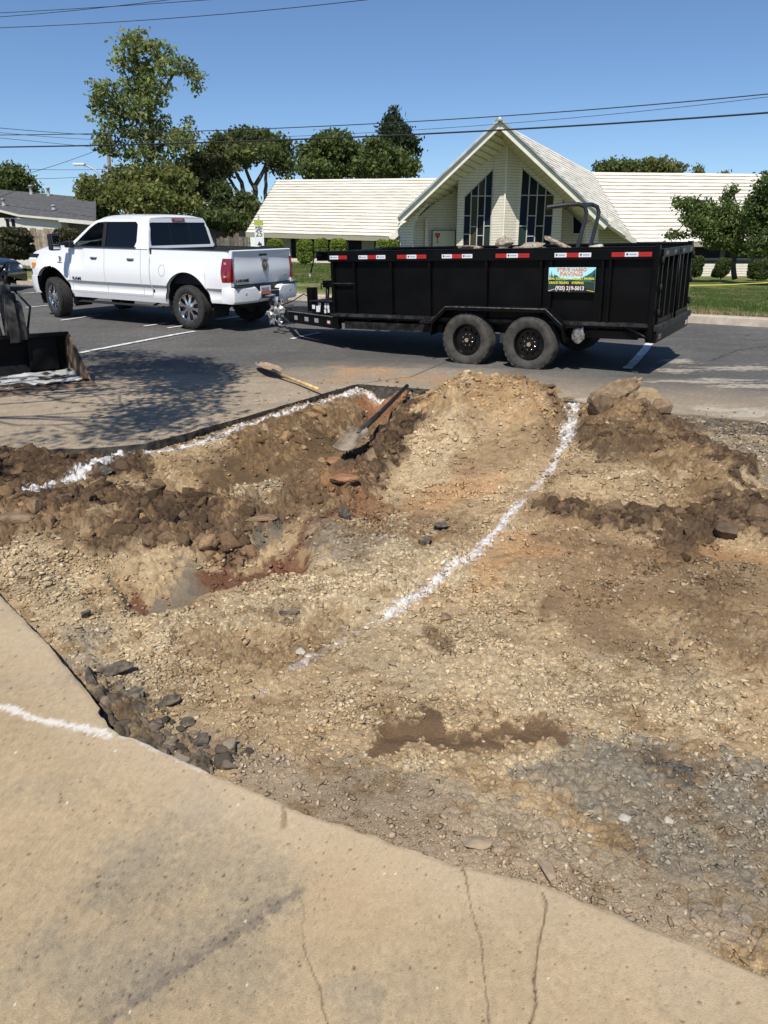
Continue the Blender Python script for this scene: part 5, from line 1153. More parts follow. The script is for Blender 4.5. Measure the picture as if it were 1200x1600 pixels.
rock("rubble_chunk", tpt(-1.05, .1, 1.58), (.15, .10, .06), mat("pale_lump", (.42, .38, .33), .9, noise=.3), "pale grey smooth lump on the load just left of the black roll bar", "rubble chunk", GP, 8)
rock("rubble_chunk", tpt(.25, .45, 1.58), (.16, .10, .05), m_broken, "brown crumbly lump in front of the flat tan slab on the load", "rubble chunk", GP, 9)
# roll bar of a small machine standing in the trailer
rb = MB(); R_ = lambda v, du: [tpt(-1.30 + du, v, 1.25), tpt(-1.33 + du, v, 1.70), tpt(-1.42 + du, v, 2.02)]
A0_ = [tpt(-1.12, -.42, 1.3), tpt(-1.30, -.42, 1.75), tpt(-1.42, -.42, 2.05), tpt(-1.36, -.40, 2.17), tpt(-1.10, -.40, 2.20), tpt(-.62, -.40, 2.17)]
A1 = [tpt(-1.36, .42, 1.3), tpt(-1.52, .42, 1.72), tpt(-1.62, .42, 2.00), tpt(-1.58, .42, 2.10), tpt(-1.40, .42, 2.13)]
Q = lambda a, b_, Y_: Vector(at_y(a, b_, Y_))
f1, f2 = 11.55, 11.95
rb1 = MB().tube([Q(893, 432, f1), Q(904, 381, f1), Q(914, 344, f1), Q(916.5, 332, f1), Q(914, 323, f1), Q(905, 319, f1), Q(885, 320, f1), Q(855, 324, f1)], .030, 10)
rb2 = MB().tube([Q(912, 432, f2), Q(923.5, 381, f2), Q(933, 344, f2), Q(936, 332, f2), Q(933, 323, f2), Q(925, 319.5, f2), Q(912, 320, f1 + .1)], .030, 10)
rr_ = empty("roll_bar", tuple(Q(905, 425, 11.7)), "black tubular roll bar of a small machine sticking up out of the loaded trailer", "roll bar")
hb = rb1.build("hoop", mat("bar_black", (.02, .02, .022), .35, spec=.6, noise=.3, nscale=20), smooth_angle=50); hb.parent = rr_; hb.matrix_parent_inverse = Matrix.Translation(-rr_.location); hc_ = rb2.build("hoop", MATS['bar_black'], smooth_angle=50); hc_.parent = rr_; hc_.matrix_parent_inverse = Matrix.Translation(-rr_.location)
sb = MB().box((-.2, -.25, -.10), (.25, .25, .10), 0, tmat(-.85, -.1, 1.30), bev=.04); sbo = sb.build("seat_back", mat("bar_black", (.02, .02, .022))); sbo.parent = rr_; sbo.matrix_parent_inverse = Matrix.Translation(-rr_.location)
# ================================================================= CHURCH
def Yp(px, py, Y): return tuple(at_y(px, py, Y))
def lines_mat(name, c1, c2, period, duty=.3, axis='Z', bump=.01):
    """painted brickwork: horizontal joints every `period` metres"""
    m = bpy.data.materials.new(name); m.use_nodes = True; nt = m.node_tree; b = nt.nodes["Principled BSDF"]; b.inputs["Roughness"].default_value = .85
    tc = nt.nodes.new("ShaderNodeTexCoord"); sx = nt.nodes.new("ShaderNodeSeparateXYZ"); nt.links.new(tc.outputs["Object"], sx.inputs[0])
    d = nt.nodes.new("ShaderNodeMath"); d.operation = 'MULTIPLY'; d.inputs[1].default_value = 1 / period; nt.links.new(sx.outputs[axis], d.inputs[0])
    f = nt.nodes.new("ShaderNodeMath"); f.operation = 'FRACT'; nt.links.new(d.outputs[0], f.inputs[0])
    g = nt.nodes.new("ShaderNodeMath"); g.operation = 'LESS_THAN'; g.inputs[1].default_value = duty; nt.links.new(f.outputs[0], g.inputs[0])
    n = nt.nodes.new("ShaderNodeTexNoise"); n.inputs["Scale"].default_value = 3; n.inputs["Detail"].default_value = 6; nt.links.new(tc.outputs["Object"], n.inputs[0])
    mx = nt.nodes.new("ShaderNodeMix"); mx.data_type = 'RGBA'; mx.inputs[6].default_value = (*c1, 1); mx.inputs[7].default_value = (*c2, 1); nt.links.new(g.outputs[0], mx.inputs[0])
    mr = nt.nodes.new("ShaderNodeMapRange"); mr.inputs[3].default_value = .82; mr.inputs[4].default_value = 1.12; nt.links.new(n.outputs[0], mr.inputs[0])
    v = nt.nodes.new("ShaderNodeVectorMath"); v.operation = 'SCALE'; nt.links.new(mx.outputs[2], v.inputs[0]); nt.links.new(mr.outputs[0], v.inputs["Scale"]); nt.links.new(v.outputs[0], b.inputs["Base Color"])
    bp = nt.nodes.new("ShaderNodeBump"); bp.invert = True; bp.inputs["Distance"].default_value = bump; nt.links.new(g.outputs[0], bp.inputs["Height"]); nt.links.new(bp.outputs[0], b.inputs["Normal"])
    MATS[name] = m; return m
m_brick = lines_mat("cream_brick", (.74, .69, .585), (.52, .47, .39), .15, .28)
m_tile = mat("roof_tile", (.70, .66, .57), .8, noise=.10, nscale=.8, bump=.01, bscale=12)
m_tlip = mat("tile_lip", (.48, .43, .35), .9)  # darker than the tile: underside shade of each course put into the colour
m_trim = mat("cream_trim", (.72, .69, .58), .7, noise=.08, nscale=2)
m_metal = mat("roof_flashing", (.50, .51, .50), .45, metal=.5, noise=.3, nscale=1.5)
m_brown = mat("brown_siding", (.15, .13, .10), .85, noise=.2, nscale=2)
def roof_patch(a, b, c, d, rows, mb_, lip=.075, thick=.10, cols=34, seed=0):
    """courses between eave a-b and ridge d-c, each stepping over the one below, with tile ends a little uneven"""
    a, b, c, d = map(Vector, (a, b, c, d)); nrm = (b - a).cross(d - a).normalized(); nrm = nrm if nrm.z > 0 else -nrm; rg = random.Random(seed)
    for i in range(rows):
        t0, t1 = i / rows, (i + 1) / rows; V = []; F = []
        for k in range(cols + 1):
            s = k / cols; p = a.lerp(b, s).lerp(d.lerp(c, s), t0); q = a.lerp(b, s).lerp(d.lerp(c, s), t1); j = rg.uniform(-.012, .012)
            V += [p + nrm * (lip + j), q + nrm * (.0 + j * .4), p + nrm * -.02]
        for k in range(cols): F.append((3 * k, 3 * k + 1, 3 * k + 4, 3 * k + 3))
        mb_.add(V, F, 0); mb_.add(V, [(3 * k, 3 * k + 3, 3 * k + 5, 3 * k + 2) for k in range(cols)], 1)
    V = [a, b, c, d] + [p - nrm * thick for p in (a, b, c, d)]; mb_.add(V, [(4, 5, 6, 7), (0, 1, 5, 4), (1, 2, 6, 5), (2, 3, 7, 6), (3, 0, 4, 7)], 2)
ch = empty("church", (6.5, 50, -.15), "cream brick church with a tall pointed gable, stained windows and long low tiled wings", "church")
def part(mb_, name, mats, label=None, par=None, **k):
    M = Matrix.Translation(-Vector(ch.location)) if (par is None or par is ch) else Matrix.Identity(4)
    o = mb_.build(name, mats, par or ch, M if par is None or par is ch else None, label, **k); return o
A = Vector(Yp(780, 190, 46)); RL = Vector(Yp(622, 342, 46)); RR = Vector(Yp(948, 350, 46.2)); D = Vector(Yp(925, 269, 56)); E_ = Vector(Yp(992, 379, 50))
GZ = -.25
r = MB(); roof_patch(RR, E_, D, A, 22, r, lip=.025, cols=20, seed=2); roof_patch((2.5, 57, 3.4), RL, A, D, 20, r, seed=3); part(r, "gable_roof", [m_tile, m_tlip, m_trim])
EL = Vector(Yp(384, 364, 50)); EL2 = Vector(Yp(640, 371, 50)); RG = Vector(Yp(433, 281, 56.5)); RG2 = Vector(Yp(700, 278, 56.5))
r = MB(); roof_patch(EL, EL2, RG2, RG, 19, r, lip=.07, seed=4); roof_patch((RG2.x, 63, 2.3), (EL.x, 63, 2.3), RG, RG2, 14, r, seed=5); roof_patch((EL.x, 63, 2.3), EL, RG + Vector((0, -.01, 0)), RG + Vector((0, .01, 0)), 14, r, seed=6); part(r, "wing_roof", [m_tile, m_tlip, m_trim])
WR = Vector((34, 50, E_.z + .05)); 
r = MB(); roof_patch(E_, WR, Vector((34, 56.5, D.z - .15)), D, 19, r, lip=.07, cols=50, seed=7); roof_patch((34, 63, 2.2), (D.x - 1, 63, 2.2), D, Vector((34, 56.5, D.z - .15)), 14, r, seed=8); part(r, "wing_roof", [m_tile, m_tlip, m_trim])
f = MB(); f.beam(EL + Vector((0, -.02, -.12)), EL2 + Vector((-.6, -.02, -.12)), .08, .24); part(f, "gutter", mat("gutter_olive", (.30, .28, .20), .7)); f = MB(); f.beam(E_ + Vector((.4, -.02, -.14)), WR + Vector((0, -.02, -.14)), .08, .24); part(f, "gutter", mat("gutter_olive", (.30, .28, .20), .7))
# rakes: metal-capped boards along the gable edges, the apex cap, and the ribbed soffit
f = MB()
for P_, Q_ in ((A, RL), (A, RR)):
    f.beam(P_ + Vector((0, -.12, -.10)), Q_ + Vector((0, -.12, -.10)), .10, .42)
part(f, "rake_board", m_trim)
f = MB()
for P_, Q_ in ((A, RL), (A, RR)): f.beam(P_ + Vector((0, -.16, .10)), Q_ + Vector((0, -.16, .10)), .34, .10)
f.lathe([(0, .30), (.10, .24), (.26, .02), (.2, 0), (0, 0)], 8, axis='z', c=(A.x, A.y - .14, A.z - .02)); part(f, "rake_flashing", m_metal)
f = MB(); WY = 48.45
for Q_, sg in ((RL, -1), (RR, 1)):
    o_ = Vector((0, 0, -.30)); f.add([A + o_, Q_ + o_, Q_ + o_ + Vector((0, WY + 1.5 - 46, 0)), A + o_ + Vector((0, WY + 1.5 - 46, 0))], [(0, 1, 2, 3)])
    for k in range(26):
        t = (k + .5) / 26; p = A.lerp(Q_, t) + o_ + Vector((0, 0, -.02)); f.beam(p, p + Vector((0, WY + 1.4 - 46, 0)), .035, .04)
part(f, "soffit", mat("soffit_cream", (.62, .56, .42), .85))
f = MB(); f.beam(Vector(Yp(610, 374, 49.9)), Vector(Yp(640, 347, 49.9)), .2, .34); f.beam(Vector(Yp(945, 345, 47.5)), Vector(Yp(992, 379, 49.5)), .2, .34); f.box(tuple(Vector(Yp(933, 344, 46.4)) - Vector((.2, .3, .1))), tuple(Vector(Yp(957, 344, 46.4)) + Vector((0, .3, .12)))); part(f, "lower_rake_board", m_trim)
# front wall with the two window openings
def wallpt(Y): return lambda a, b_, d: Vector((a, Y + d, b_))
def pp(pts, Y): return [(at_y(x_, y_, Y)[0], at_y(x_, y_, Y)[2]) for x_, y_ in pts]
W1 = [(771, 263), (765, 412), (722, 412), (726, 307)]; W2 = [(817, 262), (867, 305), (858, 412), (807, 412)]
wall = [(712, 425), (716, 282), (780, 216), (812, 216), (880, 290), (874, 425)]
m = MB(); m.prism(pp(wall, WY), wallpt(WY), 0, .35, holes=[pp(W1, WY), pp(W2, WY)]); part(m, "front_wall", m_brick)
m = MB(); pl = [pp([(771.5, 262)], WY)[0][0], pp([(789, 262)], WY)[0][0], pp([(811, 262)], WY)[0][0]]
top = at_y(790, 210, WY)[2]; V = [(pl[0], WY - .02, GZ), (pl[1], WY - .50, GZ), (pl[2], WY - .02, GZ), (pl[0], WY - .02, top - .3), (pl[1], WY - .50, top + .1), (pl[2], WY - .02, top - .3)]
m.add(V, [(0, 1, 4, 3), (1, 2, 5, 4), (0, 2, 1), (3, 4, 5)]); part(m, "centre_pier", m_brick)
MB_ = MB(); MB_.box((pl[1] - .05, WY - .56, GZ), (pl[1] + .05, WY - .48, top)); part(MB_, "pier_ridge", m_trim)
m_gdark = mat("stained_glass_dark", (.010, .010, .012), .35, spec=.12); m_gblue = mat("stained_glass_blue", (.006, .010, .030), .35, spec=.12); m_gbr = mat("stained_glass_amber", (.055, .045, .025), .35, spec=.12); m_ggr = mat("stained_glass_green", (.020, .035, .030), .35, spec=.12)
def win(Wq, divs, rowsets, mir):
    """panes of stained glass between light lead bars; every tall light has its own joints"""
    q = pp(Wq, WY); x0 = min(p[0] for p in q); x1 = max(p[0] for p in q); 
    ztop = lambda x: (lambda s, e: s[1] + (e[1] - s[1]) * (x - s[0]) / (e[0] - s[0]))(*(sorted([q[0], q[3] if not mir else q[1]])))
    zb = min(p[1] for p in q); fr = MB(); rg = random.Random(5 if mir else 4)
    w = empty("window", (0, 0, 0), None, None); w.parent = ch; w.matrix_local = Matrix.Translation(-Vector(ch.location))
    cols = np.linspace(x0 + .02, x1 - .02, divs + 1); mats_ = [m_gdark, m_gblue, m_gbr, m_ggr]
    gl = MB()
    for k in range(divs):
        a, b_ = cols[k], cols[k + 1]; js = [zb] + [zb + (z - zb) for z in rowsets[k]] + [99]
        for j in range(len(js) - 1):
            za, zc = js[j], js[j + 1]; ta, tb = min(zc, ztop(a)), min(zc, ztop(b_))
            if min(ta, tb) - za < -.2: continue
            gl.add([(a, WY + .16, za), (b_, WY + .16, za), (b_, WY + .16, max(tb, za)), (a, WY + .16, max(ta, za))], [(0, 1, 2, 3)], rg.choice([0, 0, 1, 2, 3, 0, 1]))
            if zc < min(ztop(a), ztop(b_)): fr.box((a, WY + .10, zc - .025), (b_, WY + .155, zc + .025))
    for k, x_ in enumerate(cols): fr.box((x_ - .03, WY + .09, zb), (x_ + .03, WY + .158, ztop(x_) - .02))
    a, b_ = cols[0], cols[-1]; fr.beam((a, WY + .12, ztop(a) - .03), (b_, WY + .12, ztop(b_) - .03), .06, .06)
    f_ = fr.build("frame", mat("lead_bars", (.42, .42, .38), .6), w); g_ = gl.build("pane", mats_, w)

Zy = lambda y: float(at_y(790, y, WY)[2])
win(W1, 4, [[Zy(366), Zy(337), Zy(306)], [Zy(354), Zy(306)], [Zy(368), Zy(337), Zy(306)], [Zy(353), Zy(306)]], False)
win(W2, 4, [[Zy(353), Zy(305)], [Zy(369), Zy(337), Zy(305)], [Zy(353), Zy(305)], [Zy(369), Zy(337), Zy(305)]], True)
# side bays set back under the eaves
BY = 50.0
m = MB(); m.prism(pp([(630, 428), (648, 344), (716, 286), (716, 428)], BY), wallpt(BY), 0, .3); part(m, "bay_wall", m_brick); m = MB(); m.prism(pp([(872, 428), (876, 296), (935, 345), (985, 372), (985, 428)], BY), wallpt(BY), 0, .3); part(m, "bay_wall", m_brick)
m = MB(); c_ = pp([(624, 430), (626, 352), (640, 343), (668, 318), (668, 322), (655, 336), (648, 350), (646, 364), (645, 430)], 47.0); m.prism(c_, wallpt(47.0), 0, .9); part(m, "buttress", m_brick); m = MB(); c2 = pp([(915, 430), (915, 352), (926, 344), (936, 350), (932, 430)], 47.4); m.prism(c2, wallpt(47.4), 0, .6); part(m, "buttress", m_brick)
m = MB(); m.prism(pp([(663, 428), (665, 343), (669, 340), (668, 428)], 49.7), wallpt(49.7), 0, .2); part(m, "bay_post", m_trim)
w_ = MB(); w_.prism(pp([(896, 331), (896, 365), (909, 365), (917, 352), (917, 347)], BY), wallpt(BY - .06), 0, .05); o1 = part(w_, "side_window", m_gblue); w_ = MB(); w_.beam(Vector(Yp(894, 366, BY - .1)), Vector(Yp(918, 366, BY - .1)), .1, .1); w_.beam(Vector(Yp(894.5, 330, BY - .1)), Vector(Yp(894.5, 366, BY - .1)), .06, .06); part(w_, "window_sill", m_trim)
# notice board with a red chalice
nb = MB(); a = pp([(675, 359)], 49.8)[0]; b_ = pp([(711.5, 390)], 49.8)[0]
nb.box((a[0], 49.78, b_[1]), (b_[0], 49.90, a[1]), 0); nb.box((a[0] + .06, 49.765, b_[1] + .06), (b_[0] - .06, 49.782, a[1] - .06), 1)
cx = pp([(683.5, 372)], 49.8)[0]; s_ = .055
nb.prism([(-3 * s_, 5.2 * s_), (3 * s_, 5.2 * s_), (2.3 * s_, 1.5 * s_), (.6 * s_, 0), (.4 * s_, -4 * s_), (2.0 * s_, -5.2 * s_), (-2.0 * s_, -5.2 * s_), (-.4 * s_, -4 * s_), (-.6 * s_, 0), (-2.3 * s_, 1.5 * s_)], lambda p, q, d: Vector((cx[0] + p, 49.763 - d, cx[1] + q)), 0, .004, mi=2)
nb.beam((cx[0] - .10, 49.757, cx[1] + .10), (cx[0] + .10, 49.757, cx[1] + .24), .004, .03, mi=1, up=(0, 1, 0)); nb.beam((cx[0] - .10, 49.752, cx[1] + .24), (cx[0] + .10, 49.752, cx[1] + .10), .004, .03, mi=1, up=(0, 1, 0))
part(nb, "notice_board", [m_brown, mat("board_cream", (.62, .60, .42), .6), mat("chalice_red", (.45, .04, .03), .6)])
# wing walls: low brick base, dark openings between posts
LW = Vector(EL); yw = 51.2
m = MB(); m.box((EL.x + .9, yw, GZ), (1.0, yw + .3, EL.z + .1)); part(m, "wing_wall", m_brown)
for px_, w in ((444, 2.2), (497, 1.2), (534, 1.2), (575, 2.0), (610, 1.0)):
    x_ = at_y(px_, 385, yw)[0]; m = MB(); m.box((x_ - w * .2, yw - .08, GZ), (x_ + w * .2, yw, EL.z + .05)); part(m, "wing_post", mat("grey_panel", (.34, .32, .27), .8, noise=.15))
for px0, px1 in ((452, 462), (480, 495), (510, 530), (545, 566), (585, 600)):
    m = MB(); m.box((at_y(px0, 385, yw)[0], yw - .05, .4), (at_y(px1, 385, yw)[0], yw - .01, EL.z - .25)); part(m, "wing_window", m_gdark)
m = MB(); m.box((E_.x + 1.2, 49.3, GZ), (34, 49.55, .62)); part(m, "planter_wall", m_brick)
m = MB(); m.box((EL.x + 1.2, 49.3, GZ), (-.6, 49.5, .95)); part(m, "planter_wall", m_brick)
m = MB(); m.box((E_.x - .5, yw + .02, GZ), (34, yw + .28, E_.z + .2)); part(m, "wing_wall", m_brown)
for k in range(9):
    x_ = E_.x + .4 + k * 1.95; m = MB(); m.box((x_, yw - .03, .95), (x_ + 1.6, yw + .01, 1.75)); wn_ = part(m, "wing_window", m_gdark); m = MB(); m.box((x_ - .05, yw - .08, .80), (x_ + 1.65, yw - .031, .93)); part(m, "window_sill", mat("sill_grey", (.35, .34, .30), .7))
m = MB(); m.box((-8, 51.6, GZ), (30, 62.5, 2.0)); part(m, "interior_mass", m_brown)

# ================================================================= HOUSES, FENCES
hs = empty("house", (-20, 40, -.1), "low house with a grey shingle roof and cream-white walls at far left", "house")
Mh = Matrix.Translation(-Vector(hs.location))
m_shing = mat("grey_shingle", (.085, .085, .083), .95, noise=.25, nscale=5, bump=.01, bscale=30); m_wh = mat("house_white", (.62, .58, .52), .8, noise=.05)
r = MB(); P = [Yp(-120, 285, 47), Yp(150, 310, 47), Yp(150, 346, 40.5), Yp(30, 336, 40.5), Yp(0, 328, 41), Yp(-140, 300, 44)]
r.add([Vector(p) for p in P] + [Vector(p) - Vector((0, 0, .05)) for p in P], [(0, 1, 2, 3, 4, 5), (2, 3, 9, 8), (3, 4, 10, 9), (4, 5, 11, 10), (1, 2, 8, 7)]); r.add([Yp(-120, 285, 47), Yp(150, 310, 47), (Yp(150, 310, 47)[0], 54, 2.6), (Yp(-120, 285, 47)[0], 54, 2.6)], [(0, 1, 2, 3)]); r.build("roof", m_shing, hs, Mh)
w = MB(); w.box((at_y(-140, 340, 40.6)[0], 40.62, -.3), (at_y(94, 340, 40.6)[0], 46, 2.98)); w.build("wall", m_wh, hs, Mh)
w = MB(); w.box((at_y(94, 340, 41.6)[0] + .01, 41.6, -.3), (at_y(160, 340, 41.6)[0], 46, 2.85)); w.build("wall", mat("house_grey", (.17, .165, .16), .85), hs, Mh)
w = MB(); w.beam(Vector(Yp(0, 329.5, 40.4)), Vector(Yp(30, 337, 40.4)), .12, .10); w.beam(Vector(Yp(30, 337, 40.4)), Vector(Yp(92, 342.5, 40.4)), .12, .10); w.beam(Vector(Yp(92, 343.5, 40.4)), Vector(Yp(150, 349, 40.4)), .12, .18); w.build("fascia", m_wh, hs, Mh)
for a, b_ in ((8.5, 15), (17, 24)):
    w = MB(); p = at_y(a, 342, 40.6); q = at_y(b_, 354, 40.6); w.box((p[0], 40.59, q[2]), (q[0], 40.618, p[2])); w.build("window", m_gdark, hs, Mh)
for x_, y_, h, c in ((49, 303, .45, 0), (76, 305, .4, 0), (6, 320, .3, 0), (84, 326, .18, 1), (55, 333, .08, 1), (90, 335, .08, 1), (122, 336, .08, 1)):
    Yv = 46.5 if y_ < 310 else 42.5; p = Vector(Yp(x_, y_, Yv)); w = MB(); w.lathe([(0, 0), (.16, 0), (.09, .08), (.08, h), (.12, h + .02), (.12, h + .08), (0, h + .1)], 10, axis='z', c=tuple(p - Vector((0, 0, .08)))); w.build("roof_vent", mat("vent_grey", (.35, .35, .34), .6), hs, Mh)
def board_fence(x0, x1, Y, ztop, zbot, mm, label, n, lean=0.0, seed=0):
    fo = empty("wooden_fence", ((x0 + x1) / 2, Y, zbot), label, "fence"); Mf = Matrix.Translation(-Vector(fo.location)); rg = random.Random(seed); b_ = MB(); w = (x1 - x0) / n
    for k in range(n):
        o = rg.uniform(-.02, .02); h = rg.uniform(-.06, .06); b_.box((x0 + k * w + .006, Y + o, zbot), (x0 + (k + 1) * w - .006, Y + o + .02, ztop + h), rg.randint(0, 2))
    b_.build("boards", mm, fo, Mf); r_ = MB(); r_.box((x0, Y + .045, zbot + .4), (x1, Y + .09, zbot + .5)); r_.build("rail", mm[1], fo, Mf); r_ = MB(); r_.box((x0, Y + .045, ztop - .4), (x1, Y + .09, ztop - .3)); r_.build("rail", mm[1], fo, Mf)
wm = [mat("fence_wood_a", (.30, .24, .17), .9, noise=.3, nscale=6), mat("fence_wood_b", (.22, .17, .12), .9, noise=.3, nscale=6), mat("fence_wood_c", (.36, .29, .21), .9, noise=.3, nscale=6)]
x0 = at_y(46, 360, 36)[0]; x1 = at_y(96, 360, 36)[0]; board_fence(x0, x1, 36, 2.36, -.2, wm, "weathered upright-board fence between the dark hedge and the white house", 14)
wd = [mat("fence_grey_a", (.13, .11, .09), .9, noise=.3, nscale=6), mat("fence_grey_b", (.10, .085, .07), .9, noise=.3, nscale=6), mat("fence_grey_c", (.17, .145, .12), .9, noise=.3, nscale=6)]
x0 = at_y(318, 375, 52)[0]; x1 = at_y(391, 375, 52)[0]; board_fence(x0, x1, 52, at_y(350, 371, 52)[2], -.3, wd, "dark board fence below the trees, left of the church roof", 24, seed=2)
fb = empty("outbuilding", (-15, 66, 0), "long flat grey roof seen just above the pickup cab", "building"); Mo = Matrix.Translation(-Vector(fb.location)); w = MB(); p = at_y(180, 331, 66); q = at_y(325, 331, 66); w.box((p[0], 66, -.5), (q[0], 72, p[2] - .3)); w.build("wall", mat("house_grey", (.17, .165, .16)), fb, Mo); w = MB(); w.box((p[0] - .4, 65.6, p[2] - .29), (q[0] + .4, 72.4, p[2])); w.build("roof", mat("flat_roof", (.34, .34, .34), .8), fb, Mo)
fb = empty("outbuilding", (-10.5, 60, 0), "small pale roof glimpsed through the trees right of the cab", "building"); Mo = Matrix.Translation(-Vector(fb.location)); w = MB(); p = at_y(318, 350, 60); q = at_y(372, 350, 60); w.box((p[0], 60, -.5), (q[0], 64, p[2] - .2)); w.build("wall", m_brown, fb, Mo); w = MB(); w.add([(p[0] - .3, 59.7, p[2] - .2), (q[0] + .3, 59.7, p[2] - .2), (q[0] + .3, 62, p[2] + 1.0), (p[0] - .3, 62, p[2] + 1.0), (p[0] - .3, 64.3, p[2] - .2), (q[0] + .3, 64.3, p[2] - .2)], [(0, 1, 2, 3), (3, 2, 5, 4), (0, 3, 4), (1, 5, 2)]); w.build("roof", mat("pale_roof", (.42, .41, .38), .8), fb, Mo)

# ================================================================= TREES AND SHRUBS
m_leaf = vmat("leaf", rough=.6, spec=.25, bump=0, var=.12, vscale=3, trans=.46)
m_bark = mat("bark", (.085, .066, .05), .95, noise=.35, nscale=6, bump=.02, bscale=12)
def leaves(name, blobs, n, size, cols, par, seed, shell=.35, droop=0.0, M=None, clump=.30, per=9):
    """leaf sprays: clumps of small leaf quads gathered round points in each blob"""
    rg = np.random.default_rng(seed); vol = np.array([b[1][0] * b[1][1] * b[1][2] for b in blobs]) ** .75; vol = vol / vol.sum(); PV = []; PC = []; PF = []; off_ = 0
    for (c, r), w in zip(blobs, vol):
        k = max(3, int(n * w / per)); d = rg.normal(size=(k, 3)); d /= np.linalg.norm(d, axis=1)[:, None]; rad = rg.uniform(shell, 1, k) ** .5
        lump = 1 + .30 * (fbm(d[:, 0] * 1.3 + seed, d[:, 1] * 1.3 + d[:, 2] * 2, 1.5, 3, seed) - .5) * 2
        P = np.array(c) + d * rad[:, None] * lump[:, None] * np.array(r); cc = np.array(cols)[rg.integers(0, len(cols), k)] * 1.6 * rg.uniform(.6, 1.35, k)[:, None]
        P = np.repeat(P, per, 0) + rg.normal(size=(k * per, 3)) * clump * np.array((1, 1, .6)) * size * 5; cc = np.repeat(cc, per, 0) * rg.uniform(.8, 1.25, k * per)[:, None]; k *= per
        a = rg.normal(size=(k, 3)); a /= np.linalg.norm(a, axis=1)[:, None]; b_ = rg.normal(size=(k, 3)) + np.array((0, 0, .0)); b_ -= a * (a * b_).sum(1)[:, None]; b_ /= np.linalg.norm(b_, axis=1)[:, None]
        a[:, 2] -= droop; s = size * rg.uniform(.6, 1.4, k)[:, None]
        Q = np.stack([P - a * s, P + b_ * s * .5 - a * s * .1, P + a * s, P - b_ * s * .5 - a * s * .1], 1).reshape(-1, 3); PV.append(Q); PC.append(np.repeat(cc, 4, 0)); PF.append(np.arange(k * 4).reshape(-1, 4) + off_); off_ += k * 4
    o = big_mesh(name, np.concatenate(PV) - (np.array(par.location) if par else 0), np.concatenate(PF), m_leaf, par, col=np.clip(np.concatenate(PC), .004, .5)); return o
def tree(kind, label, cat, Y, blobs, trunks, n, size, cols, seed, gz=None, group=None, droop=0.0, shell=.35, bark=None, depth=1.0):
    """blobs: (px, py, rx, ry) in photo pixels at distance Y; trunks: lists of (px, py, width px)"""
    k = FPX / Y; rg = random.Random(seed); b0 = trunks[0][0]; base = at_y(b0[0], b0[1], Y)
    t = empty(kind, tuple(base), label, cat, group); B = []
    for (px, py, rx, ry) in blobs:
        dy = rg.uniform(-1, 1) * rx / k * .8 * depth; c = at_y(px, py, Y); B.append(((c[0], Y + dy, c[2]), (rx / k * 1.0, max(rx, ry) / k * depth, ry / k)))
    leaves("crown", B, n, size, cols, t, seed, shell=shell, droop=droop)
    tb = MB()
    for path in trunks:
        pts = [Vector(at_y(p[0], p[1], Y)) for p in path]; r_ = [p[2] / k / 2 for p in path]
        f_ = []; fr = []
        for i in range(len(pts) - 1):
            for j in range(3): f_.append(pts[i].lerp(pts[i + 1], j / 3) + Vector((rg.uniform(-1, 1), rg.uniform(-1, 1), 0)) * r_[i] * .35 * (0 if i == 0 and j == 0 else 1)); fr.append(r_[i] + (r_[i + 1] - r_[i]) * j / 3)
        tb.tube(f_ + [pts[-1]], fr + [r_[-1]], 7)
    if len(trunks) > 0:                                        # fine limbs reaching into every blob
        for (c, r_) in B:
            s_ = min((Vector(at_y(p[0], p[1], Y)) for path in trunks for p in path[1:]), key=lambda q: (q - Vector(c)).length); tb.tube([s_, s_.lerp(Vector(c), .5) + Vector((0, 0, r_[2] * .15)), Vector(c)], [.05 * Y / 45, .035 * Y / 45, .015], 5)
    tb.build("trunk", bark or m_bark, t, Matrix.Translation(-Vector(t.location)))
    return t
G1 = [(.125, .15, .045), (.15, .175, .06), (.09, .12, .035), (.18, .20, .08)]; G2 = [(.065, .085, .026), (.045, .062, .02), (.085, .10, .035)]; G3 = [(.075, .10, .03), (.055, .08, .025), (.10, .12, .035)]; GY = [(.12, .13, .035), (.085, .11, .032), (.14, .14, .045)]
tree("deciduous_tree", "tall airy pale-green tree rising above everything behind the pickup", "tree", 55,
     [(218, 72, 30, 18), (190, 93, 22, 15), (250, 80, 20, 16), (272, 106, 26, 13), (298, 112, 14, 14), (307, 128, 7, 16), (228, 110, 26, 20), (208, 132, 24, 20), (244, 140, 22, 26), (172, 145, 22, 13), (152, 155, 13, 22), (144, 172, 5, 13), (192, 160, 26, 18), (232, 172, 26, 20), (180, 190, 24, 22), (212, 205, 26, 22), (252, 205, 24, 18), (290, 207, 14, 22), (175, 225, 22, 18), (285, 228, 24, 16), (160, 225, 10, 14), (230, 235, 25, 16), (205, 262, 30, 20), (265, 258, 28, 18), (165, 232, 12, 10)],
     [[(240, 335, 11), (238, 280, 10), (237, 230, 9), (236, 190, 8), (232, 160, 6), (224, 128, 4), (214, 100, 3), (216, 70, 2)], [(237, 215, 6), (212, 185, 4), (180, 165, 3), (155, 155, 2)], [(236, 165, 5), (255, 140, 4), (272, 115, 3), (300, 112, 2)], [(238, 240, 6), (262, 220, 4), (288, 205, 2)], [(225, 130, 4), (200, 105, 3), (188, 92, 2)]], 9500, .15, G1, 1, shell=.05)
tree("deciduous_tree", "yellow-green broad tree directly behind the pickup cab, below the tall tree", "tree", 50, [(215, 285, 32, 24), (255, 285, 34, 26), (195, 310, 30, 20), (240, 315, 40, 22), (285, 318, 22, 18), (180, 285, 20, 18)], [[(243, 345, 10), (241, 300, 8), (235, 285, 5)]], 9000, .15, GY, 2)
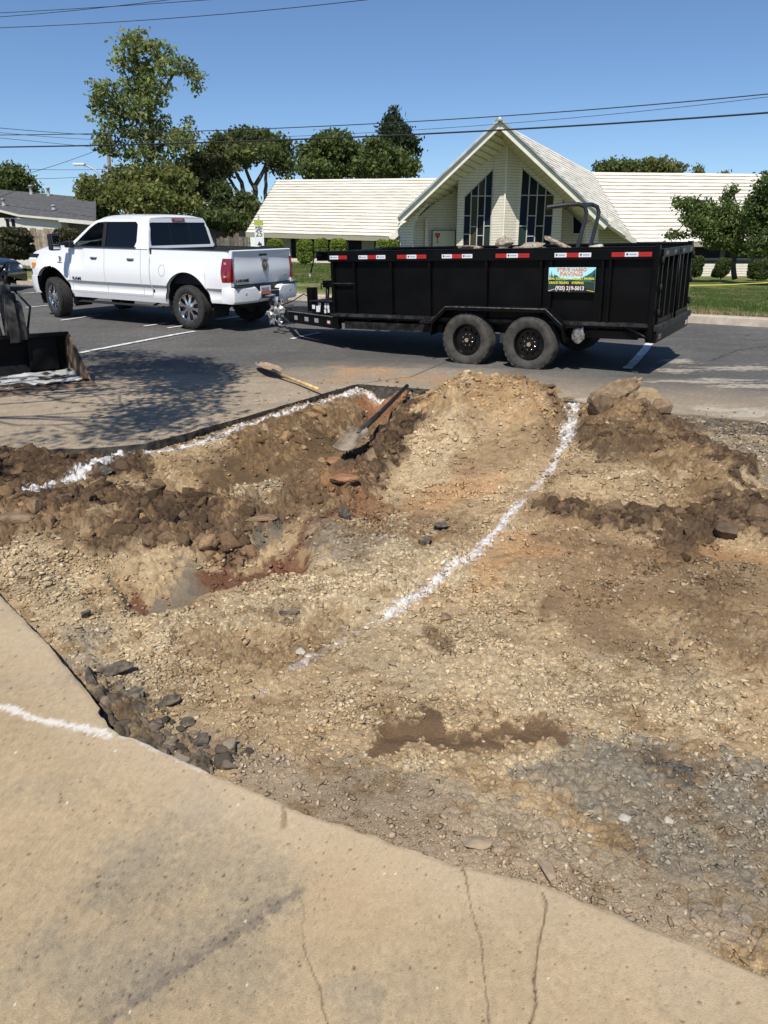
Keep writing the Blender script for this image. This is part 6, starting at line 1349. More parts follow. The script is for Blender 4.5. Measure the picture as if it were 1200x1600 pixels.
tree("shrub_tree", "small bright yellow-green bushy tree left of the lamp post behind the cab", "tree", 47, [(140, 298, 12, 20), (152, 310, 24, 22), (140, 325, 16, 14), (168, 322, 16, 14)], [[(150, 350, 5), (150, 315, 4)]], 4500, .13, GY, 3)
tree("deciduous_tree", "olive rounded tree between the tall tree and the dark spreading tree", "tree", 60, [(305, 262, 26, 22), (325, 285, 28, 24), (295, 300, 28, 22), (345, 262, 22, 15)], [[(312, 345, 8), (312, 300, 6)]], 6000, .17, [(.075, .075, .028), (.06, .065, .022), (.09, .085, .035)], 4)
tree("spreading_tree", "dark umbrella-crowned tree with forked bare limbs left of the church roof", "tree", 62,
     [(352, 228, 28, 15), (384, 214, 32, 14), (415, 222, 30, 16), (440, 240, 20, 16), (448, 258, 11, 13), (330, 246, 24, 15), (400, 240, 35, 12), (365, 250, 26, 12), (446, 275, 5, 7), (432, 262, 12, 9)],
     [[(398, 318, 8), (400, 290, 7), (412, 265, 5), (420, 245, 4)], [(399, 300, 6), (388, 275, 5), (380, 250, 4)], [(385, 315, 7), (378, 285, 6), (365, 262, 4), (350, 245, 3)], [(414, 320, 7), (416, 290, 5), (416, 262, 4)], [(392, 318, 6), (372, 300, 5), (355, 275, 4)]], 9000, .16, G2 + [(.09, .10, .03)], 5, shell=.3)
tree("shrub_tree", "dark green tangle of foliage at the foot of the umbrella-crowned tree", "tree", 56, [(350, 328, 26, 16), (378, 318, 22, 16), (395, 330, 12, 14), (330, 335, 22, 14), (360, 345, 34, 14), (345, 300, 16, 14)], [[(362, 375, 7), (360, 345, 5)]], 8000, .15, G2 + [(.08, .10, .035)], 6)
tree("deciduous_tree", "rounded green tree behind the church roof, left of the conifer", "tree", 72, [(498, 250, 26, 22), (525, 230, 28, 18), (535, 255, 32, 20), (505, 268, 32, 14), (555, 245, 20, 18)], [[(525, 300, 9), (525, 260, 7)]], 9000, .20, G3, 7)
tree("deciduous_tree", "broad green tree behind the church roof at the foot of the conifer", "tree", 70, [(590, 240, 22, 16), (612, 252, 32, 20), (580, 262, 26, 16), (637, 262, 14, 12)], [[(605, 300, 9), (605, 265, 7)]], 7500, .19, G3, 8)
tree("conifer", "dark pointed conifer standing above the other trees behind the church roof", "conifer", 80, [(616, 180, 6, 10), (614, 192, 15, 8), (618, 206, 22, 8), (608, 218, 22, 7), (628, 222, 22, 7), (642, 236, 15, 6), (618, 232, 26, 7), (606, 205, 12, 6)], [[(616, 300, 7), (616, 240, 5), (616, 200, 3), (616, 172, 1)]], 5000, .17, [(.028, .045, .020), (.02, .034, .016), (.04, .058, .025)], 9, droop=.3)
tree("deciduous_tree", "row-end treetop showing above the right wing of the church, next to its gable", "tree", 85, [(945, 262, 14, 7), (965, 262, 20, 10), (990, 264, 14, 9)], [[(965, 300, 6), (965, 268, 5)]], 2600, .20, G3, 10)
tree("deciduous_tree", "spiky pale treetop above the middle of the church's right wing", "tree", 85, [(1010, 262, 12, 13), (1030, 262, 13, 14), (1050, 263, 12, 12), (1062, 266, 6, 8)], [[(1030, 300, 6), (1030, 268, 5)]], 2200, .18, GY, 11)
tree("deciduous_tree", "tiny treetop at the right end of the church's ridge line", "tree", 88, [(1090, 268, 5, 8), (1133, 272, 5, 3)], [[(1090, 300, 4), (1090, 274, 3)]], 400, .17, GY, 12)
tree("lawn_tree", "small round-leaved tree on the lawn between the trimmed bushes", "tree", 40,
     [(1062, 318, 12, 9), (1085, 322, 18, 12), (1105, 330, 24, 16), (1140, 312, 10, 12), (1142, 296, 6, 8), (1130, 335, 22, 18), (1078, 345, 18, 12), (1100, 355, 26, 16), (1130, 362, 28, 18), (1155, 358, 18, 20), (1055, 367, 16, 5), (1150, 385, 16, 14), (1120, 378, 24, 10), (1165, 335, 10, 14)],
     [[(1148, 436, 8), (1147, 405, 7), (1140, 385, 6), (1125, 355, 4)], [(1145, 395, 5), (1155, 370, 4), (1160, 345, 3)], [(1140, 385, 4), (1105, 360, 3), (1085, 330, 2)]], 11000, .085, [(.075, .105, .028), (.055, .08, .02), (.11, .14, .045)], 13, shell=.15)
tree("lawn_tree", "dense tree cut off by the right edge, overhanging the lawn", "tree", 37, [(1192, 292, 12, 16), (1185, 318, 14, 16), (1200, 330, 24, 24), (1186, 350, 18, 18), (1205, 375, 30, 28), (1178, 385, 16, 14), (1225, 320, 40, 40), (1200, 275, 10, 8)], [[(1222, 442, 10), (1218, 400, 8), (1210, 350, 5)]], 11000, .085, [(.065, .095, .025), (.05, .075, .02), (.095, .125, .04)], 14, shell=.15)
tree("evergreen_tree", "feathery green treetop behind the grey-roofed house at far left", "tree", 62, [(8, 282, 16, 14), (28, 278, 14, 16), (42, 288, 10, 11), (-15, 285, 20, 16), (54, 296, 5, 4)], [[(15, 330, 8), (18, 290, 5)]], 4000, .17, G3, 15)
# trimmed shrubs in front of the church
def clipped(label, px0, py0, px1, py1, Y, cols, seed, shape=.62, lean=0.0, group="clipped shrubs in front of the church", n=4200, size=.045, cat="shrub"):
    c = at_y((px0 + px1) / 2, (py0 + py1) / 2, Y); k = FPX / Y; rx = (px1 - px0) / 2 / k * .86; rz = (py1 - py0) / 2 / k; t = empty("clipped_shrub", (c[0], Y, c[2] - rz), label, cat, group)
    rg = np.random.default_rng(seed); d = rg.normal(size=(n, 3)); d /= np.linalg.norm(d, axis=1)[:, None]; d = np.sign(d) * np.abs(d) ** shape; d *= rg.uniform(.86, 1.03, n)[:, None]
    bump_ = 1 + .10 * (fbm(d[:, 0] * 2 + seed, d[:, 2] * 2 + d[:, 1], 1.5, 3, seed) - .5) * 2; P = d * bump_[:, None] * np.array((rx, rx, rz)) + np.array((0, 0, rz)); P[:, 0] += (P[:, 2] - rz) * lean
    a = rg.normal(size=(n, 3)); a /= np.linalg.norm(a, axis=1)[:, None]; b_ = rg.normal(size=(n, 3)); b_ -= a * (a * b_).sum(1)[:, None]; b_ /= np.linalg.norm(b_, axis=1)[:, None]; s = size * rg.uniform(.7, 1.4, n)[:, None]
    Q = np.stack([P - a * s, P + b_ * s * .6, P + a * s, P - b_ * s * .6], 1).reshape(-1, 3); cc = np.repeat(np.array(cols)[rg.integers(0, len(cols), n)] * 1.5 * rg.uniform(.7, 1.3, n)[:, None], 4, 0)
    big_mesh("foliage", Q, np.arange(n * 4).reshape(-1, 4), m_leaf, t, col=cc)
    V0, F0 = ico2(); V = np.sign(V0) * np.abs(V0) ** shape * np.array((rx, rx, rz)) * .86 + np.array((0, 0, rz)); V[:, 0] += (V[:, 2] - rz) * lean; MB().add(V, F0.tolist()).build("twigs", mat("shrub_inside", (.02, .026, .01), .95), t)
    MB().tube([(0, 0, -.1), (0, 0, rz)], .04, 6).build("stem", m_bark, t)
HG = [(.15, .20, .03), (.125, .175, .028), (.18, .225, .04)]; HD = [(.06, .085, .022), (.045, .065, .018), (.08, .10, .03)]
clipped("flat low clipped bush farthest left, beside the speed limit sign", 417, 375, 443, 398, 46, HG, 1)
clipped("tall clipped bush just right of the pickup's tailgate", 463, 376, 490, 409, 41, HG, 2)
clipped("rounded clipped bush second from the pickup's tailgate", 491, 374, 513, 400, 45, HG, 3)
clipped("rounded clipped bush third from the pickup's tailgate", 515, 375, 543, 402, 45, HG, 4)
clipped("left one of the touching pair of clipped bushes by the church gable", 587, 376, 607, 402, 46, HG, 5); clipped("right one of the touching pair of clipped bushes by the church gable", 604, 376, 623, 402, 46, HG, 6)
clipped("small ball-topped dark bush right behind the trailer's rear corner", 1079, 401, 1100, 417, 43.5, HD, 7); clipped("low foot bush under the ball-topped bush behind the trailer", 1076, 415, 1097, 431, 43.5, HD, 17)
clipped("leaning dark clipped bush left of the lawn tree's trunk", 1116, 405, 1141, 432, 43, HD, 8, lean=.35); clipped("wide dark clipped bush right of the lawn tree's trunk", 1169, 408, 1203, 435, 42.5, HD, 9)
hedge = clipped("dense dark hedge beside the board fence at far left", -30, 359, 46, 402, 34, [(.05, .06, .025), (.035, .045, .02), (.09, .09, .04), (.07, .05, .03)], 10, shape=.5, group=None, n=9000, size=.07, cat="hedge")
clipped("reddish-green bush between the board fence and the pickup's mirror", 84, 360, 128, 392, 35, [(.07, .075, .03), (.11, .07, .04), (.05, .06, .025)], 11, shape=.7, group=None, n=4500, size=.06)
# tree out of the picture at left whose thin branches shade the pavement
t = empty("street_tree", (-8.7, 3.7, 0), "tree left of the view whose branches throw the streaky shade on the pavement", "tree"); rg = np.random.default_rng(8); tb = MB(); tb.tube([(0, 0, -.1), (.1, .05, 1.6), (.5, .2, 3.2), (1.0, .5, 4.4)], [.17, .14, .12, .09], 9); B = []
def limb(p, d, L, r_, depth):
    q = p + d * L; tb.tube([p, p.lerp(q, .5) + Vector(rg.normal(size=3) * L * .06), q], [r_, r_ * .8, r_ * .6], 6)
    if depth == 0: B.append((tuple(np.array(q) + np.array(t.location)), (.42, .42, .16))); return
    for k in range(3): limb(q, (d + Vector(rg.normal(size=3) * np.array((.5, .45, .22)))).normalized(), L * .72, r_ * .58, depth - 1)
for d in ((.9, .25, .25), (.95, -.05, .15), (.8, .55, .2), (.5, .7, .4), (.97, .38, .1)): limb(Vector((1.0, .5, 4.4)), Vector(d).normalized(), 2.0, .055, 3)
tb.build("trunk", m_bark, t); leaves("crown", B, 15000, .05, G3, t, 31, clump=.5)

# ================================================================= STREET FURNITURE, WIRES
lp = empty("street_lamp", tuple(at_y(163, 345, 48)), "slender grey street lamp with a long curved arm behind the pickup", "street lamp"); Ml = Matrix.Translation(-Vector(lp.location)); ms = mat("lamp_steel", (.42, .43, .42), .5, metal=.3)
b0 = Vector(at_y(164, 345, 48)); b0.z = -.2; pth = [b0] + [Vector(at_y(a, b_, 48)) for a, b_ in ((158, 292), (157, 278), (154, 271), (148, 265), (140, 261), (131, 258))]
MB().tube(pth, [.11, .08, .06, .05, .045, .04, .04], 8).build("pole", ms, lp, Ml); hd = Vector(at_y(125, 257, 48)); MB().box(tuple(hd - Vector((.38, .14, .05))), tuple(hd + Vector((.30, .14, .07))), 0, bev=.04).build("lamp_head", mat("lamp_head_white", (.7, .7, .7), .4), lp, Ml)
up = empty("utility_pole", tuple(at_y(174, 345, 60)), "weathered wooden utility pole in front of the tall tree", "utility pole"); Mu = Matrix.Translation(-Vector(up.location)); wp = mat("pole_wood", (.16, .125, .095), .95, noise=.3, nscale=4)
a = Vector(at_y(175, 345, 60)); a.z = -.5; b_ = Vector(at_y(167, 208, 60)); MB().tube([a, b_], [.17, .12], 10).build("pole", wp, up, Mu)
c = Vector(at_y(172, 262, 59.8)); MB().beam(Vector(at_y(162, 261, 59.8)), Vector(at_y(188, 263, 59.8)), .12, .14).build("crossarm", wp, up, Mu)
for px_ in (164, 170, 180, 186): p = Vector(at_y(px_, 259, 59.8)); MB().lathe([(0, 0), (.05, 0), (.06, .08), (.03, .14), (0, .16)], 8, axis='z', c=tuple(p)).build("insulator", mat("insulator_grey", (.3, .3, .3), .4), up, Mu)
mw_ = mat("wire_black", (.012, .012, .012), .7)
def wire(label, pts, Y0, Y1, r_, group="overhead wires"):
    """points in photo pixels; the cable runs between distances Y0 and Y1"""
    xs = [p[0] for p in pts]; P = []
    for i in range(41):
        x_ = xs[0] + (xs[-1] - xs[0]) * i / 40; Yc = Y0 + (Y1 - Y0) * i / 40
        # smooth interpolation through the points
        co = np.polyfit(xs, [p[1] for p in pts], min(2, len(pts) - 1)); y_ = np.polyval(co, x_); P.append(Vector(at_y(x_, y_, Yc)))
    o = MB().tube(P, r_, 6).build("overhead_wire", mw_); tag(o, label, "wire", group)
wire("thick black cable, the lowest wire crossing in front of the church peak", [(-150, 231), (480, 219), (820, 200), (1000, 189), (1350, 165)], 42, 26, .030)
wire("upper of the two dark wires above the church peak", [(-150, 210), (160, 211), (480, 199), (820, 176.5), (1350, 132)], 44, 28, .018)
wire("thin faint wire between the thick cable and the upper wire", [(160, 220), (435, 215), (820, 190), (1200, 151), (1350, 132)], 46, 30, .010)
wire("faint wire highest in the sky at top left", [(-100, 25), (0, 20), (200, 8), (330, 0), (430, -9)], 30, 24, .009); wire("second faint wire from the top of the sky at left", [(-100, 33), (0, 26), (170, 11), (290, -4)], 30, 25, .009); wire("long faint wire under the topmost pair, reaching the top edge mid-picture", [(-100, 46), (0, 44), (250, 30), (480, 9), (640, -8)], 31, 23, .010)
wire("highest of the wires running left from the utility pole", [(-100, 190), (0, 200), (100, 208), (165, 212)], 40, 59, .015, "wires at the utility pole"); wire("second wire running left from the utility pole", [(-100, 196), (0, 207), (90, 215), (165, 219)], 40, 59, .012, "wires at the utility pole")
wire("third wire running left from the utility pole, just under the thick cable", [(-100, 206), (0, 216), (80, 223), (165, 232)], 40, 59, .012, "wires at the utility pole"); wire("slanting service wire dropping left from the pole towards the house", [(40, 272), (90, 257), (130, 243), (168, 228)], 50, 59, .014, "wires at the utility pole")
wire("wire at the height of the pole's crossarm", [(-60, 258), (50, 264), (120, 266), (170, 264)], 45, 59, .012, "wires at the utility pole"); wire("lowest wire at the pole, just above the house roof", [(-60, 276), (50, 279), (110, 278), (172, 273)], 45, 59, .012, "wires at the utility pole")
sgn = empty("road_sign", (0, 0, 0), "white speed limit 25 sign under a yellow-green plate on a grey post", "road sign"); c = at_y(406, 385, 34); sgn.location = (c[0], 34, -.2)
MB().box((-.035, .01, 0), (.035, .05, 3.05)).build("post", ms, sgn); k = 34 / FPX; zc = lambda py: at_y(406, py, 34)[2] + .2
m = MB(); m.box((-.19, -.012, zc(384)), (.19, 0, zc(353)), 0, bev=.003); plate = m.build("plate", mat("sign_white", (.72, .72, .72), .5), sgn); m = MB(); m.box((-.19, -.014, zc(352.5)), (.19, -.002, zc(345)), 0); m.build("top_plate", mat("sign_lime", (.38, .42, .05), .5), sgn)
mbk = mat("sign_black", (.012, .012, .012), .6)
for tx, py, sz in (("SPEED", 355.5, .115), ("LIMIT", 359.3, .115), ("25", 366, .30)): text_obj("lettering", tx, sz, mbk, plate, frame_m((0, -.0135, zc(py)), (1, 0, 0), (0, 0, 1)), .001, 1.0, bold=.004)
m = MB(); m.prism([(-.10, -.10), (.10, -.10), (.06, .02), (.02, -.03), (0, .08), (-.05, .0)], lambda p, q, d: Vector((p, -.0135 - d, zc(379.5) + q)), 0, .002); m.build("symbol", mbk, plate)
tp = MB(); pts = [Vector(at_y(1060, 446.5, 33)), Vector(at_y(1130, 445.5, 32.6)), Vector(at_y(1215, 441.5, 32)), Vector(at_y(1300, 436, 31.5))]
V = []; 
for p in pts: V += [p, p + Vector((0, 0, .028))]
tp.add(V, [(2 * i, 2 * i + 2, 2 * i + 3, 2 * i + 1) for i in range(3)]); tag(tp.build("caution_tape", mat("tape_yellow", (.75, .66, .08), .5)), "thin yellow tape stretched low across the lawn", "barrier tape")
# ================================================================= LOADER, CAR, TOOLS, CHUNKS
m_steel = mat("worn_steel", (.05, .045, .04), .6, metal=.3, noise=.5, nscale=5, bump=.003, bscale=20); m_rust = mat("rusty_steel", (.05, .033, .022), .85, col2=(.20, .135, .085), nscale=9, bump=.004, bscale=30); m_dk = mat("loader_black", (.005, .005, .005), .7, spec=.2, noise=.5, nscale=4)
bk = empty("loader", (-4.0, 9.75, 0), "front of a black loader, scraped bucket resting on the pavement with white residue inside", "loader")
a0 = np.array(at_z(145, 600, 0)[:2]); a1 = np.array(at_z(-20, 618, 0)[:2]); wd = (a1 - a0) / np.linalg.norm(a1 - a0); bkd = np.array([-wd[1], wd[0]]); bkd = bkd if bkd[1] > 0 else -bkd
Mb = Matrix((Vector((wd[0], wd[1], 0)), Vector((bkd[0], bkd[1], 0)), Vector((0, 0, 1)))).transposed().to_4x4(); Mb.translation = Vector((a0[0], a0[1], .0)); Mb = Matrix.Translation(-Vector(bk.location)) @ Mb
L_ = 1.85; prof = [(0, 0), (.62, .0), (.78, .10), (.84, .28), (.78, .44), (.70, .54)]
m = MB(); V = []; n = len(prof)
for x_ in (0, L_): V += [(x_, y_, z_) for y_, z_ in prof] + [(x_, y_ + .02, z_ - .02 if i < 2 else z_) for i, (y_, z_) in enumerate(prof)]
F = [(i, i + 1, i + 1 + 2 * n, i + 2 * n) for i in range(n - 1)] + [(i + n, i + 1 + n, i + 1 + 3 * n, i + 3 * n) for i in range(n - 1)] + [(n - 1, 2 * n - 1, 4 * n - 1, 3 * n - 1)]
m.add(V, F); m.box((0, .66, .54), (L_, .74, .58)); m.build("bucket_shell", m_dk, bk, Mb)
for x_ in (0, L_ - .02):
    m = MB(); m.prism([(-.02, .0)] + prof[1:] + [(.62, .56), (.45, .42), (.05, .06)], lambda p, q, d: Vector((x_ + d, p, q)), 0, .022); m.build("side_plate", m_rust, bk, Mb)
m = MB(); N = 40; V = []
for k in range(N + 1):
    x_ = L_ * k / N; j = random.uniform(-.012, .012); V += [(x_, -.14 + j, .004), (x_, .12, .006), (x_, .12, .055 + j), (x_, -.11 + j, .026)]
m.add(V, [(4 * k + j, 4 * k + (j + 1) % 4, 4 * k + 4 + (j + 1) % 4, 4 * k + 4 + j) for k in range(N) for j in range(4)]); m.build("cutting_edge", m_rust, bk, Mb)
# residue in the bucket: dried white and grey scraps
uu, vv = np.meshgrid(np.linspace(.02, L_ - .03, 110), np.linspace(.02, .66, 50), indexing='ij'); zz = .03 + .05 * fbm(uu, vv, 5, 5, 901, .6) + .06 * sstep(.45, .7, vv)
wm_ = sstep(.48, .56, fbm(uu, vv, 5, 4, 911, .6) + .12 * sstep(.25, .0, np.abs(vv - .25)))[..., None]; cw = np.array((.40, .40, .39)) * wm_ + np.array((.035, .026, .02)) * (1 - wm_); P = np.array([list(Mb @ Vector(q)) for q in zip(uu.ravel(), vv.ravel(), zz.ravel())])
big_mesh("bucket_residue", P, grid_faces(110, 50), vmat("residue", bump=.004), bk, col=cw.reshape(-1, 3) * (.6 + .8 * fbm(uu, vv, 12, 3, 921).ravel()[:, None]))
# quick-attach plate, arm and the machine behind
m = MB(); m.prism([(.62, .50), (.60, .72), (.64, .98), (.74, 1.16), (.84, 1.22), (.95, 1.20), (1.0, 1.0), (.92, .78), (.88, .45)], lambda p, q, d: Vector((.60 + d, p, q)), 0, .10); m.prism([(.66, .52), (.64, .72), (.70, .95), (.84, .98), (.86, .5)], lambda p, q, d: Vector((.50 + d, p, q)), 0, .095); m.lathe([(0, -.02), (.05, -.02), (.05, .16), (0, .16)], 12, axis='x', c=(.56, .80, 1.02)); m.lathe([(0, -.02), (.045, -.02), (.045, .22), (0, .22)], 12, axis='x', c=(.48, .74, .62)); m.build("loader_arm", mat("arm_grey", (.010, .009, .008), .8, col2=(.085, .078, .07), nscale=6, bump=.004, bscale=20), bk, Mb)
m = MB(); m.box((.85, .86, .15), (1.75, .96, .75), 0, bev=.01); m.build("attach_plate", m_dk, bk, Mb); m = MB(); m.prism([(.72, .52), (.86, .52), (.86, .10), (.74, .12)], lambda p, q, d: Vector((.15 + d, p, q)), 0, .35); m.build("bracket", m_dk, bk, Mb)
m = MB(); m.tube([(.60, .80, .62), (.66, 1.25, 1.10)], .045, 10); m.build("hydraulic_ram", mat("ram_steel", (.5, .5, .5), .2, metal=.9), bk, Mb)
m = MB(); m.tube([(.72, .95, .9), (.62, .75, 1.25), (.52, .95, 1.42), (.55, 1.3, 1.3)], .018, 6); m.build("hose", m_black, bk, Mb); m = MB(); m.tube([(.45, .9, .5), (.40, .72, .9), (.52, .86, 1.1)], .014, 6); m.build("hose", m_black, bk, Mb)
m = MB(); m.prism([(1.15, .95), (1.05, 1.05), (2.4, 1.75), (2.4, 1.5)], lambda p, q, d: Vector((.50 + d, p, q)), 0, .20); m.build("lift_arm", m_dk, bk, Mb)
m = MB(); m.box((.85, 1.55, .25), (2.2, 3.4, 1.35), 0, bev=.06); m.box((.95, 1.7, 1.35), (2.1, 2.9, 2.05), 0, bev=.05); m.build("machine_body", m_dk, bk, Mb)
for y_ in (1.75, 2.95): 
    m = MB(); m.lathe([(.16, .60), (.36, .60), (.40, .64), (.40, .82), (.36, .86), (.16, .86)], 30, axis='x', c=(0, y_, .40), close=True); m.build("wheel", m_rubber, bk, Mb)
# dark parked car at the left edge
car = empty("parked_car", (0, 0, 0), "dark parked car cut off by the left edge behind the loader bucket", "car"); mcp = mat("car_black", (.004, .005, .009), .25, spec=.3, coat=.2)
def carbody():
    top = [(-2.2, .82), (-2.0, 1.0), (-1.5, 1.05), (-.9, 1.40), (-.2, 1.46), (.5, 1.40), (1.15, 1.02), (1.9, .92), (2.2, .72), (2.28, .5)]
    st = np.linspace(-2.2, 2.28, 36); V = []; nn = 13
    for u in st:
        zt = np.interp(u, [p[0] for p in top], [p[1] for p in top]); belt = min(zt, .92 - .02 * abs(u)); w = .90 - .10 * max(0, (abs(u) - 1.7) / .6) ** 2; wt = w * (.72 if zt > 1.1 else .95 if zt > .95 else .98)
        zb = .24
        for uc in (-1.35, 1.42):
            d = abs(u - uc); zb = max(zb, .31 + math.sqrt(max(0, .37 ** 2 - d * d))) if d < .37 else zb
        for v, z in ((w - .03, zb), (w, .45 if zb < .4 else zb + .02), (w, .70), (w - .01, belt), (w - (w - wt) * .5, (belt + zt) / 2), (wt, max(belt, zt - .05)), (wt * .5, zt + .01)): V.append((u, v, z))
        V += [(u, -a, z) for (_, a, z) in V[-7:][::-1][0:]][:6] if False else [(u, -V[len(V) - 1 - j][1], V[len(V) - 1 - j][2]) for j in range(6)]
    return st, V, 13
st_, Vc, nn = carbody(); m = MB(); rows = [Vc[i * 13:(i + 1) * 13] for i in range(len(st_))]
m.add(Vc, [(i * nn + k, i * nn + k + 1, (i + 1) * nn + k + 1, (i + 1) * nn + k) for i in range(len(st_) - 1) for k in range(nn - 1)]); m.add(Vc[-nn:], [tuple(range(nn))]); m.add(Vc[:nn], [tuple(range(nn))[::-1]]); m.build("body", mcp, car, smooth_angle=40)
for s in (1, -1):
    m = MB(); m.prism([(-.85, .96), (-.75, 1.33), (-.2, 1.38), (.42, 1.33), (.98, .97)], lambda p, q, d: Vector((p, s * (.90 - (q - .92) * .48 + d), q)), -.004, .004); m.build("side_window", m_glass, car)
    m = MB(); m.box((.62, s * .88, .98), (.80, s * 1.06, 1.10), 0, bev=.03); m.build("mirror", mat("mirror_cap", (.10, .12, .16), .3, coat=.5), car)
    m = MB(); m.box((2.02, s * .55, .62), (2.27, s * .84, .74), 0, bev=.03); m.build("headlight", m_clear, car)
    for u in (-1.35, 1.42): wheel(car, (u, s * .80, .325), .325, .21, .21, s, 'steel')
MB().box((-1.9, -.7, .2), (1.9, .7, .6)).build("chassis", m_under, car)
q = at_z(0, 452, .2); pose_root(car, -13.75, 24.6, .33, math.radians(4))
# ---- shovels
m_handle = mat("wood_handle", (.62, .40, .16), .6, noise=.25, nscale=12); m_bladeA = mat("muddy_blade", (.34, .24, .15), .8, noise=.45, nscale=14, bump=.003, bscale=60)
def shovel(label, tip, neck, end, w, Lb, mblade, mhandle, hr, grp="shovels left at the dig", roll=0.0, square=False, sock=.28):
    """tip and neck: ends of the blade; end: far end of the handle"""
    tip, neck, end = map(Vector, (tip, neck, end)); o = empty("shovel", tuple(neck), label, "shovel", grp); d = (tip - neck).normalized(); side = d.cross(Vector((0, 0, 1))).normalized(); side = (Matrix.Rotation(roll, 3, d) @ side); up_ = side.cross(d); Lb = (tip - neck).length; V = []; nu, nv = 10, 9
    for i in range(nu):
        t = i / (nu - 1); hw = w / 2 * ((min(1, .45 + 3.2 * t)) if square else (min(1, .5 + 3 * t) * (1 if t < .6 else math.sqrt(max(.02, 1 - ((t - .6) / .42) ** 2)))))
        for j in range(nv):
            s_ = -1 + 2 * j / (nv - 1); V.append(d * (t * Lb) + side * (s_ * hw) + up_ * (.028 * s_ * s_ + (.012 * math.cos(t * 3))))
    m = MB(); m.add(V + [v - up_ * .004 for v in V], [(i * nv + j, i * nv + j + 1, (i + 1) * nv + j + 1, (i + 1) * nv + j) for i in range(nu - 1) for j in range(nv - 1)] + [(nu * nv + i * nv + j, nu * nv + i * nv + j + 1, nu * nv + (i + 1) * nv + j + 1, nu * nv + (i + 1) * nv + j) for i in range(nu - 1) for j in range(nv - 1)])
    m.build("blade", mblade, o); h = end - neck; m = MB(); m.tube([d * (Lb * .22) + up_ * .012, h * .02 + up_ * .01, h * sock], [.016, hr * 1.15, hr * 1.12], 10); m.build("socket", m_steel, o); m = MB(); m.tube([h * (sock - .02), h * .6 + Vector((0, 0, .0)), h], [hr, hr, hr * 1.02], 10); m.build("handle", mhandle, o); return o
n1_ = at_z(433, 583, .05); t1_ = at_z(404, 567, .03); e1 = at_z(499, 608.5, .06)
shovel("shovel with a pale wooden handle and muddy blade lying on the pavement beside the cut", t1_, n1_, e1, .24, .3, m_bladeA, m_handle, .019, sock=.12)
mbb = vmat("chalky_blade", bump=.002)
m_bladeB = mat("chalk_blade", (.10, .072, .05), .9, col2=(.29, .235, .17), nscale=11.0)
zt = float(base_z(np.array([-.45]), np.array([7.2]))[0][0]) if 'base_z' in globals() else 0
n2_ = at_z(566, 673, .16); t2_ = at_z(536, 702, .08); e2 = at_z(636, 603, .10)
shovel("black-handled square shovel with a chalk-whitened blade lying in the trench", t2_, n2_, e2, .19, .30, m_bladeB, mat("handle_black", (.012, .012, .012), .5), .022, square=True, sock=.30)
# ---- chunks lying in the dig that can be told apart
m_cl = mat("clod_brown", (.20, .135, .08), .97, noise=.35, nscale=14, bump=.012, bscale=50); m_cld = mat("clod_dark", (.10, .068, .042), .97, noise=.35, nscale=14, bump=.012, bscale=50); m_asc = mat("asphalt_chunk_grey", (.045, .038, .031), .97, col2=(.15, .12, .088), nscale=40, bump=.010, bscale=80); m_orc = mat("chunk_orange", (.30, .15, .075), .95, noise=.3, nscale=10, bump=.008, bscale=60)
m_tanc = mat("clod_tan", (.15, .098, .055), .97, col2=(.28, .195, .115), nscale=13, bump=.02, bscale=45)
def gz(x, y):
    return float(terrain(np.array([x]), np.array([y]), False)[0][0]) if 'terrain' in globals() else 0.0
def on_dirt(px, py):
    z = 0.0
    for _ in range(8): p = at_z(px, py, z); z = .5 * z + .5 * gz(p[0], p[1])
    return at_z(px, py, z)
def chunk(px, py, r, m, label, seed, rot=0.0, cat="dirt chunk", grp="chunks lying in the dig", sink=.35, name="dirt_chunk", **k):
    p = on_dirt(px, py); return rock(name, (p[0], p[1], p[2] + r[2] * (1 - sink)), r, m, label, cat, grp, seed, rot, **k)
big_ = chunk(962, 642, (.34, .20, .17), m_tanc, "biggest clod of the dig, a tan boulder-like lump on top of the right-hand heap", 31, .5, sink=.15, sub=5, lump=.35, jit=.16, npt=30); big_.rotation_euler.y = math.radians(-18)
chunk(935, 648, (.13, .14, .16), m_cl, "brown clod leaning against the left side of the biggest clod", 32, .2, sub=4)
chunk(1030, 648, (.15, .12, .10), m_cl, "brown clod just right of and below the biggest clod", 33, .9, sub=4)
chunk(163, 742, (.11, .09, .05), m_asc, "dark blocky chunk right below the left chalk line", 34, .3); chunk(25, 815, (.14, .10, .035), m_cl, "flat brown plate at the left edge above the pale gravel", 35, .1); chunk(60, 800, (.05, .09, .07), m_cl, "upright clod standing on the flat brown plate's right side", 36, .6)
chunk(405, 815, (.12, .07, .030), m_cl, "flat slab with an orange top tilting over a dark gap, middle of the dig", 37, .3); chunk(393, 785, (.045, .05, .075), m_tanc, "upright pointed tan shard above the flat orange-topped slab", 38, .8)
chunk(527, 728, (.12, .09, .045), m_orc, "reddish square plate just below the black-handled shovel's blade", 39, .5); chunk(580, 722, (.05, .08, .07), m_cl, "dark upright plate right of the reddish square plate", 40, .5); chunk(540, 752, (.13, .09, .03), m_orc, "lower reddish plate propped under the square plate", 41, .2)
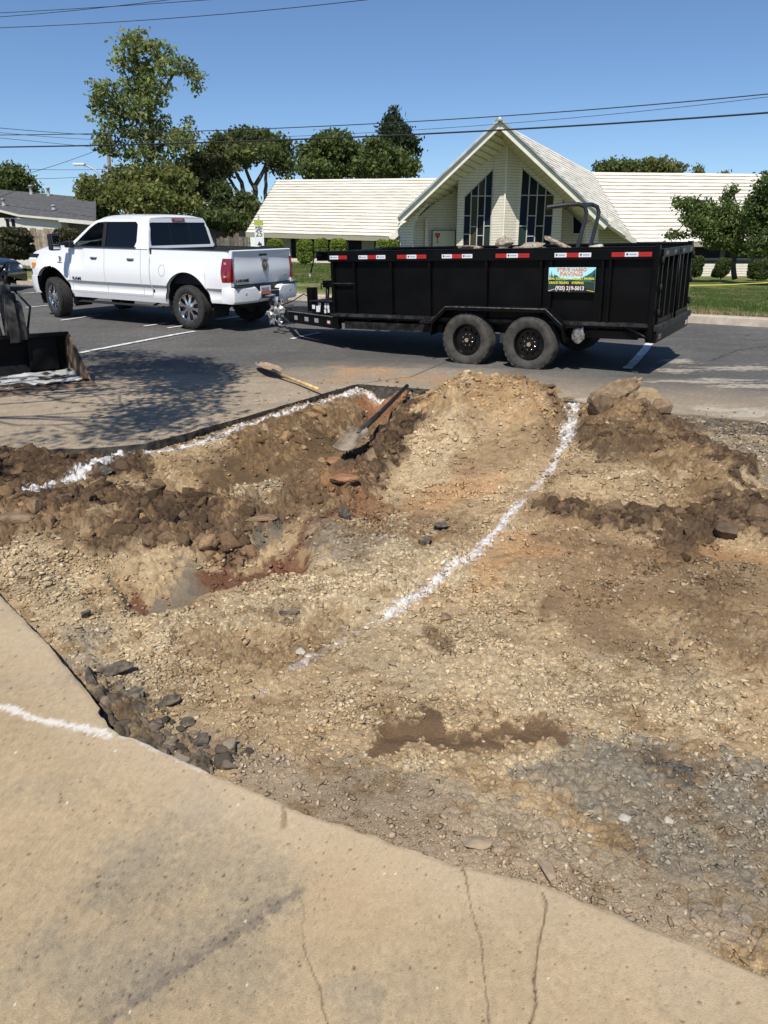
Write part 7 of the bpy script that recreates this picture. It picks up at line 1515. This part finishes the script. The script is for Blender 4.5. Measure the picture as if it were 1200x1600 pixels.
chunk(537, 812, (.06, .05, .05), m_asc, "grey rounded asphalt lump right of the rust-coloured strip", 42); chunk(667, 853, (.085, .06, .05), m_asc, "largest grey asphalt lump left of the long chalk line", 43, .7); chunk(690, 828, (.06, .045, .035), m_asc, "smaller dark lump touching the chalk line above the large grey lump", 44, .2)
chunk(450, 961, (.06, .030, .025), m_asc, "smooth dark oblong stone in the middle of the pale gravel bank", 45, .05); chunk(470, 1023, (.026, .022, .02), mat("pale_stone", (.42, .38, .31), .9, noise=.15), "pale round pebble on the end of the fading chalk line", 46); chunk(138, 966, (.035, .03, .025), m_asc, "dark lump in the gravel right of the slab's upper corner", 47)
chunk(264, 1103, (.055, .032, .03), m_asc, "black asphalt flake with a sharp edge near the slab corner", 48, .3); chunk(293, 1134, (.03, .025, .02), m_asc, "shiny dark nugget below the black flake", 49, .3); chunk(315, 1160, (.045, .03, .025), m_asc, "dusty dark lump nearest the concrete edge", 50, 1.1); chunk(145, 1070, (.03, .07, .055), m_asc, "upright dark asphalt shard right against the concrete edge", 51, .4); chunk(192, 1052, (.10, .04, .035), m_asc, "curved strip of dark asphalt beyond the upright shard", 52, .3)
chunk(205, 1092, (.07, .06, .02), m_asc, "flat dark plate between the curved strip and the slab", 53, .8); chunk(500, 1255 - 30, (.02, .018, .012), m_tanc, "small tan stone beside the slab edge", 54)
chunk(745, 1322, (.055, .03, .014), mat("flat_dusty", (.30, .225, .15), .95, noise=.2, nscale=20), "flat dusty shard lying along the concrete edge, lower middle", 55, .05); chunk(855, 1372, (.035, .05, .02), mat("flat_dusty", (.30, .225, .15)), "tilted plate with a dark gap at the concrete edge above the long crack", 56, .2); chunk(975, 1283, (.022, .018, .014), mat("pale_stone", (.42, .38, .31)), "pale smooth pebble in the grey gravel, lower right", 57); chunk(1045, 1285, (.018, .015, .012), mat("pale_stone", (.42, .38, .31)), "small white pebble right of the pale smooth pebble", 58)
chunk(695, 968, (.04, .035, .02), m_cl, "brown crumb above the wet patch on the pale gravel", 59); chunk(1130, 842, (.10, .08, .06), m_cld, "big dark clod in the right-hand clod ridge", 60, .3)
chunk(890, 630, (.05, .07, .05), m_tanc, "chalk-dusted clod where the long chalk line climbs between the heaps", 61)
